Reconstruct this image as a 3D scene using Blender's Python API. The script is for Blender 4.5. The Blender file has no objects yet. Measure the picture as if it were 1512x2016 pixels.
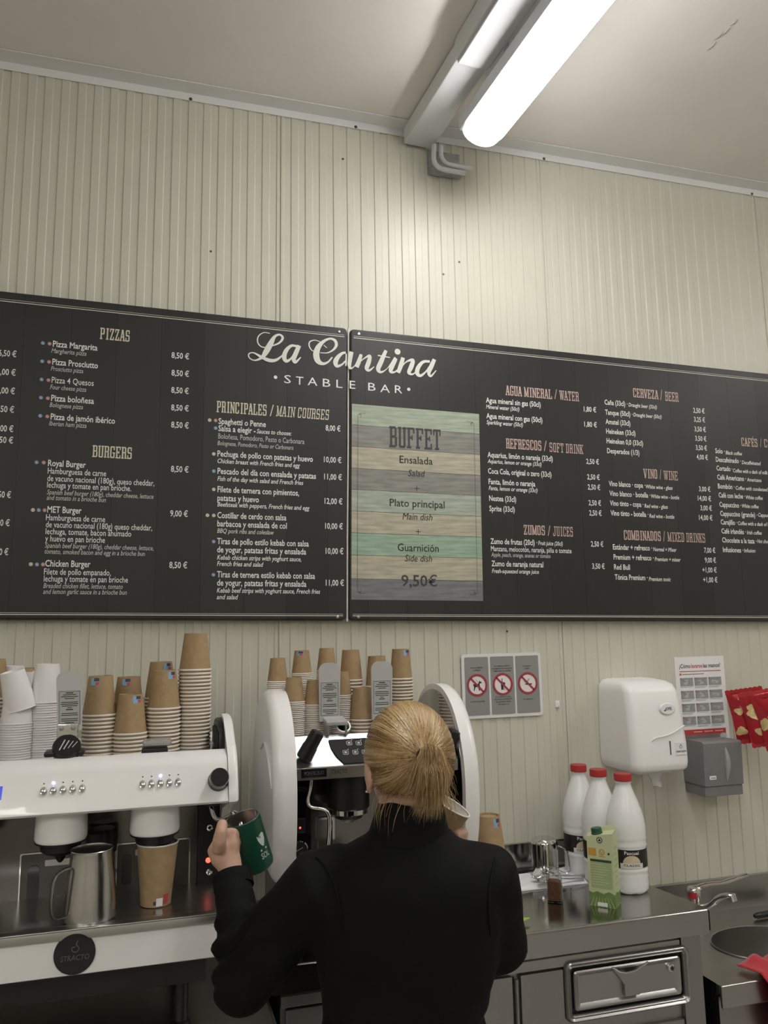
import bpy, bmesh, math, random
from mathutils import Vector, Matrix, noise
random.seed(7)
PI = math.pi
sc = bpy.context.scene
COL = sc.collection

# ------------------------------------------------------------------ camera
CAM = Vector((0.0, -2.5, 1.675))
FPX = 1560.0
PSI, TH, RO = math.radians(16.49676), math.radians(8.62429), math.radians(-0.90395)
_f = Vector((math.sin(PSI) * math.cos(TH), math.cos(PSI) * math.cos(TH), math.sin(TH)))
_r0 = Vector((math.cos(PSI), -math.sin(PSI), 0)); _u0 = _r0.cross(_f)
_r = _r0 * math.cos(RO) + _u0 * math.sin(RO)
_u = _u0 * math.cos(RO) - _r0 * math.sin(RO)
cam = bpy.data.cameras.new('camera'); cam_o = bpy.data.objects.new('camera', cam); COL.objects.link(cam_o)
cam.sensor_fit = 'HORIZONTAL'; cam.sensor_width = 36.0; cam.lens = 36.0 * FPX / 1512.0
cam.clip_start = 0.05
mm = Matrix((_r, _u, -_f)).transposed().to_4x4(); mm.translation = CAM
cam_o.matrix_world = mm
sc.camera = cam_o

# ------------------------------------------------------------------ world, exposure
w = bpy.data.worlds.new('world'); sc.world = w; w.use_nodes = True
w.node_tree.nodes['Background'].inputs[0].default_value = (0.9, 0.95, 1.0, 1)
w.node_tree.nodes['Background'].inputs[1].default_value = 0.05
vs = sc.view_settings
vs.view_transform = 'Standard'; vs.look = 'None'; vs.gamma = 1.0; vs.exposure = 0.0; vs.use_curve_mapping = False
TUBE_POWER = 29.0


def _ray(px, py):
    return _f * FPX + _r * (px - 756.0) - _u * (py - 1008.0)


def at(px, py, y):
    """where the line of sight through a photo pixel meets the vertical plane y (world)"""
    d = _ray(px, py)
    return CAM + d * ((y - CAM.y) / d.y)


def atz(px, py, z):
    d = _ray(px, py)
    return CAM + d * ((z - CAM.z) / d.z)


# ------------------------------------------------------------------ materials
MATS = {}


def mat(name, col, rough=0.5, metal=0.0, var=0.0, scale=20.0, bump=0.0, bscale=200.0, stretch=(1, 1, 1), coat=0.0,
        trans=0.0, ior=1.45, spec=0.5, emit=None, estr=0.0, rvar=0.0, alpha=1.0, sss=0.0, sheen=0.0):
    if name in MATS:
        return MATS[name]
    m = bpy.data.materials.new(name); m.use_nodes = True
    nt = m.node_tree; b = nt.nodes['Principled BSDF']
    b.inputs['Base Color'].default_value = (*col, 1)
    b.inputs['Roughness'].default_value = rough; b.inputs['Metallic'].default_value = metal
    b.inputs['Coat Weight'].default_value = coat; b.inputs['Transmission Weight'].default_value = trans
    b.inputs['IOR'].default_value = ior; b.inputs['Specular IOR Level'].default_value = spec
    b.inputs['Alpha'].default_value = alpha
    if sss:
        b.inputs['Subsurface Weight'].default_value = sss
        b.inputs['Subsurface Radius'].default_value = (0.01, 0.004, 0.002)
    if sheen:
        b.inputs['Sheen Weight'].default_value = sheen
    if emit:
        b.inputs['Emission Color'].default_value = (*emit, 1); b.inputs['Emission Strength'].default_value = estr
    if var or bump or rvar:
        tc = nt.nodes.new('ShaderNodeTexCoord'); mp = nt.nodes.new('ShaderNodeMapping')
        mp.inputs['Scale'].default_value = stretch
        nt.links.new(tc.outputs['Object'], mp.inputs['Vector'])
        if var or rvar:
            n = nt.nodes.new('ShaderNodeTexNoise'); n.inputs['Scale'].default_value = scale
            n.inputs['Detail'].default_value = 5
            nt.links.new(mp.outputs[0], n.inputs['Vector'])
        if var:
            r = nt.nodes.new('ShaderNodeValToRGB')
            r.color_ramp.elements[0].position = 0.3; r.color_ramp.elements[1].position = 0.7
            r.color_ramp.elements[0].color = (*[max(0, c * (1 - var)) for c in col], 1)
            r.color_ramp.elements[1].color = (*[min(1, c * (1 + var)) for c in col], 1)
            nt.links.new(n.outputs[0], r.inputs[0]); nt.links.new(r.outputs[0], b.inputs['Base Color'])
        if rvar:
            mr = nt.nodes.new('ShaderNodeMapRange')
            mr.inputs[1].default_value = 0.3; mr.inputs[2].default_value = 0.7
            mr.inputs[3].default_value = max(0.02, rough - rvar); mr.inputs[4].default_value = rough + rvar
            nt.links.new(n.outputs[0], mr.inputs[0]); nt.links.new(mr.outputs[0], b.inputs['Roughness'])
        if bump:
            n2 = nt.nodes.new('ShaderNodeTexNoise'); n2.inputs['Scale'].default_value = bscale
            n2.inputs['Detail'].default_value = 3
            nt.links.new(mp.outputs[0], n2.inputs['Vector'])
            bp = nt.nodes.new('ShaderNodeBump'); bp.inputs['Strength'].default_value = bump
            bp.inputs['Distance'].default_value = 0.002
            nt.links.new(n2.outputs[0], bp.inputs['Height']); nt.links.new(bp.outputs[0], b.inputs['Normal'])
    MATS[name] = m
    return m


M_WALL = mat('wall_paint', (0.605, 0.59, 0.50), 0.42, var=0.03, scale=3.0)
M_CEIL = mat('ceiling_paint', (0.84, 0.81, 0.77), 0.6, var=0.05, scale=2.0)
M_TRIM = mat('trim_white', (0.78, 0.78, 0.78), 0.45)
M_FLOOR = mat('floor_tile', (0.38, 0.36, 0.34), 0.5, var=0.1, scale=6)
M_STEEL = mat('brushed_steel', (0.44, 0.43, 0.42), 0.30, 1.0, var=0.015, scale=8, rvar=0.025, stretch=(1, 40, 40))
M_STEELV = mat('brushed_steel_v', (0.38, 0.37, 0.365), 0.34, 1.0, var=0.015, scale=8, rvar=0.025, stretch=(40, 40, 1))
M_CHROME = mat('chrome', (0.72, 0.72, 0.72), 0.10, 1.0)
M_MIRROR = mat('mirror_steel', (0.50, 0.48, 0.46), 0.12, 1.0, var=0.05, scale=5)
M_BLACK = mat('black_plastic', (0.012, 0.012, 0.013), 0.35)
M_BLACKG = mat('black_gloss', (0.008, 0.008, 0.010), 0.12, coat=0.3)
M_DARK = mat('dark_metal', (0.10, 0.095, 0.09), 0.25, 0.9, var=0.1, scale=4)
M_WHITE = mat('white_enamel', (0.86, 0.845, 0.84), 0.28, coat=0.25)
M_WHITEP = mat('white_plastic', (0.86, 0.855, 0.85), 0.35)
M_GREYP = mat('grey_plastic', (0.20, 0.20, 0.205), 0.42, var=0.04, scale=30)
M_PAPERW = mat('white_paper', (0.82, 0.82, 0.83), 0.7)
M_INK = mat('black_ink', (0.02, 0.02, 0.022), 0.6)
M_GREYINK = mat('grey_ink', (0.22, 0.22, 0.22), 0.6)
M_WINK = mat('white_print', (0.80, 0.80, 0.79), 0.6)

# ------------------------------------------------------------------ mesh helpers
WL = {}            # world location of every object made here


class MB:
    def __init__(self):
        self.v = []; self.f = []; self.mi = []; self.cur = 0

    def add(self, vs, fs):
        o = len(self.v)
        self.v += [Vector(p) for p in vs]
        self.f += [tuple(i + o for i in q) for q in fs]
        self.mi += [self.cur] * len(fs)
        return self

    def xf(self, M, start=0):
        for i in range(start, len(self.v)):
            self.v[i] = M @ self.v[i]
        return self

    def merge(self, other, M=None):
        return self.add([M @ p if M else p for p in other.v], other.f)

    def box(self, c, s, bev=0.0, seg=2, M=None):
        bm = bmesh.new(); bmesh.ops.create_cube(bm, size=1.0)
        for q in bm.verts:
            q.co = Vector((q.co.x * s[0], q.co.y * s[1], q.co.z * s[2]))
        if bev:
            bmesh.ops.bevel(bm, geom=list(bm.edges), offset=bev, segments=seg, profile=0.5, affect='EDGES')
        bm.verts.index_update()
        T = Matrix.Translation(c) @ (M or Matrix())
        self.add([T @ q.co for q in bm.verts], [[q.index for q in fc.verts] for fc in bm.faces]); bm.free()
        return self

    def span(self, a, b, bev=0.0, seg=2):
        a = Vector(a); b = Vector(b)
        return self.box((a + b) / 2, [abs(b[i] - a[i]) for i in range(3)], bev, seg)

    def bm(self, bm, M=None):
        bm.verts.index_update()
        self.add([(M @ q.co) if M else q.co.copy() for q in bm.verts], [[q.index for q in fc.verts] for fc in bm.faces])
        return self

    def lathe(self, prof, n=24, c=(0, 0, 0), M=None, cap=True, a0=0.0, a1=2 * PI):
        """prof: list of (radius, height); axis z"""
        full = abs(a1 - a0 - 2 * PI) < 1e-6
        m = n if full else n + 1
        T = Matrix.Translation(c) @ (M or Matrix())
        vs = []
        for r, h in prof:
            for k in range(m):
                a = a0 + (a1 - a0) * k / n
                vs.append(T @ Vector((r * math.cos(a), r * math.sin(a), h)))
        fs = []
        for i in range(len(prof) - 1):
            for k in range(n):
                k2 = (k + 1) % m
                fs.append((i * m + k, i * m + k2, (i + 1) * m + k2, (i + 1) * m + k))
        if cap and full:
            if prof[0][0] > 1e-5: fs.append(tuple(reversed(range(m))))
            if prof[-1][0] > 1e-5: fs.append(tuple((len(prof) - 1) * m + k for k in range(m)))
        return self.add(vs, fs)

    def tube(self, pts, rad, n=10, cap=True, flat=1.0, up=None):
        pts = [Vector(p) for p in pts]
        if not hasattr(rad, '__len__'): rad = [rad] * len(pts)
        rings = []
        ref = Vector(up) if up else Vector((0, 0, 1))
        prev = None
        for i, p in enumerate(pts):
            t = (pts[min(i + 1, len(pts) - 1)] - pts[max(i - 1, 0)]).normalized()
            if prev is None:
                if abs(t.dot(ref)) > 0.95: ref = Vector((1, 0, 0)) if not up else ref
                a = ref - t * ref.dot(t); a.normalize()
            else:
                a = prev - t * prev.dot(t)
                a = a.normalized() if a.length > 1e-6 else prev
            prev = a; b = t.cross(a)
            rings.append([p + a * (rad[i] * flat * math.cos(2 * PI * k / n)) + b * (rad[i] * math.sin(2 * PI * k / n)) for k in range(n)])
        return self.loft(rings, cap)

    def loft(self, rings, cap=True):
        n = len(rings[0]); vs = [p for r in rings for p in r]; fs = []
        for i in range(len(rings) - 1):
            for k in range(n):
                k2 = (k + 1) % n
                fs.append((i * n + k, i * n + k2, (i + 1) * n + k2, (i + 1) * n + k))
        if cap:
            fs.append(tuple(reversed(range(n)))); fs.append(tuple((len(rings) - 1) * n + k for k in range(n)))
        return self.add(vs, fs)

    def prism(self, poly, fn, d0, d1):
        """poly (a,b) points; fn(a,b,d)->world point; solid between depth d0 and d1"""
        n = len(poly)
        vs = [fn(a, b, d0) for a, b in poly] + [fn(a, b, d1) for a, b in poly]
        fs = [tuple(reversed(range(n))), tuple(range(n, 2 * n))]
        fs += [(k, (k + 1) % n, n + (k + 1) % n, n + k) for k in range(n)]
        return self.add(vs, fs)

    def sphere(self, c, r, nu=16, nv=10):
        if not hasattr(r, '__len__'): r = (r, r, r)
        vs = [Vector((c[0], c[1], c[2] - r[2]))]
        for j in range(1, nv):
            a = -PI / 2 + PI * j / nv
            for k in range(nu):
                b = 2 * PI * k / nu
                vs.append(Vector((c[0] + r[0] * math.cos(a) * math.cos(b), c[1] + r[1] * math.cos(a) * math.sin(b), c[2] + r[2] * math.sin(a))))
        vs.append(Vector((c[0], c[1], c[2] + r[2])))
        fs = [(0, 1 + (k + 1) % nu, 1 + k) for k in range(nu)]
        for j in range(nv - 2):
            for k in range(nu):
                k2 = (k + 1) % nu
                fs.append((1 + j * nu + k, 1 + j * nu + k2, 1 + (j + 1) * nu + k2, 1 + (j + 1) * nu + k))
        L = len(vs) - 1; o = 1 + (nv - 2) * nu
        fs += [(o + k, o + (k + 1) % nu, L) for k in range(nu)]
        return self.add(vs, fs)

    def build(self, name, material, parent=None, origin=None, ang=35, smooth=True):
        me = bpy.data.meshes.new(name)
        if origin is None:
            lo = Vector([min(p[i] for p in self.v) for i in range(3)]); hi = Vector([max(p[i] for p in self.v) for i in range(3)])
            origin = (lo + hi) / 2
            if parent is None: origin.z = lo.z
        origin = Vector(origin)
        me.from_pydata([p - origin for p in self.v], [], self.f)
        bm_ = bmesh.new(); bm_.from_mesh(me); bmesh.ops.recalc_face_normals(bm_, faces=bm_.faces); bm_.to_mesh(me); bm_.free()
        for m_ in (material if isinstance(material, (list, tuple)) else [material]):
            me.materials.append(m_)
        if isinstance(material, (list, tuple)):
            me.polygons.foreach_set('material_index', self.mi)
        if smooth:
            me.shade_smooth(); me.set_sharp_from_angle(angle=math.radians(ang))
        o = bpy.data.objects.new(name, me); COL.objects.link(o)
        if parent is not None:
            o.parent = parent; o.location = origin - WL[parent.name]
        else:
            o.location = origin
        WL[o.name] = origin
        if smooth and ang <= 60 and len(self.f) < 3000:
            wn_ = o.modifiers.new('weighted', 'WEIGHTED_NORMAL'); wn_.keep_sharp = True; wn_.weight = 80
        return o


def tag(o, label=None, cat=None, group=None, kind=None):
    if label: o['label'] = label
    if cat: o['category'] = cat
    if group: o['group'] = group
    if kind: o['kind'] = kind
    return o


def thing(name, loc, label=None, cat=None, group=None, kind=None):
    o = bpy.data.objects.new(name, None); COL.objects.link(o); o.location = loc; o.empty_display_size = 0.05
    WL[o.name] = Vector(loc)
    return tag(o, label, cat, group, kind)


def rrect(w, h, r, n=5, cx=0.0, cy=0.0):
    """rounded rectangle outline"""
    out = []
    for sx, sy, a0 in ((1, -1, -PI / 2), (1, 1, 0), (-1, 1, PI / 2), (-1, -1, PI)):
        for k in range(n + 1):
            a = a0 + PI / 2 * k / n
            out.append((cx + sx * (w / 2 - r) + r * math.cos(a), cy + sy * (h / 2 - r) + r * math.sin(a)))
    return out


def catmull(pts, n=8):
    pts = [Vector(p) for p in pts]
    P = [pts[0] * 2 - pts[1]] + pts + [pts[-1] * 2 - pts[-2]]
    out = []
    for i in range(1, len(P) - 2):
        for k in range(n):
            t = k / n; a, b, c, d = P[i - 1], P[i], P[i + 1], P[i + 2]
            out.append(0.5 * ((2 * b) + (c - a) * t + (2 * a - 5 * b + 4 * c - d) * t * t + (3 * b - a - 3 * c + d) * t ** 3))
    out.append(pts[-1])
    return out


# ------------------------------------------------------------------ lettering
TEXT_JOBS = []     # (body, frame fn(u,v)->world, u0, v0, u1, size, bold, shear, MB)


def text_job(mb, body, fn, u0, v0, u1, size, bold=0.0, shear=0.0, center=False):
    TEXT_JOBS.append((mb, body, fn, u0, v0, u1, size, bold, shear, center))


def run_text():
    objs = []
    for mb, body, fn, u0, v0, u1, size, bold, shear, center in TEXT_JOBS:
        c = bpy.data.curves.new('lettering', 'FONT'); c.body = body; c.size = 1.0; c.offset = (0.0 if shear else 0.003) if 'Q' in body else bold; c.shear = shear
        c.resolution_u = 2; c.fill_mode = 'FRONT'
        o = bpy.data.objects.new('lettering', c); COL.objects.link(o); objs.append(o)
    bpy.context.view_layer.update()
    dg = bpy.context.evaluated_depsgraph_get()
    for o, (mb, body, fn, u0, v0, u1, size, bold, shear, center) in zip(objs, TEXT_JOBS):
        me = bpy.data.meshes.new_from_object(o.evaluated_get(dg))
        vs_ = [q.co for q in me.vertices]
        if vs_:
            x0 = min(q.x for q in vs_); x1 = max(q.x for q in vs_)
            sx = size if u1 is None else (u1 - u0) / max(1e-6, x1 - x0)
            off = -(x1 - x0) * sx / 2 if center else 0.0
            mb.add([fn(u0 + off + (q.x - x0) * sx, v0 + q.y * size) for q in vs_], [tuple(p.vertices) for p in me.polygons])
        bpy.data.meshes.remove(me)
    for o in objs:
        c = o.data; bpy.data.objects.remove(o); bpy.data.curves.remove(c)
    TEXT_JOBS.clear()


# condensed slab-serif capitals on a 6 x 10 grid: rectangles (x0,y0,x1,y1) and slanted bars (xa,ya,xb,yb,width)
_S = 1.5
SLAB = {
    'I': [(1, 0, 4, 1), (1, 9, 4, 10), (1.7, 0, 3.3, 10)],
    'P': [(0, 0, 3, 1), (.6, 0, 2.1, 10), (0, 9, 4.6, 10), (3.9, 4.8, 5.4, 9.4), (1, 4.2, 4.6, 5.2)],
    'B': [(0, 0, 4.6, 1), (.6, 0, 2.1, 10), (0, 9, 4.6, 10), (3.8, 5.4, 5.2, 9.4), (1, 4.7, 4.5, 5.7), (4, .6, 5.5, 5)],
    'R': [(0, 0, 2.8, 1), (.6, 0, 2.1, 10), (0, 9, 4.6, 10), (3.8, 5.4, 5.3, 9.4), (1, 4.7, 4.5, 5.7), (3.7, 0, 5.2, 5), (3.7, 0, 6, 1)],
    'E': [(0, 0, 5.2, 1), (.6, 0, 2.1, 10), (0, 9, 5.2, 10), (1, 4.6, 4, 5.6), (4.3, 0, 5.4, 2.8), (4.3, 7.2, 5.4, 10), (3.2, 3.9, 4.1, 6.3)],
    'F': [(0, 0, 3, 1), (.6, 0, 2.1, 10), (0, 9, 5.2, 10), (1, 4.6, 4, 5.6), (4.3, 7.2, 5.4, 10), (3.2, 3.9, 4.1, 6.3)],
    'L': [(0, 0, 5.2, 1), (.6, 0, 2.1, 10), (0, 9, 3, 10), (4.2, 0, 5.4, 3)],
    'T': [(1.2, 0, 4.3, 1), (2, 0, 3.5, 10), (0, 9, 5.5, 10), (0, 7, 1, 10), (4.5, 7, 5.5, 10)],
    'U': [(.5, .6, 2, 10), (3.8, .6, 5.3, 10), (1, 0, 4.8, 1), (-.1, 9, 2.5, 10), (3.2, 9, 5.9, 10)],
    'J': [(3, .6, 4.5, 10), (.6, 0, 3.9, 1), (0, .4, 1.3, 3.4), (2, 9, 5.4, 10)],
    'O': [(.3, .7, 1.8, 9.3), (3.7, .7, 5.2, 9.3), (.9, 0, 4.6, 1.1), (.9, 8.9, 4.6, 10)],
    'D': [(0, 0, 4.4, 1), (.6, 0, 2.1, 10), (0, 9, 4.4, 10), (3.8, .7, 5.3, 9.3)],
    'C': [(.3, .7, 1.8, 9.3), (.9, 0, 4.6, 1.1), (.9, 8.9, 4.6, 10), (3.9, .6, 5.2, 3.2), (3.9, 6.6, 5.2, 10)],
    'G': [(.3, .7, 1.8, 9.3), (.9, 0, 4.6, 1.1), (.9, 8.9, 4.6, 10), (3.9, .3, 5.3, 4.8), (3.9, 6.8, 5.2, 10), (2.9, 3.9, 5.7, 4.9)],
    'S': [(.3, 5.2, 1.8, 9.3), (.9, 8.9, 4.6, 10), (3.9, 6.8, 5, 10), (.9, 4.5, 4.7, 5.7), (3.8, .7, 5.2, 5), (.9, 0, 4.6, 1.1), (.3, 0, 1.4, 3.2)],
    'Z': [(0.2, 0, 5.2, 1.1), (.2, 8.9, 5.2, 10), (.2, 7, 1.2, 10), (4.2, 0, 5.2, 3), ('d', 1.1, .6, 4.3, 9.4, 1.5)],
    'A': [(-.4, 0, 2, 1), (3.4, 0, 6, 1), (1.4, 3, 4.2, 4), ('d', .7, .5, 2.6, 10, 1.2), ('d', 4.8, .5, 2.9, 10, 1.6), (1.6, 9, 3.4, 10)],
    'V': [(-.4, 9, 2.3, 10), (3.3, 9, 6, 10), ('d', .8, 9.5, 2.6, 0, 1.6), ('d', 4.8, 9.5, 2.9, 0, 1.2)],
    'W': [(-.6, 9, 2, 10), (2.6, 9, 4.4, 10), (5, 9, 7.4, 10), ('d', .5, 9.5, 1.8, 0, 1.4), ('d', 3.4, 9.5, 2, 0, 1.1), ('d', 3.4, 9.5, 4.8, 0, 1.4), ('d', 6.4, 9.5, 5, 0, 1.1)],
    'N': [(-.2, 0, 2.2, 1), (.4, 0, 1.6, 10), (-.4, 9, 1.8, 10), (4.2, 0, 5.4, 10), (3.4, 9, 6, 10), ('d', .9, 9.8, 4.8, 0.2, 1.4)],
    'M': [(-.2, 0, 2.2, 1), (.4, 0, 1.6, 10), (-.4, 9, 1.6, 10), (5.2, 0, 6.6, 10), (4.6, 0, 7.2, 1), (5.4, 9, 7.2, 10), ('d', 1, 9.8, 3.3, .6, 1.4), ('d', 5.8, 9.8, 3.5, .6, 1.1)],
    'X': [(-.3, 0, 2, 1), (3.6, 0, 6, 1), (-.3, 9, 2, 10), (3.6, 9, 6, 10), ('d', .8, .4, 4.8, 9.6, 1.2), ('d', 4.8, .4, .8, 9.6, 1.6)],
    'K': [(0, 0, 2.8, 1), (.6, 0, 2.1, 10), (0, 9, 2.8, 10), (3.6, 9, 6, 10), (3.6, 0, 6, 1), ('d', 2, 4.6, 4.7, 9.6, 1.2), ('d', 2.8, 5.6, 4.8, .4, 1.6)],
    '/': [('d', .8, -.4, 3.6, 10.4, .9)],
}
SLABW = {'I': 5.2, 'W': 7.6, 'M': 7.6, ' ': 3, '/': 4.6}


def slab_text(mb, body, fn, u0, v0, u1, height, shear=0.0, thin=1.0):
    """fn(u,v); fits body between u0 and u1, capitals of the given height"""
    adv = [SLABW.get('E' if c == 'É' else c, 6.3) for c in body]
    sx = (u1 - u0) / (sum(adv) - 0.6); sy = height / 10.0
    x = 0.0

    def P(a, b): return fn(u0 + a * sx + shear * b * sy, v0 + b * sy)
    for c, ad in zip(body, adv):
        key = 'E' if c == 'É' else c
        for qi, q in enumerate(SLAB.get(key, [])):
            n_before = len(mb.v)
            if q[0] == 'd':
                _, xa, ya, xb, yb, wd = q; wd *= thin
                mb.add([P(x + xa - wd / 2, ya), P(x + xa + wd / 2, ya), P(x + xb + wd / 2, yb), P(x + xb - wd / 2, yb)], [(0, 1, 2, 3)])
            else:
                a0, b0, a1, b1 = q
                if thin != 1 and (b1 - b0) > 2 and (a1 - a0) < 2:
                    mid = (a0 + a1) / 2; hw = (a1 - a0) / 2 * thin; a0, a1 = mid - hw, mid + hw
                mb.add([P(x + a0, b0), P(x + a1, b0), P(x + a1, b1), P(x + a0, b1)], [(0, 1, 2, 3)])
            for k in range(n_before, len(mb.v)): mb.v[k].y -= 0.00004 * qi
        if c == 'É':
            mb.add([P(x + 2.2, 10.6), P(x + 3, 10.6), P(x + 4.2, 12.4), P(x + 3.2, 12.4)], [(0, 1, 2, 3)])
        x += ad


def disc(mb, fn, cx, cy, r, n=20, ry=None):
    ry = ry or r
    mb.add([fn(cx + r * math.cos(2 * PI * k / n), cy + ry * math.sin(2 * PI * k / n)) for k in range(n)], [tuple(range(n))])


def ring(mb, fn, cx, cy, r0, r1, n=28):
    vs_ = [fn(cx + r * math.cos(2 * PI * k / n), cy + r * math.sin(2 * PI * k / n)) for r in (r0, r1) for k in range(n)]
    mb.add(vs_, [(k, (k + 1) % n, n + (k + 1) % n, n + k) for k in range(n)])


def poly(mb, fn, pts):
    mb.add([fn(a, b) for a, b in pts], [tuple(range(len(pts)))])


def rect(mb, fn, a0, b0, a1, b1):
    poly(mb, fn, [(a0, b0), (a1, b0), (a1, b1), (a0, b1)])


def stroke(mb, fn, pts, wd, ramp=0.00001):
    """ribbon along (u,v) points with half-width(s)"""
    pts = [Vector((p[0], p[1])) for p in pts]
    if not hasattr(wd, '__len__'): wd = [wd] * len(pts)
    vs_ = []
    for i, p in enumerate(pts):
        t = pts[min(i + 1, len(pts) - 1)] - pts[max(i - 1, 0)]
        t = t.normalized() if t.length > 1e-9 else Vector((1, 0)); nn = Vector((-t.y, t.x))
        a = p + nn * wd[i]; b = p - nn * wd[i]
        a_, b_ = Vector(fn(a.x, a.y)), Vector(fn(b.x, b.y))
        a_.y -= ramp * i; b_.y -= ramp * i
        vs_ += [a_, b_]
    mb.add(vs_, [(2 * i, 2 * i + 1, 2 * i + 3, 2 * i + 2) for i in range(len(pts) - 1)])

# ================================================================== THE ROOM
Z_CEIL = 3.478
X0, X1 = -2.58, 4.35
wall = thing('wall_back', (0.39, 0.0, 0.0), kind='structure')
MB().span((X0, 0.004, 0), (X1, 0.10, Z_CEIL)).build('wall_core', M_WALL, wall)


def panel_mesh():
    n = 20; pw = 0.99; pitch = pw / n; d = 0.0030
    xs = [(0.0012, 0.003), (0.0022, 0.0)]
    for k in range(n):
        a = k * pitch
        xs += [(a + 0.0110, 0.0), (a + 0.0138, d), (a + 0.0352, d), (a + 0.0380, 0.0)]
    xs += [(pw - 0.0022, 0.0), (pw - 0.0012, 0.003)]
    mb = MB(); zs = (0.0, Z_CEIL - 0.004)
    mb.add([(x, -0.0 + y, z) for z in zs for x, y in xs], [(i, i + 1, len(xs) + i + 1, len(xs) + i) for i in range(len(xs) - 1)])
    return mb


p0 = None
for k in range(-3, 4):
    xk = 0.39 + k * 0.99
    if p0 is None:
        p0 = panel_mesh().build('wall_panel', M_WALL, wall, origin=(0, 0, 0), smooth=False); o = p0
    else:
        o = p0.copy(); COL.objects.link(o)
    o.location = Vector((xk, 0, 0)) - WL[wall.name]

M_SCREW = mat('screw_head', (0.12, 0.11, 0.10), 0.4, 0.8)
# wall plugs and tiny holes left in the panels
for px, py in ((904, 516), (873, 540), (415, 495), (675, 313), (998, 1243)):
    mb = MB(); p = at(px, py, 0); mb.lathe([(0.004, 0), (0.003, 0.0012)], 10, (p.x, -0.001, p.z), Matrix.Rotation(PI / 2, 4, 'X'))
    mb.build('screw_hole', M_SCREW, wall)

ceil = MB().span((X0 - 0.1, -6.0, Z_CEIL), (X1 + 0.1, 0.10, Z_CEIL + 0.1)).build('ceiling', M_CEIL)
tag(ceil, kind='structure')
fl = MB().span((X0 - 0.1, -6.0, -0.1), (X1 + 0.1, 0.10, 0.0)).build('floor', M_FLOOR); tag(fl, kind='structure')
for nm, a, b in (('wall_left', (X0 - 0.1, -6.0, 0), (X0, 0.0, Z_CEIL)), ('wall_right', (X1, -6.0, 0), (X1 + 0.1, 0.0, Z_CEIL)),
                 ('wall_front', (X0 - 0.1, -6.1, 0), (X1 + 0.1, -6.0, Z_CEIL))):
    tag(MB().span(a, b).build(nm, M_WALL), kind='structure')
# angle trim where wall and ceiling meet
mb = MB().span((X0, -0.0035, 3.447), (X1, -0.0005, Z_CEIL - 0.001), 0.0008, 1)
mb.span((X0, -0.060, Z_CEIL - 0.0045), (X1, -0.0005, Z_CEIL - 0.001), 0.0008, 1)
tr = mb.build('trim_1', M_TRIM); tag(tr, kind='structure')
for px in (374, 700, 1067, 1467):
    p = at(px, 250, 0); mb = MB()
    mb.lathe([(0.006, 0), (0.004, 0.003)], 10, (p.x, -0.0035, 3.453), Matrix.Rotation(PI / 2, 4, 'X'))
    mb.build('screw', M_SCREW, tr)
# scuff on the ceiling panel
M_SCUFF = mat('scuff', (0.42, 0.40, 0.38), 0.8)
for a in ((1392, 98, 1410, 82), (1405, 78, 1425, 62), (1418, 70, 1436, 55), (1436, 50, 1452, 38)):
    mb = MB(); p = atz(a[0], a[1], Z_CEIL - 0.0006); q = atz(a[2], a[3], Z_CEIL - 0.0006)
    mb.tube([p, (p + q) / 2 + Vector((0.004, 0.002, 0)), q], [0.0015, 0.003, 0.001], 5)
    mb.build('scuff_mark', M_SCUFF, ceil)

# ------------------------------------------------------------------ tube lights
M_TUBE = mat('lit_diffuser', (1, 1, 1), 0.4, emit=(1.0, 0.985, 0.955), estr=TUBE_POWER)
M_CLEAR = mat('frosted_end', (0.90, 0.91, 0.93), 0.3, emit=(1.0, 0.985, 0.955), estr=1.2)
M_BODY = mat('lamp_body', (0.62, 0.64, 0.68), 0.5)


def tube_light(x, y_end, z, length, rot, label):
    root = thing('tube_light', (x, y_end, Z_CEIL), label, 'lamp', 'ceiling tube lights')
    R = Matrix.Translation((x, y_end, z)) @ Matrix.Rotation(rot, 4, 'Z')
    hw = 0.072

    def ringat(yy, s=1.0, dz=0.0):
        pts = []
        for k in range(13):
            a = PI + PI * k / 12
            pts.append(R @ Vector((hw * s * math.cos(a), yy, 0.052 + dz + 0.052 * s * math.sin(a) * 1.0)))
        return pts
    mb = MB()
    mb.loft([ringat(-0.05), ringat(-length + 0.05)], True)
    mb.build('diffuser', M_TUBE, root)
    for y0, y1 in ((0.0, -0.05), (-length, -length + 0.05)):
        m2 = MB(); m2.loft([ringat(y0, 0.72, 0.006), ringat(y0 * 0.75 + y1 * 0.25, 0.93), ringat(y1)], True)
        m2.build('end_cap', M_CLEAR, root)
    m3 = MB(); m3.box((0, -length / 2, 0.078), (0.150, length, 0.048), 0.006, 2); m3.xf(R); m3.build('housing', M_BODY, root)
    for yy in (-0.25, -length + 0.25):
        m4 = MB(); m4.box((0, yy, (0.10 + Z_CEIL - z) / 2 + 0.0), (0.05, 0.03, Z_CEIL - z - 0.102)); m4.xf(R); m4.build('hanger', M_BODY, root)
        m5 = MB(); m5.box((0.077, yy, 0.062), (0.008, 0.022, 0.03), 0.002); m5.xf(R); m5.build('clip', M_CHROME, root)
    return root


tube_light(1.020, -0.25, 3.27, 1.55, math.radians(3.4), 'lit tube light hung beside the cable trunking above the menu')
tube_light(3.45, -0.9, 3.27, 1.55, 0.0, 'lit tube light on the ceiling beyond the hand basin')
tube_light(1.25, -3.4, 3.27, 1.55, 0.0, 'added fill tube on the ceiling over the customer side')  # unseen tube added as fill light from behind the camera

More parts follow.
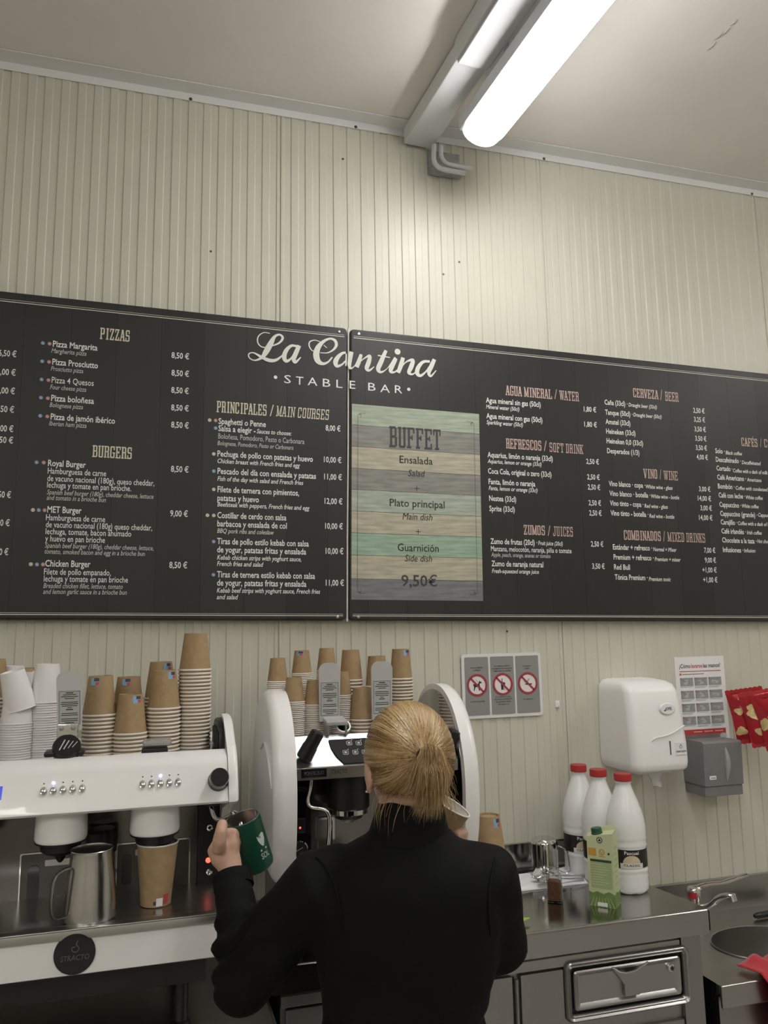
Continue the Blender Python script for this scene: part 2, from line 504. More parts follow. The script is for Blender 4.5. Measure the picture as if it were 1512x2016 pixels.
tube_light(-0.75, -3.3, 3.27, 1.55, 0.0, 'added fill tube on the ceiling behind the customers')  # added out-of-view tube, gives frontal fill without lighting the cheek sides
tube_light(-2.1, -2.9, 3.27, 1.55, 0.0, 'added fill tube on the ceiling close to the left wall')  # extra unseen tube, added to brighten the left and even out the room

# ------------------------------------------------------------------ cable trunking + conduits
M_TRUNK = mat('trunking_pvc', (0.66, 0.67, 0.69), 0.4)
tk = thing('cable_trunking', (0.885, -1.5, Z_CEIL), 'grey cable trunking along the ceiling ending in a sloped wall piece', 'trunking')
R = Matrix.Translation((0.885, 0, 0)) @ Matrix.Rotation(math.radians(3.4), 4, 'Z')
m = MB(); m.span((-0.062, -3.2, 3.405), (0.062, -0.46, Z_CEIL - 0.001), 0.006); m.xf(R); m.build('channel', M_TRUNK, tk)
m = MB(); m.span((-0.050, -3.2, 3.396), (0.050, -0.46, 3.406), 0.003); m.xf(R); m.build('cover', M_TRUNK, tk)
m = MB(); m.span((-0.055, -0.458, 3.409), (0.055, -0.012, Z_CEIL - 0.006), 0.006); m.xf(R); m.build('end_piece', M_TRUNK, tk)
cd = thing('conduit_pipes', (0.95, -0.03, 3.44), 'two bent grey conduits dropping from the trunking to a wall bracket', 'conduit')
for dx, drop in ((0.0, 0.0), (0.028, 0.022)):
    a = 0.930 + dx
    pts = [(a, -0.06, 3.394), (a, -0.06, 3.38), (a, -0.055, 3.345 + drop), (a + 0.008, -0.052, 3.325 + drop), (a + 0.028, -0.05, 3.313 + drop), (a + 0.07, -0.05, 3.31 + drop), (a + 0.12, -0.05, 3.309 + drop)]
    m = MB(); m.tube(catmull(pts, 5), 0.0085, 12); m.build('pipe', M_TRUNK, cd)
br = thing('wall_bracket', (0.98, 0, 3.34), 'dull metal bracket screwed to wall below the conduits', 'bracket')
M_ZINC = mat('galvanised', (0.42, 0.43, 0.45), 0.4, 0.8, var=0.25, scale=25)
m = MB(); m.span((0.925, -0.006, 3.315), (1.05, 0.0005, 3.41), 0.001, 1); m.build('plate', M_ZINC, br)
m = MB(); m.span((0.925, -0.045, 3.310), (1.05, -0.0055, 3.315), 0.001, 1); m.build('shelf_flange', M_ZINC, br)
for x in (0.945, 1.03):
    m = MB(); m.lathe([(0.006, 0), (0.006, 0.004), (0.003, 0.006)], 6, (x, -0.006, 3.33), Matrix.Rotation(PI / 2, 4, 'X')); m.build('bolt', M_CHROME, br)
# thin loose wire along the trunking
tag(MB().tube(catmull([(1.0, -0.30, 3.385), (1.012, -0.5, 3.40), (1.025, -0.62, 3.44), (1.03, -0.8, 3.398), (1.045, -1.0, 3.43), (1.055, -1.3, 3.41), (1.06, -1.6, 3.47)], 6), 0.0028, 6).build('lamp_cable', M_TRUNK),
    'thin grey cable sagging between trunking and tube light', 'cable')

# ================================================================== MENU BOARDS
TILT = math.radians(-0.75)
YB = -0.032                                  # printed face of the boards
SEAM = at(686, 935, YB)
eu = Vector((math.cos(TILT), 0, math.sin(TILT))); ev = Vector((-math.sin(TILT), 0, math.cos(TILT)))


def uv(px, py):
    d = at(px, py, YB) - SEAM
    return d.dot(eu), d.dot(ev)


def bp(u, v, off=0.0006): return SEAM + eu * u + ev * v + Vector((0, -off, 0))


V_TOP = (uv(640, 641)[1] + uv(1000, 679)[1] + uv(300, 603)[1]) / 3
V_BOT = (uv(640, 1221)[1] + uv(1000, 1222)[1] + uv(300, 1223)[1]) / 3


def board_material():
    m = bpy.data.materials.new('menu_print'); m.use_nodes = True; nt = m.node_tree; b = nt.nodes['Principled BSDF']
    tc = nt.nodes.new('ShaderNodeTexCoord'); sx = nt.nodes.new('ShaderNodeSeparateXYZ')
    nt.links.new(tc.outputs['Object'], sx.inputs[0])
    mu = nt.nodes.new('ShaderNodeMath'); mu.operation = 'MULTIPLY'; mu.inputs[1].default_value = 1 / 0.132
    nt.links.new(sx.outputs[0], mu.inputs[0])
    flr = nt.nodes.new('ShaderNodeMath'); flr.operation = 'FLOOR'; nt.links.new(mu.outputs[0], flr.inputs[0])
    wn = nt.nodes.new('ShaderNodeTexWhiteNoise'); wn.noise_dimensions = '1D'; nt.links.new(flr.outputs[0], wn.inputs['W'])
    fr = nt.nodes.new('ShaderNodeMath'); fr.operation = 'FRACT'; nt.links.new(mu.outputs[0], fr.inputs[0])
    ln = nt.nodes.new('ShaderNodeMath'); ln.operation = 'LESS_THAN'; ln.inputs[1].default_value = 0.018
    nt.links.new(fr.outputs[0], ln.inputs[0])
    mp = nt.nodes.new('ShaderNodeMapping'); mp.inputs['Scale'].default_value = (60, 60, 3); nt.links.new(tc.outputs['Object'], mp.inputs[0])
    ns = nt.nodes.new('ShaderNodeTexNoise'); ns.inputs['Scale'].default_value = 1.0; ns.inputs['Detail'].default_value = 4
    nt.links.new(mp.outputs[0], ns.inputs[0])
    r = nt.nodes.new('ShaderNodeValToRGB'); r.color_ramp.elements[0].color = (0.020, 0.0195, 0.0205, 1); r.color_ramp.elements[1].color = (0.036, 0.033, 0.033, 1)
    ad = nt.nodes.new('ShaderNodeMath'); ad.operation = 'MULTIPLY_ADD'; ad.inputs[1].default_value = 0.45
    nt.links.new(ns.outputs[0], ad.inputs[0])
    sc_ = nt.nodes.new('ShaderNodeMath'); sc_.operation = 'MULTIPLY'; sc_.inputs[1].default_value = 0.6; nt.links.new(wn.outputs[0], sc_.inputs[0])
    nt.links.new(sc_.outputs[0], ad.inputs[2]); nt.links.new(ad.outputs[0], r.inputs[0])
    mx = nt.nodes.new('ShaderNodeMix'); mx.data_type = 'RGBA'; mx.inputs[7].default_value = (0.014, 0.014, 0.015, 1)
    nt.links.new(ln.outputs[0], mx.inputs[0]); nt.links.new(r.outputs[0], mx.inputs[6]); nt.links.new(mx.outputs[2], b.inputs['Base Color'])
    b.inputs['Roughness'].default_value = 0.44; b.inputs['Specular IOR Level'].default_value = 0.4
    return m


M_BOARD = board_material()
M_BEDGE = mat('board_edge', (0.035, 0.033, 0.035), 0.35)
M_CREAM = mat('cream_print', (0.66, 0.62, 0.48), 0.6)
M_PINK = mat('rose_print', (0.58, 0.42, 0.37), 0.6)
M_SCRIPT = mat('script_print', (0.72, 0.76, 0.69), 0.6)
M_DIM = mat('soft_white_print', (0.60, 0.60, 0.59), 0.6)
M_RIM = mat('board_line', (0.72, 0.70, 0.64), 0.45)


def board(u0, u1, label, right):
    root = thing('menu_board', bp((u0 + u1) / 2, V_BOT, 0.0) + Vector((0, 0.03, 0)), label, 'menu')
    mb = MB()
    # canvas body with slightly rolled edge and rounded corners
    def outline(ins):
        return rrect(u1 - u0 - 2 * ins, V_TOP - V_BOT - 2 * ins, max(0.006, 0.016 - ins), 4, (u0 + u1) / 2, (V_TOP + V_BOT) / 2)
    rings = [[bp(a, b, off) for a, b in outline(ins)] for ins, off in ((0.004, -0.0315), (0.0, -0.028), (0.0, -0.010), (0.0025, -0.003), (0.007, 0.0))]
    mb.loft(rings, True)
    face = mb.build('canvas', M_BOARD, root)
    # printed double border line along top and bottom
    for v, h in ((V_TOP - 0.0275, 0.0011), (V_TOP - 0.0335, 0.0022), (V_BOT + 0.0205, 0.0011), (V_BOT + 0.0155, 0.0022)):
        m2 = MB(); rect(m2, bp, u0 + 0.012, v - h / 2, u1 - 0.012, v + h / 2); m2.build('border_line', M_RIM, root)
    for (cx, cv) in ((u0 + 0.03, V_TOP - 0.018), (u1 - 0.03, V_TOP - 0.018), (u0 + 0.03, V_BOT + 0.012), (u1 - 0.03, V_BOT + 0.012)):
        m3 = MB(); q = bp(cx, cv, 0.0); m3.lathe([(0.005, 0), (0.005, 0.002), (0.003, 0.0035)], 12, q, Matrix.Rotation(PI / 2, 4, 'X')); m3.build('screw', M_CHROME, root)
    return root


U_L0 = uv(0, 900)[0] - 0.42
U_R1 = uv(1512, 900)[0] + 0.55
boardL = board(U_L0, -0.004, 'black menu board with pizzas, burgers and main courses', False)
boardR = board(0.004, U_R1, 'black menu board with buffet card and drinks list', True)
# pale cord showing in the gap between the boards
tag(MB().tube([bp(0.0, V_TOP + 0.002, -0.010), bp(0.0005, 0.1, -0.009), bp(-0.0005, -0.2, -0.010), bp(0, V_BOT - 0.002, -0.010)], 0.0032, 8).build('joint_strip', M_RIM),
    'pale strip standing in the joint between the two menu boards', 'strip')

ZONES = {'A': (0, 570, 1512 / 380), 'B': (0, 860, 1512 / 380), 'C': (370, 620, 1512 / 530), 'D': (370, 770, 1512 / 330), 'E': (370, 1000, 1512 / 330),
         'F': (680, 780, 2016 / 460), 'G': (940, 740, 2016 / 420), 'H': (1170, 730, 2016 / 510)}


def zuv(zone, x, y):
    ox, oy, s = ZONES[zone]
    return uv(ox + x / s, oy + y / s)


STY = {'b': (0.0270, 0.016, 0.0), 'r': (0.0255, 0.006, 0.0), 'i': (0.0205, 0.003, 0.22), 'j': (0.0205, 0.013, 0.22), 'l': (0.0250, 0.0, 0.0),
       'p': (0.0268, 0.014, 0.0), 'd': (0.036, 0.006, 0.0), 'e': (0.032, 0.0, 0.2), 'q': (0.052, 0.016, 0.0), 'n': (0.052, 0.006, 0.0)}
LET = {}


def letters(key):
    m_ = MB(); LET.setdefault(key, []).append(m_)
    return m_


def joined(key):
    return LET.setdefault(key, [MB()])[0]


def T(zone, body, x0, y, x1, st, key):
    u0, v0 = zuv(zone, x0, y); u1, _ = zuv(zone, x1, y)
    s, bo, sh = STY[st]
    text_job(letters(key), body, bp, u0, v0, u1, s, bo, sh)


def HD(zone, body, x0, y, x1, ytop, key, sh=0.0, thin=1.0):
    u0, v0 = zuv(zone, x0, y); u1, _ = zuv(zone, x1, y); _, v1 = zuv(zone, x0, ytop)
    slab_text(letters(key), body, bp, u0, v0, u1, v1 - v0, sh, thin)


ICONS = []


def IC(zone, col, *pts):
    for x, y in pts: ICONS.append((zone, x, y, col))


L, RR = 'L_text', 'R_text'
# --- pizzas
HD('A', 'PIZZAS', 782, 388, 1018, 298, 'L_head')
for i, (n1, n2, x0, y0, x1, xi, yi, xj) in enumerate((
        ('Pizza Margarita', 'Margherita pizza', 413, 447, 765, 402, 495, 678), ('Pizza Prosciutto', 'Prosciutto pizza', 409, 588, 768, 398, 635, 652),
        ('Pizza 4 Quesos', 'Four cheese pizza', 404, 730, 735, 392, 780, 676), ('Pizza boloñesa', 'Bolognese pizza', 400, 872, 737, 388, 920, 650),
        ('Pizza de jamón ibérico', 'Iberian ham pizza', 396, 1018, 902, 384, 1065, 678))):
    T('A', n1, x0, y0, x1, 'b', L); T('A', n2, xi, yi, xj, 'i', 'L_soft')
    IC('A', 'blue', (336 - i * 5, 420 + i * 142.5)); IC('A', 'red', (389 - i * 4.5, 425 + i * 142.5))
for x0, y, x1 in ((1343, 535, 1481), (1343, 673, 1480), (1341, 808, 1478), (1340, 945, 1478), (1340, 1080, 1478)):
    T('A', '8,50 €', x0, y, x1, 'p', L)
for t, x0, y, x1 in (('6,50 €', -12, 518, 128), (',00 €', 2, 666, 122), (',00 €', -2, 812, 116), ('50 €', 3, 958, 110), ('00 €', 0, 1110, 104), ('50 €', -5, 1200, 102)):
    T('A', t, x0, y, x1, 'p', L)
# --- burgers
HD('B', 'BURGERS', 722, 158, 1035, 65, 'L_head')
for t, x0, y, x1, st in (
        ('Royal Burger', 375, 228, 672, 'b'), ('Hamburguesa de carne', 373, 287, 832, 'r'), ('de vacuno nacional (180g), queso cheddar,', 370, 345, 1210, 'r'),
        ('lechuga y tomate en pan brioche.', 368, 397, 1028, 'r'), ('Spanish beef burger (180g), cheddar cheese, lettuce', 367, 450, 1203, 'i'), ('and tomato in a brioche bun', 365, 493, 830, 'i'),
        ('MET Burger', 370, 592, 638, 'b'), ('Hamburguesa de carne', 359, 653, 824, 'r'), ('de vacuno nacional (180g) queso cheddar,', 358, 708, 1192, 'r'),
        ('lechuga, tomate, bacon ahumado', 356, 762, 1028, 'r'), ('y huevo en pan brioche', 353, 818, 822, 'r'), ('Spanish beef burger (180g), cheddar cheese, lettuce,', 351, 868, 1203, 'i'),
        ('tomato, smoked bacon and egg in a brioche bun', 349, 915, 1135, 'i'),
        ('Chicken Burger', 353, 1015, 708, 'b'), ('Filete de pollo empanado,', 343, 1078, 868, 'r'), ('lechuga y tomate en pan brioche', 342, 1133, 1002, 'r'),
        ('Breaded chicken fillet, lettuce, tomato', 339, 1184, 962, 'i'), ('and lemon garlic sauce in a brioche bun', 337, 1230, 993, 'i'),
        ('8,50 €', 1338, 273, 1477, 'p'), ('9,00 €', 1332, 622, 1471, 'p'), ('8,50 €', 1325, 1027, 1466, 'p'),
        ('50 €', -14, 475, 85, 'p'), ('0 €', 0, 697, 75, 'p'), ('0 €', -8, 925, 64, 'p')):
    T('B', t, x0, y, x1, st, 'L_soft' if st == 'i' else L)
IC('B', 'blue', (287, 200), (304, 574), (290, 1000)); IC('B', 'red', (343, 202), (350, 575), (337, 1000)); IC('B', 'cream', (258, 573), (242, 998))
# --- main courses
HD('D', 'PRINCIPALES', 258, 190, 712, 88, 'L_head'); HD('D', '/', 735, 222, 772, 125, 'L_head'); HD('D', 'MAIN COURSES', 795, 226, 1272, 132, 'L_head', 0.08, 0.75)
for t, x0, y, x1, st in (
        ('Spaghetti o Penne', 275, 295, 703, 'b'), ('Salsa a elegir -', 274, 360, 610, 'b'), ('Sauces to choose:', 620, 380, 935, 'j'),
        ('Boloñesa, Pomodoro, Pesto o Carbonara', 273, 428, 1050, 'l'), ('Bolognese, Pomodoro, Pesto or Carbonara', 266, 487, 950, 'i'),
        ('Pechuga de pollo con patatas y huevo', 265, 588, 1127, 'b'), ('Chicken breast with French fries and egg', 266, 648, 1010, 'j'),
        ('Pescado del día con ensalada y patatas', 266, 745, 1155, 'b'), ('Fish of the day with salad and French fries', 265, 808, 1040, 'j'),
        ('Filete de ternera con pimientos,', 266, 910, 1003, 'b'), ('patatas y huevo', 265, 988, 640, 'b'), ('Beefsteak with peppers, French fries and egg', 265, 1040, 1097, 'j'),
        ('8,00 €', 1242, 355, 1375, 'p'), ('10,00 €', 1226, 640, 1384, 'p'), ('11,00 €', 1228, 795, 1388, 'p'), ('12,00 €', 1232, 1015, 1393, 'p')):
    T('D', t, x0, y, x1, st, 'L_soft' if st in 'il' else L)
IC('D', 'cream', (196, 262), (233, 567), (233, 887)); IC('D', 'red', (250, 265)); IC('D', 'blue', (250, 334)); IC('D', 'teal', (233, 722))
for t, x0, y, x1, st in (
        ('Costillar de cerdo con salsa', 264, 90, 888, 'b'), ('barbacoa y ensalada de col', 264, 166, 892, 'b'), ('BBQ pork ribs and coleslaw', 263, 225, 775, 'j'),
        ('Tiras de pollo estilo kebab con salsa', 262, 325, 1090, 'b'), ('de yogur, patatas fritas y ensalada', 262, 400, 1066, 'b'), ('Kebab chicken strips with yoghurt sauce,', 262, 465, 1022, 'j'),
        ('French fries and salad', 261, 522, 680, 'j'), ('Tiras de ternera estilo kebab con salsa', 261, 625, 1146, 'b'), ('de yogur, patatas fritas y ensalada', 261, 700, 1068, 'b'),
        ('Kebab beef strips with yoghurt sauce, French fries', 260, 763, 1192, 'j'), ('and salad', 259, 823, 452, 'j'),
        ('10,00 €', 1237, 187, 1397, 'p'), ('10,00 €', 1242, 413, 1402, 'p'), ('11,00 €', 1243, 700, 1407, 'p')):
    T('E', t, x0, y, x1, st, L)
IC('E', 'cream', (176, 66), (233, 68)); IC('E', 'blue', (232, 304), (230, 603))
# --- drinks
HD('G', 'AGUA MINERAL', 268, 182, 705, 90, 'R_head'); HD('G', '/', 725, 215, 752, 130, 'R_head'); HD('G', 'WATER', 778, 226, 958, 138, 'R_head', 0, .75)
HD('G', 'REFRESCOS', 270, 685, 606, 590, 'R_head'); HD('G', '/', 625, 705, 655, 615, 'R_head'); HD('G', 'SOFT DRINK', 680, 718, 998, 630, 'R_head', 0, .75)
HD('G', 'ZUMOS', 437, 1500, 640, 1408, 'R_head'); HD('G', '/', 662, 1508, 690, 1418, 'R_head'); HD('G', 'JUICES', 714, 1513, 905, 1422, 'R_head', 0, .75)
for t, x0, y, x1, st in (
        ('Agua mineral sin gas (50cl)', 80, 252, 596, 'b'), ('Mineral water (50cl)', 80, 308, 395, 'j'), ('Agua mineral con gas (50cl)', 84, 400, 612, 'b'), ('Sparkling water (50cl)', 85, 455, 428, 'j'),
        ('Aquarius, limón o naranja (33cl)', 95, 768, 710, 'b'), ('Aquarius, lemon or orange (33cl)', 96, 823, 604, 'j'), ('Coca Cola, original o zero (33cl)', 100, 922, 698, 'b'),
        ('Fanta, limón o naranja', 105, 1022, 545, 'b'), ('Fanta, lemon or orange (33cl)', 106, 1078, 567, 'j'), ('Nestea (33cl)', 110, 1180, 365, 'b'), ('Sprite (33cl)', 112, 1277, 352, 'b'),
        ('Zumo de frutas (20cl) ·', 123, 1587, 565, 'b'), ('Fruit juice (20cl)', 574, 1598, 805, 'j'), ('Manzana, melocotón, naranja, piña o tomate', 127, 1655, 888, 'r'),
        ('Apple, peach, orange, ananas or tomato', 130, 1707, 690, 'i'), ('Zumo de naranja natural', 133, 1798, 622, 'b'), ('Fresh-squeezed orange juice', 136, 1862, 580, 'j'),
        ('1,80 €', 1005, 335, 1122, 'p'), ('1,80 €', 1010, 478, 1128, 'p'), ('2,50 €', 1028, 830, 1148, 'p'), ('2,50 €', 1037, 977, 1155, 'p'), ('2,50 €', 1043, 1073, 1160, 'p'),
        ('2,50 €', 1050, 1222, 1168, 'p'), ('2,50 €', 1056, 1318, 1173, 'p'), ('2,50 €', 1072, 1612, 1190, 'p'), ('3,50 €', 1084, 1822, 1203, 'p')):
    T('G', t, x0, y, x1, st, 'R_soft' if st == 'i' else RR)
HD('H', 'CERVEZA', 302, 205, 498, 135, 'R_head'); HD('H', '/', 512, 225, 530, 150, 'R_head'); HD('H', 'BEER', 552, 233, 655, 162, 'R_head', 0, .75)
HD('H', 'VINO', 385, 835, 492, 762, 'R_head'); HD('H', '/', 508, 842, 523, 770, 'R_head'); HD('H', 'WINE', 543, 848, 652, 777, 'R_head', 0, .75)
HD('H', 'COMBINADOS', 230, 1315, 520, 1240, 'R_head'); HD('H', '/', 535, 1325, 552, 1250, 'R_head'); HD('H', 'MIXED DRINKS', 572, 1328, 865, 1256, 'R_head', 0, .75)
HD('H', 'CAFÉS', 1145, 585, 1272, 520, 'R_head'); HD('H', '/', 1290, 592, 1303, 528, 'R_head'); HD('H', 'COFFEE', 1322, 595, 1490, 532, 'R_head', 0, .75)
for t, x0, y, x1, st in (
        ('Caña (33cl) ·', 80, 262, 258, 'b'), ('Draught beer (33cl)', 266, 278, 485, 'j'), ('Tanque (50cl) ·', 84, 340, 298, 'b'), ('Draught beer (50cl)', 304, 355, 522, 'j'),
        ('Amstel (33cl)', 88, 413, 280, 'b'), ('Heineken (33cl)', 92, 488, 320, 'b'), ('Heineken 0,0 (33cl)', 96, 563, 378, 'b'), ('Desperados (1/3)', 100, 640, 350, 'b'),
        ('2,50 €', 770, 325, 858, 'p'), ('3,25 €', 776, 395, 862, 'p'), ('3,50 €', 780, 470, 868, 'p'), ('3,50 €', 786, 543, 872, 'p'), ('3,50 €', 790, 615, 877, 'p'), ('4,00 €', 796, 688, 884, 'p'),
        ('Vino blanco · copa ·', 113, 896, 395, 'b'), ('White wine - glass', 402, 915, 608, 'j'), ('Vino blanco · botella ·', 118, 972, 435, 'b'), ('White wine - bottle', 443, 990, 660, 'j'),
        ('Vino tinto - copa ·', 122, 1048, 382, 'b'), ('Red wine - glass', 390, 1065, 572, 'j'), ('Vino tinto - botella ·', 127, 1125, 420, 'b'), ('Red wine - bottle', 428, 1143, 622, 'j'),
        ('3,00 €', 815, 937, 904, 'p'), ('14,00 €', 806, 1010, 909, 'p'), ('3,00 €', 826, 1085, 915, 'p'), ('14,00 €', 815, 1160, 920, 'p'),
        ('Estándar + refresco ·', 145, 1390, 450, 'b'), ('Normal + Mixer', 458, 1403, 640, 'j'), ('Premium + refresco ·', 150, 1468, 462, 'b'), ('Premium + mixer', 470, 1480, 672, 'j'),
        ('Red Bull', 154, 1546, 278, 'b'), ('Tónica Premium ·', 160, 1625, 415, 'b'), ('Premium tonic', 424, 1635, 595, 'j'),
        ('7,00 €', 855, 1415, 942, 'p'), ('9,00 €', 861, 1492, 947, 'p'), ('+1,00 €', 842, 1568, 952, 'p'), ('+1,00 €', 848, 1645, 958, 'p'),
        ('Solo ·', 942, 640, 1015, 'b'), ('Black coffee', 1022, 650, 1148, 'j'), ('Descafeinado ·', 946, 707, 1140, 'b'), ('Decaffeinated', 1148, 726, 1295, 'j'),
        ('Cortado ·', 951, 775, 1075, 'b'), ('Coffee with a dash of milk', 1080, 790, 1348, 'j'), ('Café Americano ·', 957, 845, 1180, 'b'), ('Americano', 1188, 860, 1300, 'j'),
        ('Bombón ·', 962, 915, 1092, 'b'), ('Coffee with condensed milk', 1100, 925, 1400, 'j'), ('Café con leche ·', 968, 985, 1172, 'b'), ('White coffee', 1180, 998, 1310, 'j'),
        ('Cappuccino ·', 974, 1058, 1142, 'b'), ('White coffee', 1150, 1065, 1278, 'j'), ('Cappuccino (grande) ·', 980, 1128, 1268, 'b'), ('Cappuccino', 1276, 1135, 1400, 'j'),
        ('Carajillo ·', 984, 1195, 1112, 'b'), ('Coffee with a dash of brandy', 1118, 1200, 1420, 'j'), ('Café irlandés ·', 990, 1265, 1180, 'b'), ('Irish coffee', 1188, 1272, 1302, 'j'),
        ('Chocolate a la taza ·', 995, 1335, 1262, 'b'), ('Hot chocolate', 1268, 1340, 1410, 'j'), ('Infusiones ·', 1001, 1410, 1160, 'b'), ('Infusion', 1166, 1412, 1253, 'j')):
    T('H', t, x0, y, x1, st, RR)

# --- script title, drawn as brush strokes
SCN = [0]


def SC(key, pts, n=7):
    P = [Vector((*uv(x, y), wd)) for x, y, wd in pts]
    C = catmull(P, n)
    SCN[0] += 1; off_ = 0.0008 + 0.00004 * SCN[0]
    stroke(joined(key), lambda a, b: bp(a, b, off_), [(p.x, p.y) for p in C], [max(0.0006, p.z) for p in C])


def zc(*pts): return [(370 + x / 2.853, 620 + y / 2.853, wd) for x, y, wd in pts]
def zk(*pts): return [(600 + x / 9.45, 630 + y / 9.45, wd) for x, y, wd in pts]


SC('L_script', zc((460, 104, .0013), (425, 100, .0014), (395, 122, .0018), (393, 158, .0019), (420, 182, .0018), (465, 176, .0018), (512, 158, .0030), (532, 130, .0040), (515, 112, .0035), (488, 122, .0045), (465, 160, .0085), (440, 205, .0090), (415, 240, .0050), (375, 256, .0022), (345, 242, .0020), (342, 220, .0020), (368, 214, .0022), (410, 236, .0045), (455, 256, .0062), (495, 254, .0045), (535, 225, .0018)))
SC('L_script', zc((612, 176, .0040), (580, 174, .0045), (552, 200, .0065), (540, 236, .0075), (552, 260, .0055), (578, 246, .0030), (600, 210, .0020)))
SC('L_script', zc((625, 172, .0065), (606, 215, .0075), (594, 248, .0070), (604, 266, .0045), (634, 238, .0014)))
SC('L_script', zk((285, 405, .0012), (185, 378, .0016), (95, 405, .0022), (80, 480, .0022), (120, 555, .0018), (165, 585, .0014)))
SC('L_script', zk((285, 610, .0014), (420, 612, .0018), (530, 555, .0032), (585, 470, .0050), (560, 385, .0050), (470, 350, .0035), (350, 400, .0050), (250, 510, .0085), (212, 640, .0105), (240, 760, .0095), (330, 815, .0055), (430, 785, .0030), (510, 695, .0024)))
SC('L_script', zk((352, 470, .0014), (410, 520, .0014)))
SC('L_script', zk((760, 605, .0035), (690, 625, .0045), (610, 700, .0070), (570, 790, .0080), (600, 860, .0055), (690, 830, .0032), (760, 760, .0025)))
SC('L_script', zk((772, 630, .0022), (768, 760, .0026), (765, 860, .0026)))
SC('R_script', zk((868, 590, .0070), (845, 700, .0075), (828, 830, .0065), (850, 900, .0040), (930, 850, .0014), (1040, 650, .0045), (1010, 760, .0070), (960, 880, .0075)))
SC('R_script', zk((985, 820, .0014), (1100, 720, .0018), (1205, 670, .0050), (1190, 780, .0075), (1150, 900, .0070), (1200, 940, .0040), (1290, 870, .0012)))
SC('R_script', zc((1112, 200, .0055), (1085, 262, .0080), (1068, 305, .0075), (1085, 322, .0040), (1120, 300, .0012), (1165, 245, .0060), (1145, 290, .0080), (1138, 318, .0060), (1160, 322, .0030), (1185, 300, .0012)))
SC('R_script', zc((1066, 228, .0022), (1134, 240, .0018)))
SC('R_script', zc((1208, 240, .0065), (1195, 285, .0078), (1180, 326, .0065)))
SC('R_script', zc((1195, 300, .0014), (1225, 265, .0024), (1262, 255, .0060), (1254, 290, .0080), (1240, 325, .0060), (1262, 334, .0030), (1285, 315, .0012)))
SC('R_script', zc((1358, 262, .0040), (1322, 264, .0050), (1295, 292, .0070), (1286, 326, .0075), (1305, 342, .0050), (1335, 320, .0028), (1355, 290, .0020)))
SC('R_script', zc((1384, 250, .0065), (1366, 290, .0078), (1352, 326, .0065), (1364, 344, .0038), (1394, 312, .0012)))
disc(joined('R_script'), lambda a, b: bp(a, b, 0.0008), *uv(370 + 1177 / 2.853, 620 + 207 / 2.853), 0.0105)
for ch, x0, x1, y, key in (('S', 540, 578, 382, 'L'), ('T', 606, 648, 390, 'L'), ('A', 672, 727, 394, 'L'), ('B', 757, 800, 402, 'L'), ('L', 833, 868, 408, 'L'),
                           ('E', 908, 940, 413, 'R'), ('B', 1012, 1054, 424, 'R'), ('A', 1080, 1134, 433, 'R'), ('R', 1162, 1204, 438, 'R')):
    u0, v0 = zuv('C', x0, y); u1, _ = zuv('C', x1, y)
    text_job(letters(key + '_thin'), ch, bp, u0, v0, u1, 0.0395, -0.012 if False else 0.0)
disc(letters('L_thin'), bp, *zuv('C', 492, 350), 0.0058); disc(letters('R_thin'), bp, *zuv('C', 1240, 418), 0.0058)

# --- buffet card printed on the right board
M_PLANK = {}
for nm, c in (('mint', (0.36, 0.42, 0.33)), ('grey', (0.25, 0.245, 0.225)), ('beige', (0.43, 0.40, 0.31)), ('pale', (0.37, 0.41, 0.35)), ('green', (0.30, 0.41, 0.31)), ('slate', (0.19, 0.195, 0.20))):
    M_PLANK[nm] = mat('plank_' + nm, c, 0.55, var=0.22, scale=12, stretch=(1, 1, 9))
cx0 = zuv('F', 55, 400)[0]; cx1 = zuv('F', 1160, 500)[0]
vb = [zuv('F', 60, y)[1] for y in (64, 246, 432, 620, 804, 990, 1178, 1370, 1575, 1757)]
for i, nm in enumerate(('mint', 'grey', 'beige', 'grey', 'pale', 'beige', 'green', 'beige', 'slate')):
    m = MB(); rect(m, lambda a, b: bp(a, b, 0.0004), cx0, vb[i + 1] + 0.0006, cx1, vb[i] - 0.0006); m.build('printed_plank', M_PLANK[nm], boardR)


def bq(u, v): return bp(u, v, 0.0010)


def TF(body, x0, y, x1, st, key):
    u0, v0 = zuv('F', x0, y); u1, _ = zuv('F', x1, y); s, bo, sh = STY[st]
    text_job(letters(key), body, bq, u0, v0, u1, s, bo, sh)


u0, v0 = zuv('F', 378, 438); u1, _ = zuv('F', 825, 460); _, v1 = zuv('F', 378, 258)
slab_text(letters('R_dark'), 'BUFFET', bq, u0, v0, u1, v1 - v0)
TF('Ensalada', 467, 575, 752, 'd', 'R_ink'); TF('Salad', 540, 690, 686, 'e', 'R_ink'); TF('Plato principal', 382, 948, 855, 'd', 'R_ink'); TF('Main dish', 492, 1063, 750, 'e', 'R_ink')
TF('Guarnición', 450, 1335, 805, 'd', 'R_ink'); TF('Side dish', 512, 1425, 747, 'e', 'R_ink'); TF('9,50', 482, 1637, 708, 'q', 'R_dark'); TF('€', 716, 1640, 792, 'n', 'R_dark')
for x, y in ((615, 797), (627, 1170)):
    u, v = zuv('F', x, y); pm = letters('R_ink')
    rect(pm, bq, u - .009, v - .0009, u + .009, v + .0009); rect(pm, bq, u - .0009, v - .009, u + .0009, v + .009)
fu0, fu1 = cx0 + 0.020, cx1 - 0.020; ft, fb = vb[0] - 0.040, vb[-1] + 0.030
orn = {fu0: MB(), fu1: MB()}
for u in (fu0, fu1): rect(orn[u], bq, u - .0005, fb, u + .0005, ft)
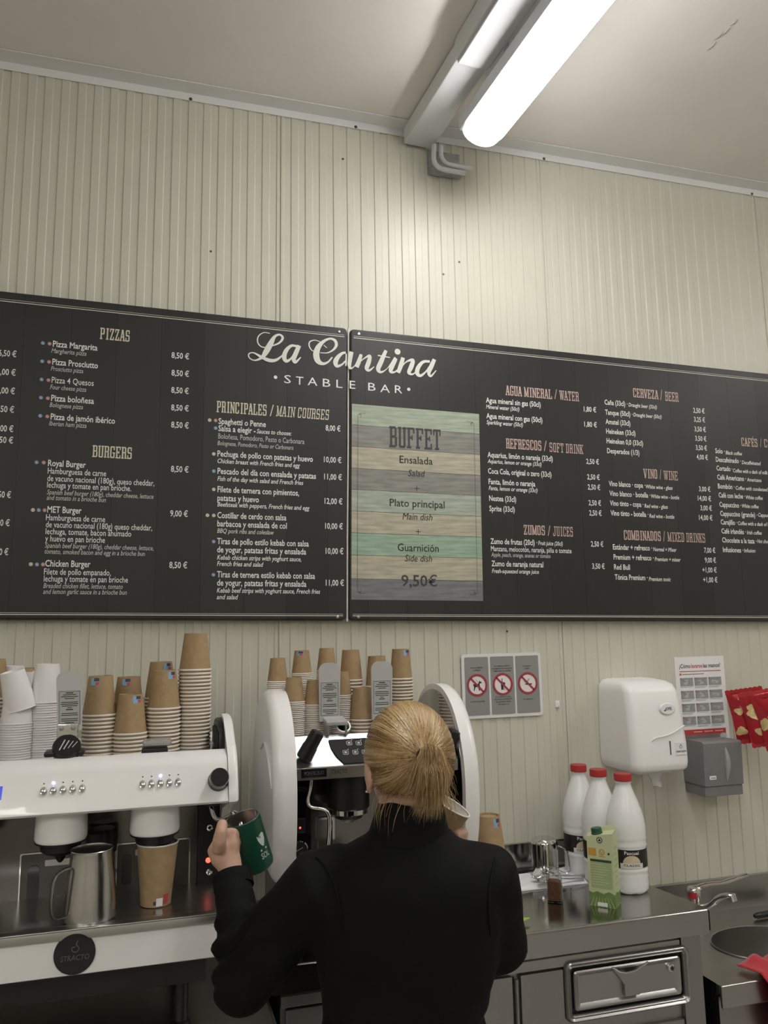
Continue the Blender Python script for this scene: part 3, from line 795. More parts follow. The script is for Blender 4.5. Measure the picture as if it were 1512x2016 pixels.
for u, sgn in ((fu0, 1), (fu1, -1)):
    for v, sv in ((ft, 1), (fb, -1)):
        for k, (r0, da) in enumerate(((0.006, 0.0), (0.003, 0.004))):
            pts = [(u + sgn * (r0 - r0 * math.cos(a)) + sgn * da, v + sv * (r0 * math.sin(a) + da)) for a in [PI * 1.4 * i / 12 for i in range(13)]]
            stroke(orn[u], bq, pts, 0.0005)
        stroke(orn[u], bq, [(u + sgn * 0.008, v + sv * 0.009), (u + sgn * 0.028, v + sv * 0.009)], 0.0005)

run_text()
for key, (nm, m_, par) in {'L_head': ('heading', M_CREAM, boardL), 'L_text': ('item_lettering', M_WINK, boardL), 'L_soft': ('small_lettering', M_DIM, boardL), 'L_script': ('title_script', M_SCRIPT, boardL),
                           'L_thin': ('subtitle', M_WINK, boardL), 'R_head': ('heading', M_PINK, boardR), 'R_text': ('item_lettering', M_WINK, boardR), 'R_soft': ('small_lettering', M_DIM, boardR),
                           'R_script': ('title_script', M_SCRIPT, boardR), 'R_thin': ('subtitle', M_WINK, boardR), 'R_ink': ('card_lettering', M_INK, boardR), 'R_dark': ('card_heading', mat('charcoal_print', (0.055, 0.055, 0.055), 0.6), boardR)}.items():
    for q in LET.get(key, []):
        if q.v: q.build(nm, m_, par, smooth=False)
for q in orn.values(): q.build('card_ornament', M_INK, boardR, smooth=False)
ICOL = {'blue': (0.22, 0.33, 0.50), 'red': (0.48, 0.25, 0.20), 'cream': (0.62, 0.54, 0.42), 'teal': (0.16, 0.36, 0.46)}
for z, x, y, c in ICONS:
    m = MB(); disc(m, bp, *zuv(z, x, y), 0.0056, 16); m.cur = 1
    u, v = zuv(z, x, y); stroke(m, lambda a, b: bp(a, b, .0009), [(u - .0018, v + .0025), (u - .0005, v), (u + .002, v - .0025)], 0.0009)
    m.build('allergen_icon', [mat('icon_' + c, ICOL[c], 0.6), M_DIM], boardL, smooth=False)

# ================================================================== THINGS ON THE WALL
def wfn(o, eu_, ev_):
    o = Vector(o); eu_ = Vector(eu_); ev_ = Vector(ev_); nn = eu_.cross(ev_)
    return lambda a, b, d=0.0: o + eu_ * a + ev_ * b + nn * d


# ---- prohibition sign, three grey fields
tl, tr_, bl = at(908, 1287, -0.006), at(1064, 1285.5, -0.006), at(912.5, 1414.7, -0.006)
SW = (tr_ - tl).length; SH = (tl - bl).length
t_ = math.radians(0.3)
sg = thing('prohibition_sign', (tl + tr_) / 2 + Vector((0, 0.006, -SH)), 'white plate with grey no pets, no alcohol and no smoking pictograms', 'sign')
so = (tl + tr_) / 2 + Vector((0, 0, -SH / 2))
sf = wfn(so, (math.cos(t_), 0, math.sin(t_)), (-math.sin(t_), 0, math.cos(t_)))
m = MB(); m.prism(rrect(SW, SH, 0.010, 5), sf, -0.0055, 0.0); m.build('plate', mat('sign_white', (0.74, 0.73, 0.74), 0.35), sg)
M_SGREY = mat('sign_grey', (0.27, 0.27, 0.265), 0.5); M_SRED = mat('sign_red', (0.36, 0.045, 0.06), 0.45); M_SIVORY = mat('sign_ivory', (0.80, 0.74, 0.74), 0.5)
pw_ = (SW - 0.018) / 3 - 0.005
f1 = lambda a, b: sf(a, b, 0.0006); f2 = lambda a, b: sf(a, b, 0.0010); f3 = lambda a, b: sf(a, b, 0.0014); f4 = lambda a, b: sf(a, b, 0.0018)
sign_txt = []
for i, (top, bot) in enumerate(((('NO SE ADMITEN', 'ANIMALES'), ('NO PETS ALLOWED',)), (('PROHIBIDA LA VENTA', 'DE BEBIDAS ALCOHÓLICAS', 'A MENORES DE 18 AÑOS'), ('IT IS ILLEGAL TO SELL', 'ALCOHOLIC PRODUCTS', 'TO ANYONE UNDER', 'THE AGE OF 18')), (('PROHIBIDO', 'FUMAR'), ('NO SMOKING',)))):
    cx = (i - 1) * (pw_ + 0.0065)
    m = MB(); poly(m, f1, rrect(pw_, SH - 0.020, 0.004, 4, cx, 0)); m.build('grey_field', M_SGREY, sg, smooth=False)
    R0 = pw_ * 0.425; cy = 0.003
    m = MB(); disc(m, f2, cx, cy, R0 * 0.95, 32); m.build('disc', M_SIVORY, sg, smooth=False)
    m = MB()
    if i == 0:
        poly(m, f3, [(cx - .015, cy + .004), (cx - .005, cy + .003), (cx + .008, cy + .005), (cx + .010, cy - .004), (cx + .009, cy - .018), (cx + .006, cy - .018), (cx + .005, cy - .006), (cx - .004, cy - .005), (cx - .008, cy - .010), (cx - .010, cy - .018), (cx - .013, cy - .018), (cx - .011, cy - .006), (cx - .013, cy - .001), (cx - .016, cy + .006)])
        poly(m, f3, [(cx + .004, cy + .004), (cx + .009, cy + .015), (cx + .012, cy + .011), (cx + .017, cy + .009), (cx + .015, cy + .006), (cx + .010, cy + .006), (cx + .009, cy + .003)])
        stroke(m, f3, [(cx + .005, cy + .008), (cx - .005, cy + .019)], 0.0004)
    elif i == 1:
        poly(m, f3, [(cx - .006, cy - .018), (cx + .002, cy - .018), (cx + .002, cy + .004), (cx - .001, cy + .010), (cx - .001, cy + .019), (cx - .0035, cy + .019), (cx - .0035, cy + .010), (cx - .006, cy + .004)])
        poly(m, f3, [(cx + .002, cy + .006), (cx + .008, cy + .006), (cx + .009, cy - .001), (cx + .0055, cy - .005), (cx + .0055, cy - .017), (cx + .008, cy - .018), (cx + .002, cy - .018), (cx + .0045, cy - .017), (cx + .0045, cy - .005), (cx + .001, cy - .001)])
    else:
        rect(m, f3, cx - .008, cy - .005, cx + .015, cy - .001); rect(m, f3, cx - .0105, cy - .005, cx - .0095, cy - .001); rect(m, f3, cx - .013, cy - .005, cx - .012, cy - .001)
        stroke(m, f3, catmull([Vector((cx - .012, cy + .002, 0)), Vector((cx - .009, cy + .007, 0)), Vector((cx - .002, cy + .008, 0)), Vector((cx + .003, cy + .015, 0))], 4), 0.0006)
        stroke(m, f3, catmull([Vector((cx - .009, cy + .001, 0)), Vector((cx - .005, cy + .005, 0)), Vector((cx + .002, cy + .007, 0)), Vector((cx + .006, cy + .015, 0))], 4), 0.0006)
    m.build('pictogram', M_INK, sg, smooth=False)
    m = MB(); ring(m, f4, cx, cy, R0 * 0.80, R0 * 1.0, 36)
    d_ = R0 * 0.86 / math.sqrt(2); e_ = 0.0023
    poly(m, f4, [(cx - d_ - e_, cy + d_ - e_), (cx - d_ + e_, cy + d_ + e_), (cx + d_ + e_, cy - d_ + e_), (cx + d_ - e_, cy - d_ - e_)])
    m.build('red_ring', M_SRED, sg, smooth=False)
    for lines, y0 in ((top, 0.058 if len(top) == 2 else 0.061), (bot, -0.052 if len(bot) == 1 else -0.040)):
        for k, ln in enumerate(lines):
            q = MB(); sign_txt.append(q)
            text_job(q, ln, f2, cx, y0 - k * 0.0082, None, 0.0058, 0.012, 0, True)

# ---- hand-washing poster
tl, tr_, bl = at(1327, 1294, -0.002), at(1424, 1298, -0.002), at(1330, 1461, -0.002)
PW = 0.212; PH = 0.300
pf = wfn(tl, (1, 0, 0.004), (-0.004, 0, 1))
po = thing('hand_washing_poster', tl + Vector((PW / 2, 0.002, -PH)), 'white hand-washing instruction poster with grey pictures half behind towel dispenser', 'poster')
m = MB(); m.prism([(0, -PH), (PW, -PH), (PW, 0), (0, 0)], pf, -0.0012, 0.0); m.build('sheet', M_PAPERW, po)
p1 = lambda a, b: pf(a, b, 0.0005); p2 = lambda a, b: pf(a, b, 0.0009)
M_PRED = mat('poster_red', (0.50, 0.06, 0.05), 0.5); M_PGREY = mat('poster_grey', (0.30, 0.31, 0.32), 0.5, var=0.25, scale=60); M_PDK = mat('poster_dark', (0.20, 0.17, 0.17), 0.5)
q1, q2, q3 = MB(), MB(), MB()
text_job(q1, '¿Cómo', p1, 0.018, -0.040, 0.066, 0.021, 0.012); text_job(q2, 'lavarse', p1, 0.070, -0.040, 0.116, 0.021, 0.012); text_job(q3, 'las manos?', p1, 0.120, -0.040, 0.195, 0.021, 0.012)
poster_txt = [(q1, M_INK), (q2, M_PRED), (q3, M_INK)]
m = MB(); rect(m, p1, 0.018, -0.0535, 0.195, -0.051); m.build('rule', M_PRED, po, smooth=False)
m = MB(); rect(m, p1, 0.018, -0.0655, 0.025, -0.0585); m.build('step_mark', M_PRED, po, smooth=False)
m = MB(); rect(m, p1, 0.028, -0.0635, 0.122, -0.061); m.build('caption', M_GREYINK, po, smooth=False)
for r_ in range(4):
    y = -0.075 - r_ * 0.0455
    for c_ in range(3):
        x = 0.018 + c_ * 0.0605
        m = MB(); rect(m, p1, x, y - 0.029, x + 0.0555, y); m.build('picture', M_PGREY, po, smooth=False)
        m = MB()
        # two hands as simple crossing shapes
        for k in range(3):
            a = 0.6 + 0.5 * k + 0.7 * ((r_ * 3 + c_) % 3)
            cx, cy = x + 0.0275, y - 0.0145
            stroke(m, p2, [(cx - 0.016 * math.cos(a), cy - 0.010 * math.sin(a)), (cx + 0.002, cy + 0.001 * k), (cx + 0.017 * math.cos(a + .5), cy + 0.010 * math.sin(a + .5))], [0.003, 0.0022, 0.001])
        m.build('hands_drawing', mat('poster_pale', (0.47, 0.48, 0.49), 0.5), po, smooth=False)
        m = MB(); rect(m, p1, x, y - 0.033, x + 0.050, y - 0.0318)
        if (r_ + c_) % 3: rect(m, p1, x, y - 0.0368, x + 0.042, y - 0.0356)
        m.build('caption', M_GREYINK, po, smooth=False)
        m = MB(); rect(m, p2, x, y - 0.0055, x + 0.005, y); m.build('step_mark', M_PRED, po, smooth=False)
m = MB(); rect(m, p1, 0.018, -0.2755, 0.197, -0.257); m.build('red_band', M_PRED, po, smooth=False)
m = MB(); rect(m, p1, 0.018, -0.289, 0.197, -0.2757); m.build('grey_band', M_PDK, po, smooth=False)
for k in range(3):
    m = MB(); rect(m, p2, 0.060 + k * 0.045, -0.2665, 0.095 + k * 0.045, -0.2645); m.build('band_caption', M_PAPERW, po, smooth=False)
m = MB(); disc(m, p2, 0.185, -0.283, 0.015, 20, 0.009); m.build('oval_mark', mat('poster_mark', (0.5, 0.53, 0.54), 0.5), po, smooth=False)

# ---- paper towel dispenser
DX0 = at(1178, 1400, 0.0).x
DB = at(1362, 1490, -0.205)
DX1 = DB.x; ZT = at(1200, 1337, -0.05).z; ZB = at(1300, 1516, -0.15).z
td = thing('towel_dispenser', ((DX0 + DX1) / 2, 0, ZB), 'white wall-mounted paper towel dispenser with oval maker badge', 'dispenser')
cxm = (DX0 + DX1) / 2; dw = DX1 - DX0


def dring(z, ins=0.0, fr=0.0):
    # plan outline: straight back on the wall, big rounded front corners
    w2 = dw / 2 - ins; dep = 0.205 - ins - fr
    pts = [(-w2, 0.0)]
    rc = 0.032
    for k in range(7):
        a = PI + PI / 2 * k / 6
        pts.append((-w2 + rc + rc * math.cos(a), -dep + rc + rc * math.sin(a)))
    for k in range(7):
        a = -PI / 2 + PI / 2 * k / 6
        pts.append((w2 - rc + rc * math.cos(a), -dep + rc + rc * math.sin(a)))
    pts.append((w2, 0.0))
    return [Vector((cxm + a, min(-0.001, b), z)) for a, b in pts]


m = MB()
prof = [(ZB, 0.012, 0.0), (ZB + 0.012, 0.002, 0.0), (ZB + 0.03, 0.0, 0.0), (ZB + 0.09, 0.0, 0.002), (ZT - 0.10, 0.003, 0.012), (ZT - 0.04, 0.005, 0.022), (ZT - 0.018, 0.009, 0.032), (ZT - 0.006, 0.020, 0.045), (ZT, 0.040, 0.065)]
m.loft([dring(*p) for p in prof], True); m.build('cover', M_WHITEP, td, ang=50)
yF = -0.205


def td_at(px, py, y): return at(px, py, y)


bc = at(880 + 1038 / 2.392, 1270 + 300 / 2.392, yF + 0.010)
m = MB(); m.lathe([(0.0, 0.004), (0.0265, 0.004), (0.030, 0.0)], 28, (bc.x, bc.y + 0.002, bc.z), Matrix.Rotation(PI / 2, 4, 'X') @ Matrix.Diagonal((1, 0.62, 1, 1)), cap=False); badge = m.build('badge', M_WHITEP, td)
bf = wfn((bc.x, bc.y - 0.0026, bc.z), (1, 0, 0.03), (-0.03, 0, 1))
jofel = MB(); text_job(jofel, 'JOFEL', bf, -0.011, -0.004, 0.016, 0.013, 0.02, 0.2)
m = MB(); poly(m, bf, [(-0.017, -0.006), (-0.010, -0.006), (-0.009, -0.001), (-0.0125, -0.003)]); m.build('badge_mark', mat('navy_ink', (0.02, 0.025, 0.06), 0.5), td, smooth=False)
st = at(880 + 1100 / 2.392, 1270 + 487 / 2.392, yF + 0.001)
m = MB(); m.span((st.x - 0.020, yF - 0.0008, st.z - 0.020), (st.x + 0.020, yF + 0.001, st.z + 0.020), 0.0004, 1); stk = m.build('sticker', M_PAPERW, td)
stf = wfn((st.x, yF - 0.0014, st.z), (1, 0, 0), (0, 0, 1))
inser = MB(); text_job(inser, 'inserquim', stf, -0.0185, -0.011, 0.0185, 0.010, 0.014)
m = MB(); ring(m, stf, 0.0, 0.006, 0.0038, 0.0055, 20); poly(m, stf, [(-0.003, 0.0105), (0.003, 0.0105), (0.0, 0.0155)]); m.build('drop_mark', mat('sticker_blue', (0.10, 0.28, 0.50), 0.5), td, smooth=False)
sl = at(880 + 1053 / 2.392, 1270 + 485 / 2.392, yF)
m = MB(); m.span((sl.x - 0.002, yF - 0.0006, sl.z - 0.022), (sl.x + 0.002, yF + 0.004, sl.z + 0.022), 0.0005, 1); m.build('level_window', mat('slot_dark', (0.10, 0.10, 0.10), 0.5), td)
m = MB(); m.tube(catmull([at(880 + 962 / 2.392, 1270 + 455 / 2.392, yF + .004), at(880 + 985 / 2.392, 1270 + 437 / 2.392, yF - .001), at(880 + 1050 / 2.392, 1270 + 420 / 2.392, yF), at(880 + 1118 / 2.392, 1270 + 378 / 2.392, yF + .001)], 6), 0.0022, 8); m.build('grip_ridge', M_WHITEP, td)
m = MB(); m.span((DX0 + 0.03, -0.17, ZB - 0.006), (DX1 - 0.03, -0.03, ZB + 0.002), 0.003); m.build('outlet', M_WHITEP, td)
# towel end peeking out
tw = at(1290, 1525, -0.12)
m = MB(); rings = []
for k in range(6):
    zz = ZB - 0.004 - 0.011 * k; ww = 0.030 - 0.0035 * k
    rings.append([Vector((tw.x + 0.006 * k * 0.4 + ww * math.cos(a), -0.11 + 0.006 * math.sin(3 * a + k) + 0.010 * math.sin(a), zz + 0.003 * math.sin(2 * a))) for a in [2 * PI * j / 14 for j in range(14)]])
m.loft(rings, True)
tag(m.build('paper_towel', M_PAPERW), 'crumpled white towel end peeking out under the towel dispenser', 'paper towel')

# ---- soap dispenser
SX0, SX1 = at(1363, 1500, 0.0).x, at(1460, 1500, -0.11).x
SZ1, SZ0 = at(1387, 1460, -0.10).z, at(1387, 1569, -0.10).z
SXf = at(1388, 1500, -0.115).x
sd = thing('soap_dispenser', ((SX0 + SX1) / 2, 0, SZ0), 'dark grey wall soap dispenser with curved grip below the poster', 'dispenser')
m = MB(); m.prism([(-0.001, SZ0 + 0.035), (-0.112, SZ0 + 0.035), (-0.116, SZ1 - 0.006), (-0.110, SZ1), (-0.03, SZ1), (-0.001, SZ1 - 0.012)], lambda a, b, d: Vector((d, a, b)), SXf - 0.004, SX1); body = m.build('body', M_GREYP, sd)
m = MB(); m.span((SXf - 0.002, -0.108, SZ0), (SX1 - 0.001, -0.001, SZ0 + 0.034), 0.003); m.build('push_cover', M_GREYP, sd)
m = MB(); gx = at(1430, 1490, -0.117).x
rows = []
for k in range(9):
    t = k / 8; z = SZ0 + 0.050 + t * (SZ1 - SZ0 - 0.065); hw_ = 0.002 + 0.0085 * math.sin(PI * t)
    rows.append([Vector((gx + 0.006 * math.sin(PI * t) + hw_ * math.cos(a), -0.114 - 0.010 * math.sin(PI * t) * max(0, math.sin(a)) + (0.004 if math.sin(a) < 0 else 0), z)) for a in [2 * PI * j / 10 for j in range(10)]])
m.loft(rows, True); m.build('grip', mat('grip_silver', (0.42, 0.42, 0.43), 0.3, 0.4), sd)
lb = at(880 + 1254 / 2.392, 1270 + 626 / 2.392, -0.115)
m = MB(); m.span((lb.x - 0.013, -0.1148, lb.z - 0.006), (lb.x + 0.013, -0.112, lb.z + 0.006), 0.0005, 1); lab = m.build('maker_label', M_WHITEP, sd)
m = MB(); rect(m, wfn((lb.x, -0.1154, lb.z), (1, 0, 0), (0, 0, 1)), -0.009, -0.0015, 0.009, 0.0015); m.build('maker_print', M_GREYINK, sd, smooth=False)

# ---- red snack bags hanging at the wall
M_BAG = mat('red_foil', (0.42, 0.02, 0.03), 0.22, 0.25, var=0.25, scale=9, bump=0.5, bscale=40)
M_CHIP = mat('crisp_print', (0.62, 0.48, 0.22), 0.35, var=0.25, scale=30)
M_FOIL = mat('bag_inside', (0.75, 0.72, 0.70), 0.18, 0.9)


def snack_bag(px, py, y, w_, h_, yaw, roll, tiltx, label):
    c = at(px, py, y)
    M = Matrix.Translation(c) @ Matrix.Rotation(yaw, 4, 'Z') @ Matrix.Rotation(tiltx, 4, 'X') @ Matrix.Rotation(roll, 4, 'Y')
    root = thing('snack_bag', c, label, 'snack bag', 'red snack bags on the wall strip')
    n, k = 10, 8; sh = random.random() * 9

    def P(i, j, s):
        a = i / n * 2 - 1; b = j / k * 2 - 1
        th = 0.021 * max(0, (1 - a ** 4)) * max(0, (1 - abs(b) ** 3)) + 0.0006
        wob = 0.006 * noise.noise(Vector((a * 2.3 + sh, b * 2.3, s)))
        return M @ Vector((a * w_ / 2 * (1 - 0.06 * (1 - b * b)), s * th + wob, b * h_ / 2 * (1 - 0.03 * (1 - a * a))))
    m = MB()
    for s in (-1, 1):
        m.add([P(i, j, s) for j in range(k + 1) for i in range(n + 1)], [(j * (n + 1) + i, j * (n + 1) + i + 1, (j + 1) * (n + 1) + i + 1, (j + 1) * (n + 1) + i) for j in range(k) for i in range(n)])
    m.build('pouch', M_BAG, root)
    for sgn in (-1, 1):
        m = MB(); zig = []
        for i in range(17):
            zig.append((-w_ / 2 + w_ * i / 16, sgn * (h_ / 2 + 0.010 + (0.003 if i % 2 else 0))))
        pts = zig + [(w_ / 2, sgn * (h_ / 2 - 0.004)), (-w_ / 2, sgn * (h_ / 2 - 0.004))]
        m.prism(pts, lambda a, b, d: M @ Vector((a, d, b)), -0.0007, 0.0007); m.build('crimp', M_BAG, root)
    for q in range(7):
        a0 = random.uniform(-0.75, 0.75); b0 = random.uniform(-0.75, 0.75); r0 = random.uniform(0.016, 0.026)
        m = MB(); pts = []
        for t in range(12):
            aa = 2 * PI * t / 12; rr = r0 * (1 + 0.2 * math.sin(3 * aa + q))
            a = max(-.97, min(.97, a0 + rr * math.cos(aa) / (w_ / 2))); b = max(-.95, min(.95, b0 + 0.75 * rr * math.sin(aa) / (h_ / 2)))
            pts.append((a, b))
        up_ = M.to_3x3() @ Vector((0, -0.0022, 0)); V_ = []
        for fr in (1.0, 0.5):
            V_ += [P((a0 + (a - a0) * fr + 1) / 2 * n, (b0 + (b - b0) * fr + 1) / 2 * k, -1) + up_ for a, b in pts]
        V_.append(P((a0 + 1) / 2 * n, (b0 + 1) / 2 * k, -1) + up_)
        m.add(V_, [(t, (t + 1) % 12, 12 + (t + 1) % 12, 12 + t) for t in range(12)] + [(12 + t, 12 + (t + 1) % 12, 24) for t in range(12)]); m.build('printed_crisp', M_CHIP, root)
    m = MB(); pts = []
    for i in range(9):
        pts.append(P(n * 0.62, 1 + 6 * i / 8, -1) + (M.to_3x3() @ Vector((0, -0.001, 0))))
    m.tube(pts, 0.0018, 5, flat=0.3); m.build('seam', M_FOIL, root)
    return root


snack_bag(1476, 1408, -0.085, 0.125, 0.165, math.radians(-38), math.radians(-9), math.radians(-4), 'red snack bag hanging nearest to the hand-washing poster')
snack_bag(1502, 1413, -0.150, 0.120, 0.165, math.radians(-48), math.radians(-12), math.radians(-6), 'red snack bag second from the hand-washing poster')
snack_bag(1528, 1418, -0.205, 0.120, 0.165, math.radians(-55), math.radians(-15), math.radians(-8), 'red snack bag third from the hand-washing poster')
hs = at(1508, 1385, 0)
hk = thing('hanging_strip', (hs.x, 0, hs.z - 0.1), 'narrow metal strip with pegs behind the snack bags', 'rack')
m = MB(); m.span((hs.x - 0.012, -0.004, hs.z - 0.12), (hs.x + 0.012, 0.0, hs.z + 0.035), 0.001, 1); m.build('rail', M_CHROME, hk)
for k in range(2):
    m = MB(); m.tube([(hs.x, -0.003, hs.z + 0.03 - 0.03 * k), (hs.x - 0.01, -0.12, hs.z + 0.03 - 0.03 * k), (hs.x - 0.03, -0.22, hs.z + 0.04 - 0.03 * k)], 0.0025, 8); m.build('peg', M_CHROME, hk)

# ---- little clear hook on the panel
hp = at(1097, 1386, 0)
hk = thing('adhesive_hook', (hp.x, 0, hp.z), 'tiny clear plastic hook stuck on wall between sign and dispenser', 'hook')
m = MB(); m.span((hp.x - 0.008, -0.003, hp.z - 0.011), (hp.x + 0.008, 0.0005, hp.z + 0.011), 0.001, 1); m.build('pad', M_WHITEP, hk)
m = MB(); m.tube(catmull([(hp.x, -0.003, hp.z + 0.004), (hp.x, -0.010, hp.z - 0.002), (hp.x, -0.012, hp.z - 0.007), (hp.x, -0.007, hp.z - 0.009)], 4), 0.002, 8); m.build('prong', M_WHITEP, hk)

run_text()
for q in sign_txt: q.build('lettering', M_INK, sg, smooth=False)
for q, mt in poster_txt: q.build('title', mt, po, smooth=False)
jofel.build('badge_lettering', mat('navy_ink', (0.02, 0.025, 0.06), 0.5), td, smooth=False)
inser.build('sticker_lettering', M_INK, td, smooth=False)

# ================================================================== COUNTERS, SINK
ZW = 0.90
# ---- left bench under the white machine
BZ = 0.82; BX1 = 0.300
bn = thing('steel_bench', (-0.6, -0.3, 0), 'stainless steel bench carrying the white coffee machine', 'bench')
m = MB(); m.span((-2.0, -0.668, BZ - 0.062), (BX1, -0.004, BZ), 0.012, 3); m.build('worktop', M_STEEL, bn)
m = MB(); m.span((-2.0, -0.63, 0.12), (BX1 - 0.02, -0.02, BZ - 0.063)); m.build('carcass', M_STEELV, bn)
for x0 in (-1.9, -1.25, -0.60):
    m = MB(); m.span((x0, -0.672, 0.60), (x0 + 0.62 + (0.26 if x0 == -0.60 else 0), -0.631, BZ - 0.078), 0.008, 2); d = m.build('drawer', M_STEEL, bn)
    m = MB(); m.span((x0 + 0.02, -0.705, BZ - 0.090), (x0 + 0.60 + (0.26 if x0 == -0.60 else 0), -0.673, BZ - 0.078), 0.005, 2); m.build('drawer_lip', M_STEEL, d)
for x in (-1.95, BX1 - 0.06):
    for y in (-0.55, -0.08):
        m = MB(); m.lathe([(0.02, 0), (0.02, 0.12)], 14, (x, y, 0)); m.build('foot', M_DARK, bn)

# ---- right counter with drawer
A = atz(1394, 1786, ZW); B = atz(1282, 1742, ZW); C = atz(1222, 1712, ZW)
RX0 = BX1 + 0.004; YF = -0.500
rc = thing('steel_counter', (0.95, -0.25, 0), 'stainless steel counter with inset drawer carrying milk and jars', 'counter')
pts = [(RX0, YF), (A.x - 0.006, YF), (A.x, YF + 0.006), (B.x, B.y), (C.x, C.y), (C.x - 0.01, -0.004), (RX0, -0.004)]
bm_ = bmesh.new()
vs_ = [bm_.verts.new((x, y, ZW)) for x, y in pts]; fc = bm_.faces.new(vs_)
ex = bmesh.ops.extrude_face_region(bm_, geom=[fc]); bmesh.ops.translate(bm_, vec=(0, 0, -0.064), verts=[v for v in ex['geom'] if isinstance(v, bmesh.types.BMVert)])
bmesh.ops.recalc_face_normals(bm_, faces=bm_.faces)
ed = [e for e in bm_.edges if all(abs(v.co.z - ZW) < 1e-5 for v in e.verts) or all(abs(v.co.x - A.x) < 0.008 and abs(v.co.y - YF) < 0.008 for v in e.verts)]
bmesh.ops.bevel(bm_, geom=ed, offset=0.008, segments=3, profile=0.5, affect='EDGES')
m = MB(); m.bm(bm_); bm_.free(); m.build('worktop', mat('worktop_steel', (0.46, 0.45, 0.44), 0.15, 1.0, var=0.015, scale=6, rvar=0.02, stretch=(1, 40, 40)), rc)
CX1 = A.x - 0.030; CY = -0.472
m = MB(); m.span((RX0 + 0.02, CY, 0.10), (CX1, -0.01, ZW - 0.065)); m.build('carcass', M_STEELV, rc)
# right end post, top rail, left door
xp = at(1343, 1900, CY - 0.012).x
m = MB(); m.span((xp, CY - 0.014, 0.10), (CX1 + 0.001, CY, ZW - 0.066), 0.003); m.build('end_post', M_STEELV, rc)
zr = at(1060, 1912, CY - 0.01).z
xd = at(1112, 1950, CY - 0.01).x
xl = at(1024, 1950, CY - 0.01).x
m = MB(); m.span((RX0 + 0.02, CY - 0.012, zr + 0.002), (xp - 0.003, CY, ZW - 0.075), 0.002); m.build('top_rail', M_STEEL, rc)
m = MB(); m.span((xl, CY - 0.016, 0.14), (xd - 0.004, CY, zr - 0.002), 0.004); d = m.build('door', M_STEELV, rc)
m = MB(); m.span((RX0 + 0.03, CY - 0.016, 0.14), (xl - 0.022, CY, zr - 0.002), 0.004); m.build('door', M_STEELV, rc)
m = MB(); m.tube([(xl - 0.011, CY - 0.012, 0.15), (xl - 0.011, CY - 0.012, zr - 0.01)], 0.006, 10); m.build('door_seal', M_STEELV, rc)
m = MB(); m.span((xd, CY - 0.012, 0.14), (xp - 0.003, CY, at(1250, 1990, CY).z - 0.035), 0.003); m.build('lower_drawer', M_STEELV, rc)
# inset drawer: rounded frame, dished panel, scoop plate, lock
fx0, fx1 = at(1113, 1940, CY - 0.02).x, at(1360, 1930, CY - 0.02).x
fz1 = at(1240, 1876, CY - 0.02).z; fz0 = at(1240, 1997, CY - 0.02).z
fcx, fcz = (fx0 + fx1) / 2, (fz0 + fz1) / 2; fw, fh = fx1 - fx0, fz1 - fz0
ff = lambda a, b, d=0.0: Vector((fcx + a, CY - 0.012 - d, fcz + b))
m = MB()
rings = []
for ins, d in ((0.0, 0.0), (0.002, 0.008), (0.006, 0.012), (0.010, 0.009), (0.012, 0.006), (0.015, 0.009), (0.018, 0.006), (0.020, -0.002)):
    rings.append([ff(a, b, d) for a, b in rrect(fw - 2 * ins, fh - 2 * ins, max(0.004, 0.020 - ins * 0.7), 5)])
m.loft(rings, False); drw = m.build('drawer_frame', M_STEEL, rc)
m = MB(); rings = []
iw, ih = fw - 0.052, fh - 0.052
for ins, d in ((0.0, -0.004), (0.001, 0.004), (0.004, 0.007), (0.008, 0.006), (0.016, -0.001)):
    rings.append([ff(a, b, d) for a, b in rrect(iw - 2 * ins, ih - 2 * ins, max(0.003, 0.010 - ins * 0.3), 4)])
m.loft(rings, True); m.build('drawer_panel', M_STEEL, rc)
m = MB(); m.prism([(-fw / 2 + 0.018, -fh / 2 + 0.018), (fw / 2 - 0.018, -fh / 2 + 0.018), (fw / 2 - 0.018, fh / 2 - 0.018), (-fw / 2 + 0.018, fh / 2 - 0.018)], ff, -0.008, -0.005); m.build('drawer_gap', M_BLACK, drw)
# scoop: wide lip narrowing to a straight chute
m = MB()
top = [(-0.052, ih / 2 - 0.003), (-0.046, ih / 2 - 0.005), (-0.030, ih / 2 - 0.016), (-0.010, ih / 2 - 0.021), (0.020, ih / 2 - 0.018), (0.042, ih / 2 - 0.008), (0.058, ih / 2 - 0.002)]
pts = top + [(0.046, ih / 2 - 0.020), (0.028, 0.0), (0.028, -ih / 2 + 0.020), (-0.016, -ih / 2 + 0.020), (-0.016, 0.0), (-0.036, ih / 2 - 0.022)]
m.prism(pts, ff, 0.0, 0.011); m.build('scoop', M_STEEL, rc)
m = MB(); m.tube([ff(a, b, 0.011) for a, b in top], 0.0022, 8); m.build('scoop_lip', M_CHROME, rc)
m = MB(); m.prism([(-0.028, ih / 2 - 0.014), (-0.008, ih / 2 - 0.018), (0.022, ih / 2 - 0.015), (0.038, ih / 2 - 0.005), (-0.024, ih / 2 - 0.006)], ff, 0.0, 0.004); m.build('scoop_hollow', M_BLACK, rc)
lk = (fw / 2 - 0.058, 0.022)
m = MB(); m.lathe([(0.010, 0), (0.010, 0.008), (0.006, 0.010), (0.004, 0.004)], 18, ff(lk[0], lk[1], 0.0), Matrix.Rotation(PI / 2, 4, 'X')); lock = m.build('lock', M_CHROME, rc)
m = MB(); m.lathe([(0.0045, 0.0095), (0.0, 0.0098)], 14, ff(lk[0], lk[1], 0.0), Matrix.Rotation(PI / 2, 4, 'X'), cap=False); m.build('keyhole', M_BLACK, rc)
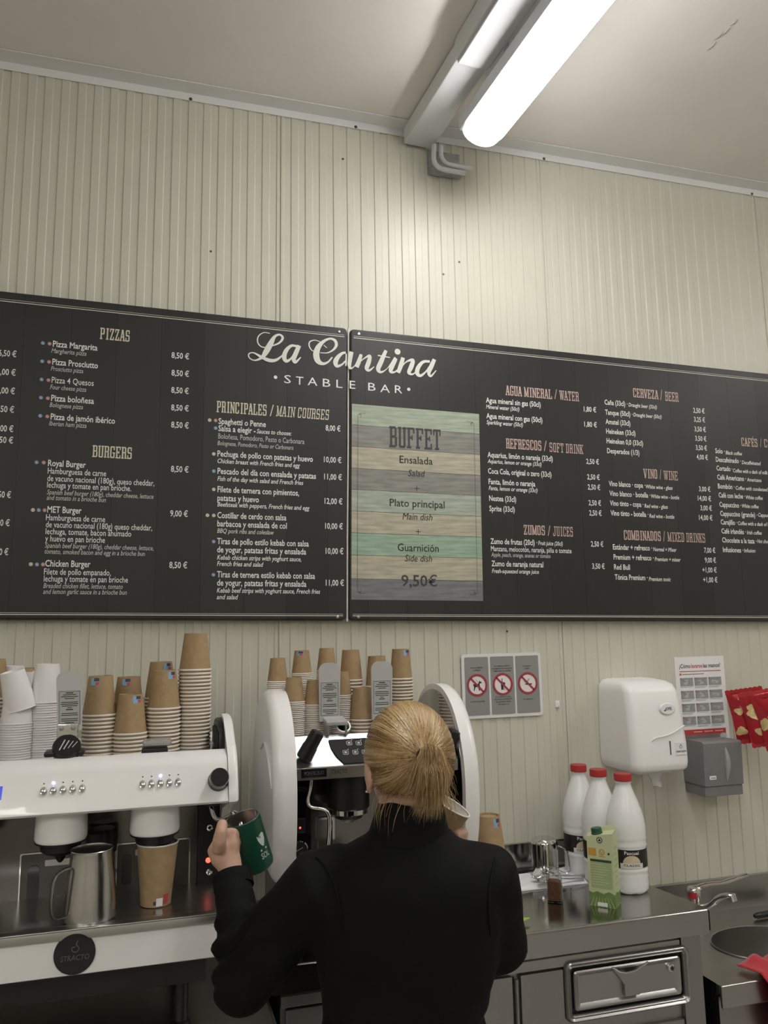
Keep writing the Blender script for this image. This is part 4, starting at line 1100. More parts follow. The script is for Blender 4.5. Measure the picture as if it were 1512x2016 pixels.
for x in (RX0 + 0.06, CX1 - 0.05):
    for y in (-0.42, -0.08):
        m = MB(); m.lathe([(0.02, 0), (0.02, 0.10)], 14, (x, y, 0)); m.build('foot', M_DARK, rc)
# polished upstand against the wall
ua = at(985, 1662, -0.008); ub = at(1150, 1648, -0.008)
tag(MB().span((RX0 + 0.45, -0.012, ZW), (C.x - 0.012, -0.001, (ua.z + ub.z) / 2), 0.003).build('splash_upstand', M_MIRROR), 'polished steel upstand between the counter and the wall', 'splashback')

# ---- hand basin unit, lower than the counter
ZS = 0.70
Sc = atz(1421, 1943, ZS); SXa = A.x + 0.012; SXb = 2.60
SYf = Sc.y
bs = thing('wash_basin', ((SXa + SXb) / 2, -0.25, 0), 'low stainless steel hand basin unit with round bowl', 'sink')
bcx, bcy, brad = 1.865, -0.295, 0.130
m = MB(); n = 48
inner = [Vector((bcx + brad * 1.3 * math.cos(2 * PI * k / n), bcy + brad * math.sin(2 * PI * k / n), ZS)) for k in range(n)]
outer = []
SX0_ = Sc.x; cy0, cy1 = SYf + 0.006, -0.004
for k in range(n):
    dx, dy = math.cos(2 * PI * k / n), math.sin(2 * PI * k / n)
    tx = ((SXb - bcx) / dx) if dx > 1e-6 else ((SX0_ - bcx) / dx if dx < -1e-6 else 1e9)
    ty = ((cy1 - bcy) / dy) if dy > 1e-6 else ((cy0 - bcy) / dy if dy < -1e-6 else 1e9)
    t = min(tx, ty); outer.append(Vector((bcx + dx * t, bcy + dy * t, ZS)))
m.add(inner + outer, [(k, (k + 1) % n, n + (k + 1) % n, n + k) for k in range(n)])
for (cx_, cy_) in ((SX0_, cy0), (SXb, cy0), (SXb, cy1), (SX0_, cy1)):      # corner fillers
    ks = sorted(range(n), key=lambda k: (outer[k].x - cx_) ** 2 + (outer[k].y - cy_) ** 2)[:2]
    a_, b_ = outer[ks[0]], outer[ks[1]]
    if abs(a_.x - b_.x) > 1e-6 and abs(a_.y - b_.y) > 1e-6:
        m.add([a_, b_, Vector((cx_, cy_, ZS))], [(0, 1, 2)])
m.build('deck', M_STEEL, bs, ang=20)
m = MB(); m.lathe([(brad, 0.0), (brad * 1.012, 0.004), (brad * 0.985, 0.003), (brad * 0.97, -0.02), (brad * 0.93, -0.08), (brad * 0.80, -0.125), (brad * 0.45, -0.15), (0.025, -0.155), (0.0, -0.155)], n, (bcx, bcy, ZS), Matrix.Diagonal((1.3, 1, 1, 1)), cap=False); m.build('bowl', M_STEEL, bs)
m = MB(); m.lathe([(0.0, 0.0), (0.022, 0.0), (0.024, 0.003), (0.020, 0.003)], 20, (bcx, bcy, ZS - 0.152), cap=False); m.build('drain', M_CHROME, bs)
zf = at(1424, 1989, SYf).z
m = MB(); m.span((SX0_, SYf, zf), (SXb, SYf + 0.012, ZS + 0.0012), 0.005, 3); m.build('front_apron', M_STEEL, bs)
m = MB(); m.span((SX0_ + 0.01, SYf + 0.03, 0.08), (SXb, SYf + 0.045, zf + 0.02)); m.build('front_panel', M_STEELV, bs)
m = MB(); m.span((SX0_ + 0.012, SYf + 0.05, 0.08), (SX0_ + 0.020, -0.02, ZS - 0.004)); m.build('side_panel', M_BLACK, bs)
zu = at(1400, 1730, -0.006).z
m = MB(); m.span((SX0_, -0.014, ZS - 0.002), (SXb, -0.001, zu), 0.003); m.build('upstand', M_STEEL, bs)
for x in (SX0_ + 0.05, SXb - 0.05):
    m = MB(); m.lathe([(0.02, 0), (0.02, 0.09)], 12, (x, SYf + 0.10, 0)); m.build('foot', M_DARK, bs)
# ---- tap
tb = atz(1366, 1790, ZS); tb = Vector((max(SX0_ + 0.05, at(1366, 1760, -0.10).x), -0.10, ZS))
zt = at(1366, 1760, tb.y).z
tp = thing('mixer_tap', tb, 'chrome mixer tap with long lever over the hand basin', 'tap')
m = MB(); m.lathe([(0.030, 0), (0.030, 0.006), (0.022, 0.012), (0.020, zt - ZS - 0.02), (0.024, zt - ZS - 0.012), (0.024, zt - ZS + 0.012), (0.018, zt - ZS + 0.022), (0.0, zt - ZS + 0.024)], 22, tb, cap=False); m.build('column', M_CHROME, tp)
m = MB(); l0 = Vector((tb.x, tb.y, zt + 0.018)); l1 = at(1425, 1737, tb.y - 0.02); l2 = at(1470, 1722, tb.y - 0.03)
m.tube(catmull([l0, (l0 + l1) / 2 + Vector((0, 0, 0.004)), l1, l2], 5), [0.010] * 5 + [0.008] * 6 + [0.010] * 5, 10, flat=0.7); m.build('lever', M_CHROME, tp)
m = MB(); m.sphere(at(1375, 1751, tb.y - 0.01), 0.011, 12, 8); m.build('lever_joint', M_CHROME, tp)
m = MB(); m.lathe([(0.0247, -0.010), (0.0247, 0.010)], 8, (tb.x, tb.y, zt), None, cap=False, a0=PI * 1.05, a1=PI * 1.42); m.build('red_mark', mat('tap_red', (0.45, 0.03, 0.03), 0.4), tp)
s0 = Vector((tb.x, tb.y, zt - 0.045)); s3 = at(1441, 1765, tb.y - 0.13); s1 = at(1397, 1783, tb.y - 0.05); s2 = at(1415, 1768, tb.y - 0.09)
m = MB(); m.tube(catmull([s0, s1, s2, at(1432, 1764, tb.y - 0.12), s3], 6), 0.010, 12); m.build('spout', M_CHROME, tp)
m = MB(); m.tube([s3 + Vector((-0.001, 0, 0.006)), s3 + Vector((0.003, -0.002, -0.012))], 0.0125, 14); m.build('aerator', M_CHROME, tp)
# ---- black utensil handle lying at the back of the basin
uh = atz(1500, 1803, ZS + 0.010)
ut = thing('brush', (uh.x, uh.y, ZS), 'black handled brush lying at the back of the hand basin', 'brush')
m = MB(); m.tube(catmull([(uh.x - 0.03, uh.y, ZS + 0.012), (uh.x + 0.03, uh.y + 0.003, ZS + 0.013), (uh.x + 0.12, uh.y + 0.01, ZS + 0.013)], 5), [0.006] + [0.010] * 9 + [0.008], 10); m.build('handle', M_BLACK, ut)
m = MB(); m.span((uh.x + 0.11, uh.y - 0.01, ZS + 0.003), (uh.x + 0.19, uh.y + 0.03, ZS + 0.02), 0.004); m.build('head', M_BLACK, ut)
# ---- red cloth over the basin rim
M_RED = mat('red_cloth', (0.48, 0.018, 0.035), 0.85, bump=0.4, bscale=350, sheen=0.3)
c0 = atz(1456, 1905, ZS + 0.004)


def cloth_pt(u, v):
    # u along x, v from the deck forward over the edge and down
    x = c0.x + u * 0.30 + 0.05 * v * (1 - u) - 0.01
    L_ = v * 0.31; flat_len = (c0.y - SYf) + 0.012
    wav = 0.010 * math.sin(u * 9 + v * 4) + 0.006 * math.sin(u * 21 + 2)
    if L_ < flat_len:
        y = c0.y - L_ + (0.05 * u); z = ZS + 0.008 + abs(wav) * 0.8 + 0.014 * math.exp(-((u - 0.2) * 8) ** 2)
        y = max(y, SYf - 0.016)
    else:
        d = L_ - flat_len
        y = SYf - 0.012 - abs(wav) * 1.2; z = ZS + 0.006 - d
    return Vector((x, y, z))


m = MB(); nu, nv = 30, 26
m.add([cloth_pt(i / nu, j / nv) for j in range(nv + 1) for i in range(nu + 1)], [(j * (nu + 1) + i, j * (nu + 1) + i + 1, (j + 1) * (nu + 1) + i + 1, (j + 1) * (nu + 1) + i) for j in range(nv) for i in range(nu)])
rcl = m.build('red_cloth', M_RED, ang=180); tag(rcl, 'red cloth draped over the front of the hand basin', 'cloth')
sol = rcl.modifiers.new('thickness', 'SOLIDIFY'); sol.thickness = 0.003

# ================================================================== COFFEE MACHINES
def face_hit(px, py, y0, z0, k):
    """line of sight meets the sloping face y = y0 + (z - z0) * k"""
    d = _ray(px, py)
    # CAM.y + t dy = y0 + (CAM.z + t dz - z0) k
    t = (y0 + (CAM.z - z0) * k - CAM.y) / (d.y - d.z * k)
    return CAM + d * t


M_LED_BLUE = mat('led_blue', (0.3, 0.5, 1.0), 0.3, emit=(0.25, 0.45, 1.0), estr=14.0)
M_LED_RED = mat('led_red', (1.0, 0.1, 0.05), 0.3, emit=(1.0, 0.10, 0.05), estr=2.5)
M_LABELG = mat('label_grey', (0.42, 0.43, 0.42), 0.5)
M_PLATE = mat('lever_aluminium', (0.56, 0.55, 0.56), 0.35, 0.35)


def instruction_plate(parent, px, py0, py1, wpx, y, thick=0.006):
    """upright rounded lever plate with a printed label; px = centre at mid height"""
    a = at(px, py0, y); b = at(px, py1, y)
    wd = (at(px + wpx / 2, (py0 + py1) / 2, y) - at(px - wpx / 2, (py0 + py1) / 2, y)).length
    h = (a - b).length; base = b
    up = (a - b).normalized(); ru = Vector((1, 0, 0)); nn = ru.cross(up).normalized()
    fn = lambda u_, v_, d_=0.0: base + ru * u_ + up * v_ - nn * (-d_)
    pts = [(-wd / 2 * 0.92, 0), (wd / 2 * 0.92, 0)]
    rr_ = wd * 0.36
    for k in range(9):
        t = PI / 2 * k / 8; pts.append((wd / 2 - rr_ + rr_ * math.cos(t), h - rr_ + rr_ * math.sin(t)))
    for k in range(9):
        t = PI / 2 + PI / 2 * k / 8; pts.append((-wd / 2 + rr_ + rr_ * math.cos(t), h - rr_ + rr_ * math.sin(t)))
    sgn = 1 if nn.y < 0 else -1
    F = lambda u_, v_, d_=0.0: base + ru * u_ + up * v_ + nn * (sgn * d_)
    m = MB(); m.prism(pts, F, -thick, 0.0); pl = m.build('lever_plate', M_PLATE, parent)
    lw, l0, l1 = wd * 0.80, h * 0.10, h * 0.66
    m = MB(); rect(m, lambda p, q: F(p, q, 0.0005), -lw / 2, l0, lw / 2, l1); m.build('label', M_LABELG, pl, smooth=False)
    m = MB()
    for (a0, b0, a1, b1) in ((-lw / 2, l0, lw / 2, l0 + .0008), (-lw / 2, l1 - .0008, lw / 2, l1), (-lw / 2, l0, -lw / 2 + .0008, l1), (lw / 2 - .0008, l0, lw / 2, l1)):
        rect(m, lambda p, q: F(p, q, 0.0009), a0, b0, a1, b1)
    m.build('label_border', M_INK, pl, smooth=False)
    m = MB(); rows = (0.36, 0.62, 0.80, 0.46, None, 0.78, 0.82, 0.74, 0.22, 0.34, None, 0.74, 0.80, None, 0.78, 0.78, 0.44)
    for k, r_ in enumerate(rows):
        if r_ is None: continue
        v = l1 - (k + 1) * (l1 - l0) / (len(rows) + 1); hh = 0.0011 if k in (0, 9) else 0.0008
        rect(m, lambda p, q: F(p, q, 0.0009), -lw / 2 * r_, v - hh, lw / 2 * r_, v + hh)
    tx = m.build('label_print', M_INK, pl, smooth=False); tx['kind'] = 'stuff'
    return pl, F, wd, h


# ------------------------------------------------------------------ machine 1: white, wide
m1 = thing('coffee_machine', (-0.2, -0.35, BZ), 'wide white coffee machine with round black badge and rows of chrome buttons', 'coffee machine')
HX0, HX1 = -0.66, 0.184
prof = [(-0.600, 1.302), (-0.5985, 1.308), (-0.583, 1.345), (-0.567, 1.378), (-0.556, 1.391), (-0.542, 1.399), (-0.525, 1.405), (-0.515, 1.406), (-0.509, 1.402), (-0.505, 1.388), (-0.16, 1.388), (-0.15, 1.402), (-0.12, 1.402), (-0.12, 1.255), (-0.36, 1.262), (-0.575, 1.294), (-0.594, 1.297)]
m = MB(); m.prism(prof, lambda a, b, d: Vector((d, a, b)), HX0, HX1); m.build('head', M_WHITE, m1, ang=28)
m = MB(); m.span((HX0 + 0.01, -0.500, 1.3875), (HX1 - 0.004, -0.165, 1.3905)); m.build('cup_tray', M_MIRROR, m1)
# white end cheek with arched top and black inner guard
cheek = [(-0.601, 1.300), (-0.598, 1.320), (-0.585, 1.352), (-0.566, 1.385), (-0.540, 1.410), (-0.505, 1.428), (-0.47, 1.450), (-0.43, 1.468), (-0.38, 1.474), (-0.33, 1.468), (-0.28, 1.445), (-0.24, 1.41), (-0.21, 1.36), (-0.20, 1.25), (-0.20, 1.00), (-0.36, 1.00), (-0.375, 1.10), (-0.39, 1.21), (-0.44, 1.255), (-0.55, 1.285), (-0.592, 1.294)]
cheek = [(p_.x, p_.y) for p_ in catmull([Vector((a, b, 0)) for a, b in cheek[:15]], 3)] + cheek[15:]
for x0, x1 in ((HX1 + 0.001, HX1 + 0.024), (HX0 - 0.024, HX0 - 0.001)):
    bm_ = bmesh.new(); vs_ = [bm_.verts.new((x0, a, b)) for a, b in cheek]; fc = bm_.faces.new(vs_)
    ex = bmesh.ops.extrude_face_region(bm_, geom=[fc]); bmesh.ops.translate(bm_, vec=(x1 - x0, 0, 0), verts=[v for v in ex['geom'] if isinstance(v, bmesh.types.BMVert)])
    outer_x = x1 if x0 > 0 else x0
    bmesh.ops.bevel(bm_, geom=[e for e in bm_.edges if all(abs(v.co.x - outer_x) < 1e-6 for v in e.verts)], offset=0.009, segments=3, profile=0.5, affect='EDGES')
    bmesh.ops.recalc_face_normals(bm_, faces=bm_.faces); m = MB(); m.bm(bm_); bm_.free(); m.build('end_cheek', M_WHITE, m1, ang=40)
m = MB(); guard = [(-0.49, 1.395), (-0.475, 1.43), (-0.44, 1.455), (-0.38, 1.466), (-0.32, 1.455), (-0.275, 1.43), (-0.26, 1.395)]
m.prism(guard, lambda a, b, d: Vector((d, a, b)), HX1 - 0.012, HX1 + 0.0005); gd = m.build('end_guard', M_BLACK, m1)
for k in range(6):
    m = MB(); y = -0.455 + 0.030 * k; m.span((HX1 - 0.0155, y - 0.006, 1.397), (HX1 - 0.0118, y + 0.006, 1.45 - 0.012 * abs(k - 2.5) / 2.5)); m.build('guard_rib', M_BLACK, gd)
# control buttons and LEDs on the sloping front
FK = 0.43
nrm = Vector((0, -1, FK)).normalized()
Rn = nrm.to_track_quat('Z', 'Y').to_matrix().to_4x4()
lit = (1, 7)
for k, (px, py) in enumerate([(86 + 19 * i, 1559 - 1.4 * i) for i in range(5)] + [(280.5 + 17.5 * i, 1545.5 - 1.1 * i) for i in range(5)]):
    p = face_hit(px, py, -0.600, 1.303, FK)
    m = MB(); m.lathe([(0.0095, 0.0), (0.0095, 0.003), (0.0075, 0.006), (0.005, 0.0050), (0.0, 0.0045)], 18, p, Rn @ Matrix.Diagonal((0.82, 1.1, 1, 1)), cap=False); b_ = m.build('button', M_CHROME, m1)
    q = face_hit(px + 0.5, py - 16, -0.600, 1.303, FK)
    m = MB(); m.lathe([(0.0016 if k not in lit else 0.0030, 0.0), (0.0012 if k not in lit else 0.0022, 0.0016), (0, 0.002)], 10, q, Rn, cap=False)
    m.build('indicator', M_LED_BLUE if k in lit else M_INK, m1)
p = face_hit(0, 1562, -0.600, 1.303, FK)
m = MB(); m.span((-0.020, -0.014, -0.002), (0.004, 0.014, 0.002)); m.xf(Matrix.Translation(p) @ Rn); m.build('display', mat('display_blue', (0.02, 0.04, 0.35), 0.2, emit=(0.05, 0.1, 0.8), estr=0.5), m1)
# steam knob
p = face_hit(430, 1537, -0.600, 1.303, FK)
m = MB(); m.lathe([(0.024, 0.0), (0.024, 0.004), (0.0215, 0.008), (0.0215, 0.032), (0.0195, 0.036), (0.0, 0.036)], 28, p, Rn, cap=False); m.build('steam_knob', M_BLACKG, m1)
# rear wall of the work space, dark mirror, with two framed panels
m = MB(); m.span((HX0, -0.375, 1.0), (HX1 - 0.02, -0.36, 1.30)); bk = m.build('rear_panel', mat('rear_dark_steel', (0.16, 0.15, 0.145), 0.16, 0.9, var=0.15, scale=4), m1)
for px0, py0, px1, py1, slot in ((40, 1681, 226, 1776, (65, 1738, 11, 33)), (229, 1661, 373, 1752, (249, 1712, 10, 30))):
    a = at(px0, py0, -0.378); b = at(px1, py1, -0.378); zc_ = (a.z + b.z) / 2
    w_, h_ = b.x - a.x, a.z - b.z
    F = lambda u_, v_, d_=0.0, ca=((a + b) / 2): Vector((ca.x + u_, -0.3765 - d_, ca.z + v_))
    m = MB(); m.loft([[F(p_, q_, d_) for p_, q_ in rrect(w_ - 2 * i_, h_ - 2 * i_, 0.004, 3)] for i_, d_ in ((0, 0), (0, 0.004), (0.003, 0.004), (0.003, 0))], False); m.build('window_frame', M_CHROME, bk)
    m = MB(); m.prism(rrect(w_ - 0.008, h_ - 0.008, 0.003, 3), F, -0.0005, 0.0012); m.build('window_plate', M_DARK, bk)
    sp = at(slot[0], slot[1], -0.378); m = MB()
    m.prism(rrect(slot[2] * 2 * 0.00115, slot[3] * 2 * 0.00115, 0.009, 5, sp.x - (a.x + b.x) / 2, sp.z - zc_), F, 0.001, 0.0035); m.build('slot', M_BLACKG, bk)
    m = MB(); m.prism(rrect(w_ * 0.45, 0.014, 0.002, 3, -w_ * 0.02, h_ * 0.30), F, 0.001, 0.003); m.build('handle_bar', M_STEEL, bk)
# black boiler cap behind the milk jug
p = at(199, 1655, -0.44); m = MB(); m.lathe([(0.035, 0), (0.036, 0.045), (0.030, 0.052), (0, 0.052)], 24, (p.x, -0.412, p.z - 0.03), cap=False); m.build('tamper_cap', M_BLACK, m1)
# groups: white cup, black spout
for px, py in ((121, 1610), (306, 1597), (-75, 1625)):
    c = at(px, py, -0.53); zb = 1.231
    m = MB(); m.lathe([(0.053, 0.075), (0.054, 0.060), (0.0555, 0.006), (0.053, 0.0), (0.0, 0.0)], 36, (c.x, -0.52, zb), cap=False); g = m.build('group_head', M_WHITE, m1)
    m = MB(); m.lathe([(0.0545, 0.0), (0.0545, -0.003), (0.044, -0.004), (0.042, -0.020), (0.034, -0.026), (0.012, -0.034), (0.007, -0.044), (0.003, -0.048), (0, -0.048)], 28, (c.x, -0.52, zb), cap=False); m.build('spout', M_BLACK, g)
# drip tray and white lower front
m = MB()
tray = [(-0.645, 1.071), (-0.642, 1.079), (-0.632, 1.082), (-0.610, 1.079), (-0.595, 1.074), (-0.37, 1.071), (-0.37, 1.045), (-0.645, 1.060)]
m.prism(tray, lambda a, b, d: Vector((d, a, b)), HX0, 0.168); m.build('drip_tray', M_STEEL, m1, ang=50)
m = MB(); m.span((HX0, -0.643, 1.0735), (0.160, -0.640, 1.0775)); m.build('tray_gap', M_BLACK, m1)
m = MB(); m.prism([(-0.641, 0.991), (-0.636, 0.988), (-0.30, 0.988), (-0.30, 1.058), (-0.637, 1.069), (-0.641, 1.066)], lambda a, b, d: Vector((d, a, b)), HX0, 0.159); m.build('lower_front', M_WHITE, m1)
m = MB(); m.span((HX0 + 0.01, -0.60, 0.93), (0.14, -0.20, 0.989)); m.build('base', M_BLACK, m1)
for x in (-0.56, 0.09):
    for y in (-0.56, -0.25):
        m = MB(); m.lathe([(0.024, 0), (0.022, 0.02), (0.016, 0.024), (0.016, 0.112)], 18, (x, y, BZ)); m.build('foot', M_BLACK, m1)
# badge
p = at(147, 1877, -0.642)
m = MB(); m.lathe([(0.0405, 0), (0.0405, 0.003), (0.038, 0.0045), (0.0, 0.0045)], 40, (p.x, -0.641, p.z), Matrix.Rotation(PI / 2, 4, 'X'), cap=False); bd = m.build('badge', M_BLACKG, m1)
bfn = lambda a, b, d=0.0: Vector((p.x + a, -0.6462, p.z + b))
M_BADGE = mat('badge_grey', (0.10, 0.10, 0.11), 0.4)
badge_t = MB(); text_job(badge_t, 'STRACTO', bfn, -0.027, -0.012, 0.029, 0.015, 0.008, 0.15)
m = MB(); stroke(m, bfn, catmull([Vector((0.006, 0.026, 0)), Vector((0.003, 0.018, 0)), Vector((0.008, 0.011, 0)), Vector((0.004, 0.004, 0)), Vector((-0.004, 0.006, 0)), Vector((-0.005, 0.013, 0)), Vector((0.001, 0.014, 0))], 6), 0.0010); m.build('badge_swirl', M_BADGE, bd, smooth=False)
# right-hand service end: bolts and red pilot light
m = MB(); m.span((HX1 - 0.055, -0.40, 1.06), (HX1 - 0.001, -0.37, 1.29), 0.004); se = m.build('service_end', M_BLACK, m1)
for px, py in ((413, 1629.5), (412, 1716.5)):
    q = at(px, py, -0.402); m = MB(); m.lathe([(0.0075, 0), (0.0075, 0.004), (0.0045, 0.005), (0.004, 0.001), (0, 0.001)], 16, (min(q.x, HX1 - 0.008), -0.400, q.z), Matrix.Rotation(PI / 2, 4, 'X'), cap=False); m.build('bolt', M_CHROME, m1)
q = at(410, 1694, -0.402); m = MB(); m.lathe([(0.0065, 0), (0.0055, 0.004), (0, 0.006)], 14, (q.x, -0.400, q.z), Matrix.Rotation(PI / 2, 4, 'X'), cap=False); m.build('pilot_light', M_LED_RED, m1)
# steam wand
m = MB(); wp = [at(415, 1580, -0.575), at(417, 1595, -0.585), at(424, 1611, -0.60), at(436, 1614, -0.615), at(450, 1607, -0.635), at(459, 1602, -0.655), at(467, 1606, -0.675), at(474, 1622, -0.690), at(478, 1640, -0.70)]
C = catmull(wp, 5); m.tube(C, [0.0048] * 26 + [0.0068] * (len(C) - 26), 12); m.build('steam_wand', M_CHROME, m1)
q = at(417, 1582, -0.57); m = MB(); m.lathe([(0.020, 0), (0.020, 0.003), (0, 0.003)], 22, (q.x, -0.572, 1.2915), cap=False); m.build('wand_socket', M_BLACK, m1)
# capsule levers on the top
pl, F, wd, h = instruction_plate(m1, 137, 1321, 1438, 52, -0.485)
c = F(0, -0.004, 0.0)
m = MB(); m.box(F(-0.004, -0.004, 0.004), (wd * 0.80, 0.008, 0.040), 0.004); br_ = m.build('bracket', M_CHROME, m1)
for s in (-1, 1):
    m = MB(); m.lathe([(0.006, 0), (0.006, 0.004), (0.0, 0.005)], 6, F(s * wd * 0.22 - 0.004, 0.006, 0.008), Matrix.Rotation(PI / 2, 4, 'X'), cap=False); m.build('bolt', M_STEEL, br_)
cp = at(131, 1470, -0.505)
m = MB(); Rc = Matrix.Rotation(math.radians(52), 4, 'X')
m.lathe([(0.031, -0.018), (0.031, 0.0), (0.028, 0.006), (0.0, 0.006)], 28, cp, Rc, cap=False); cap_ = m.build('capsule_cap', M_BLACK, m1)
cf = lambda a, b, d=0.0: cp + Rc.to_3x3() @ Vector((a, b, 0.0066))
m = MB()
for k in range(4):
    a = -0.014 + 0.009 * k; stroke(m, cf, [(a, -0.012 + 0.002 * k), (a + 0.010, 0.014 - 0.002 * k)], 0.0012 if k < 2 else 0.0008)
m.build('cap_lettering', M_DIM, cap_, smooth=False)
m = MB(); m.box(at(128, 1478, -0.49) + Vector((0, 0, -0.004)), (0.085, 0.05, 0.012), 0.004); m.build('capsule_base', M_BLACK, m1)
# lowered lever with clear cover
q = at(305, 1466, -0.475)
m = MB(); m.box((q.x, -0.475, 1.402), (0.060, 0.045, 0.024), 0.005); m.build('capsule_base', M_BLACK, m1)
m = MB(); m.box((q.x + 0.005, -0.475, 1.4245), (0.066, 0.050, 0.014), 0.006); m.build('clear_cover', mat('smoky_clear', (0.55, 0.54, 0.53), 0.2, trans=0.5), m1)

# ------------------------------------------------------------------ machine 2: polished front, white cheeks
m2 = thing('espresso_machine', (0.57, -0.28, ZW), 'polished espresso machine with white arched side cheeks beside the wide white one', 'coffee machine')
arch = [(-0.47, 1.075), (-0.500, 1.13), (-0.517, 1.20), (-0.522, 1.27), (-0.518, 1.325), (-0.505, 1.375), (-0.480, 1.425), (-0.445, 1.470), (-0.40, 1.503), (-0.35, 1.522), (-0.29, 1.526), (-0.225, 1.512), (-0.165, 1.475), (-0.115, 1.41), (-0.08, 1.31), (-0.065, 1.20), (-0.07, 1.075)]
arch = [(p_.x, p_.y) for p_ in catmull([Vector((a, b, 0)) for a, b in arch], 4)]
for nm, x0, x1 in (('left', 0.300, 0.356), ('right', 0.793, 0.840)):
    bm_ = bmesh.new(); vs_ = [bm_.verts.new((x0, a, b)) for a, b in arch]; fc = bm_.faces.new(vs_)
    ex = bmesh.ops.extrude_face_region(bm_, geom=[fc]); bmesh.ops.translate(bm_, vec=(x1 - x0, 0, 0), verts=[v for v in ex['geom'] if isinstance(v, bmesh.types.BMVert)])
    ox = x0 if nm == 'left' else x1
    bmesh.ops.bevel(bm_, geom=[e for e in bm_.edges if all(abs(v.co.x - ox) < 1e-6 for v in e.verts)], offset=0.024, segments=5, profile=0.5, affect='EDGES')
    bmesh.ops.recalc_face_normals(bm_, faces=bm_.faces); m = MB(); m.bm(bm_); bm_.free(); ck = m.build('side_cheek', M_WHITE, m2, ang=45)
    xi = x1 if nm == 'left' else x0; sg_ = 1 if nm == 'left' else -1
    inner_ = [((a + 0.32) * 0.93 - 0.32 + 0.006, (b - 1.30) * 0.93 + 1.30) for a, b in arch]
    m = MB(); m.prism(inner_, lambda a, b, d: Vector((d, a, b)), xi, xi + sg_ * 0.0015); m.build('inner_mirror', M_MIRROR, ck)
# raised swoosh on the outer face of the left cheek
m = MB(); m.tube(catmull([(0.302, -0.478, 1.30), (0.299, -0.43, 1.37), (0.2985, -0.36, 1.395), (0.299, -0.29, 1.37)], 6), 0.004, 8, flat=0.5); m.build('cheek_crease', M_WHITE, m2)
BX0, BX1_ = 0.357, 0.790
m = MB(); m.prism([(-0.398, 1.409), (-0.404, 1.413), (-0.412, 1.412), (-0.480, 1.345), (-0.150, 1.345), (-0.150, 1.396), (-0.392, 1.396)], lambda a, b, d: Vector((d, a, b)), BX0, BX1_); m.build('upper_body', mat('satin_aluminium', (0.50, 0.51, 0.53), 0.30, 0.9), m2, ang=25)
m = MB(); m.span((BX0 + 0.002, -0.488, 1.315), (BX1_ - 0.002, -0.470, 1.345), 0.002); nb = m.build('name_bar', M_STEEL, m2)
m = MB(); m.span((BX0, -0.470, 1.322), (BX1_, -0.15, 1.346)); m.build('group_plate', M_MIRROR, m2)
m = MB(); m.span((BX0 + 0.005, -0.385, 1.396), (BX1_ - 0.005, -0.155, 1.399)); m.build('cup_tray', M_MIRROR, m2)
n0 = at(593, 1524, -0.489); n1 = at(643, 1520, -0.489)
m = MB(); m.span((n0.x, -0.4895, n0.z - 0.010), (n1.x, -0.487, n0.z + 0.010)); m.build('maker_plate', M_BLACKG, nb)
mon = MB(); text_job(mon, 'MONTECELIO', lambda a, b, d=0: Vector((a, -0.4900, b)), n0.x + 0.007, n0.z - 0.0035, n1.x - 0.007, 0.0125, 0.004)
s0 = at(650, 1522, -0.489); s1 = at(684, 1520, -0.489)
strc = MB(); text_job(strc, 'STRACTO', lambda a, b, d=0: Vector((a, -0.4885, b)), s0.x, s0.z - 0.003, s1.x, 0.0155, 0.008, 0.15)
# black touch pad lying on the slope
SK = (-0.480 + 0.412) / (1.345 - 1.412)
hit2 = lambda px, py: face_hit(px, py, -0.480, 1.345, SK)
n2 = Vector((0, -1, SK)).normalized(); R2 = n2.to_track_quat('Z', 'Y').to_matrix().to_4x4()
pc = hit2(718, 1478); a_ = hit2(652, 1478); b_ = hit2(718, 1455); hw2 = (pc - a_).length; hh2 = (b_ - pc).length
T2 = Matrix.Translation(pc) @ R2
padf = lambda a, b, d=0.0: T2 @ Vector((a, b, d))
if (padf(1, 0) - padf(0, 0)).x < 0:
    T2 = T2 @ Matrix.Rotation(PI, 4, 'Z')
bar = [(-hw2 * 1.02, hh2), (-hw2 * 0.99, hh2 * 0.3), (-hw2 * 0.90, -hh2 * 0.3), (-hw2 * 0.70, -hh2), (hw2 * 0.70, -hh2), (hw2 * 0.90, -hh2 * 0.3), (hw2 * 0.99, hh2 * 0.3), (hw2 * 1.02, hh2)]
m = MB(); m.prism(bar, padf, -0.001, 0.004); pad = m.build('touch_pad', mat('pad_black', (0.006, 0.006, 0.007), 0.55, spec=0.25), m2)
for px, py in ((687, 1465), (705.5, 1465), (724, 1464.5), (743, 1464), (680, 1483.5), (699, 1483), (717.5, 1482.5), (736, 1482)):
    q = T2.inverted() @ hit2(px, py)
    m = MB(); pf_ = lambda a, b, d=0.0: padf(a, b, 0.0046)
    o_ = rrect(0.015, 0.014, 0.004, 3, q.x, q.y); i_ = rrect(0.0132, 0.0122, 0.0034, 3, q.x, q.y)
    m.add([pf_(*p_) for p_ in o_] + [pf_(*p_) for p_ in i_], [(k, (k + 1) % len(o_), len(o_) + (k + 1) % len(o_), len(o_) + k) for k in range(len(o_))])
    poly(m, pf_, [(q.x - 0.004, q.y - 0.001), (q.x + 0.004, q.y - 0.001), (q.x + 0.003, q.y + 0.003), (q.x - 0.003, q.y + 0.003)]); rect(m, pf_, q.x - 0.004, q.y - 0.004, q.x + 0.004, q.y - 0.003)
    disc(m, pf_, q.x + 0.008, q.y + 0.009, 0.0013, 8)
    m.build('touch_icon', M_DIM, pad, smooth=False)
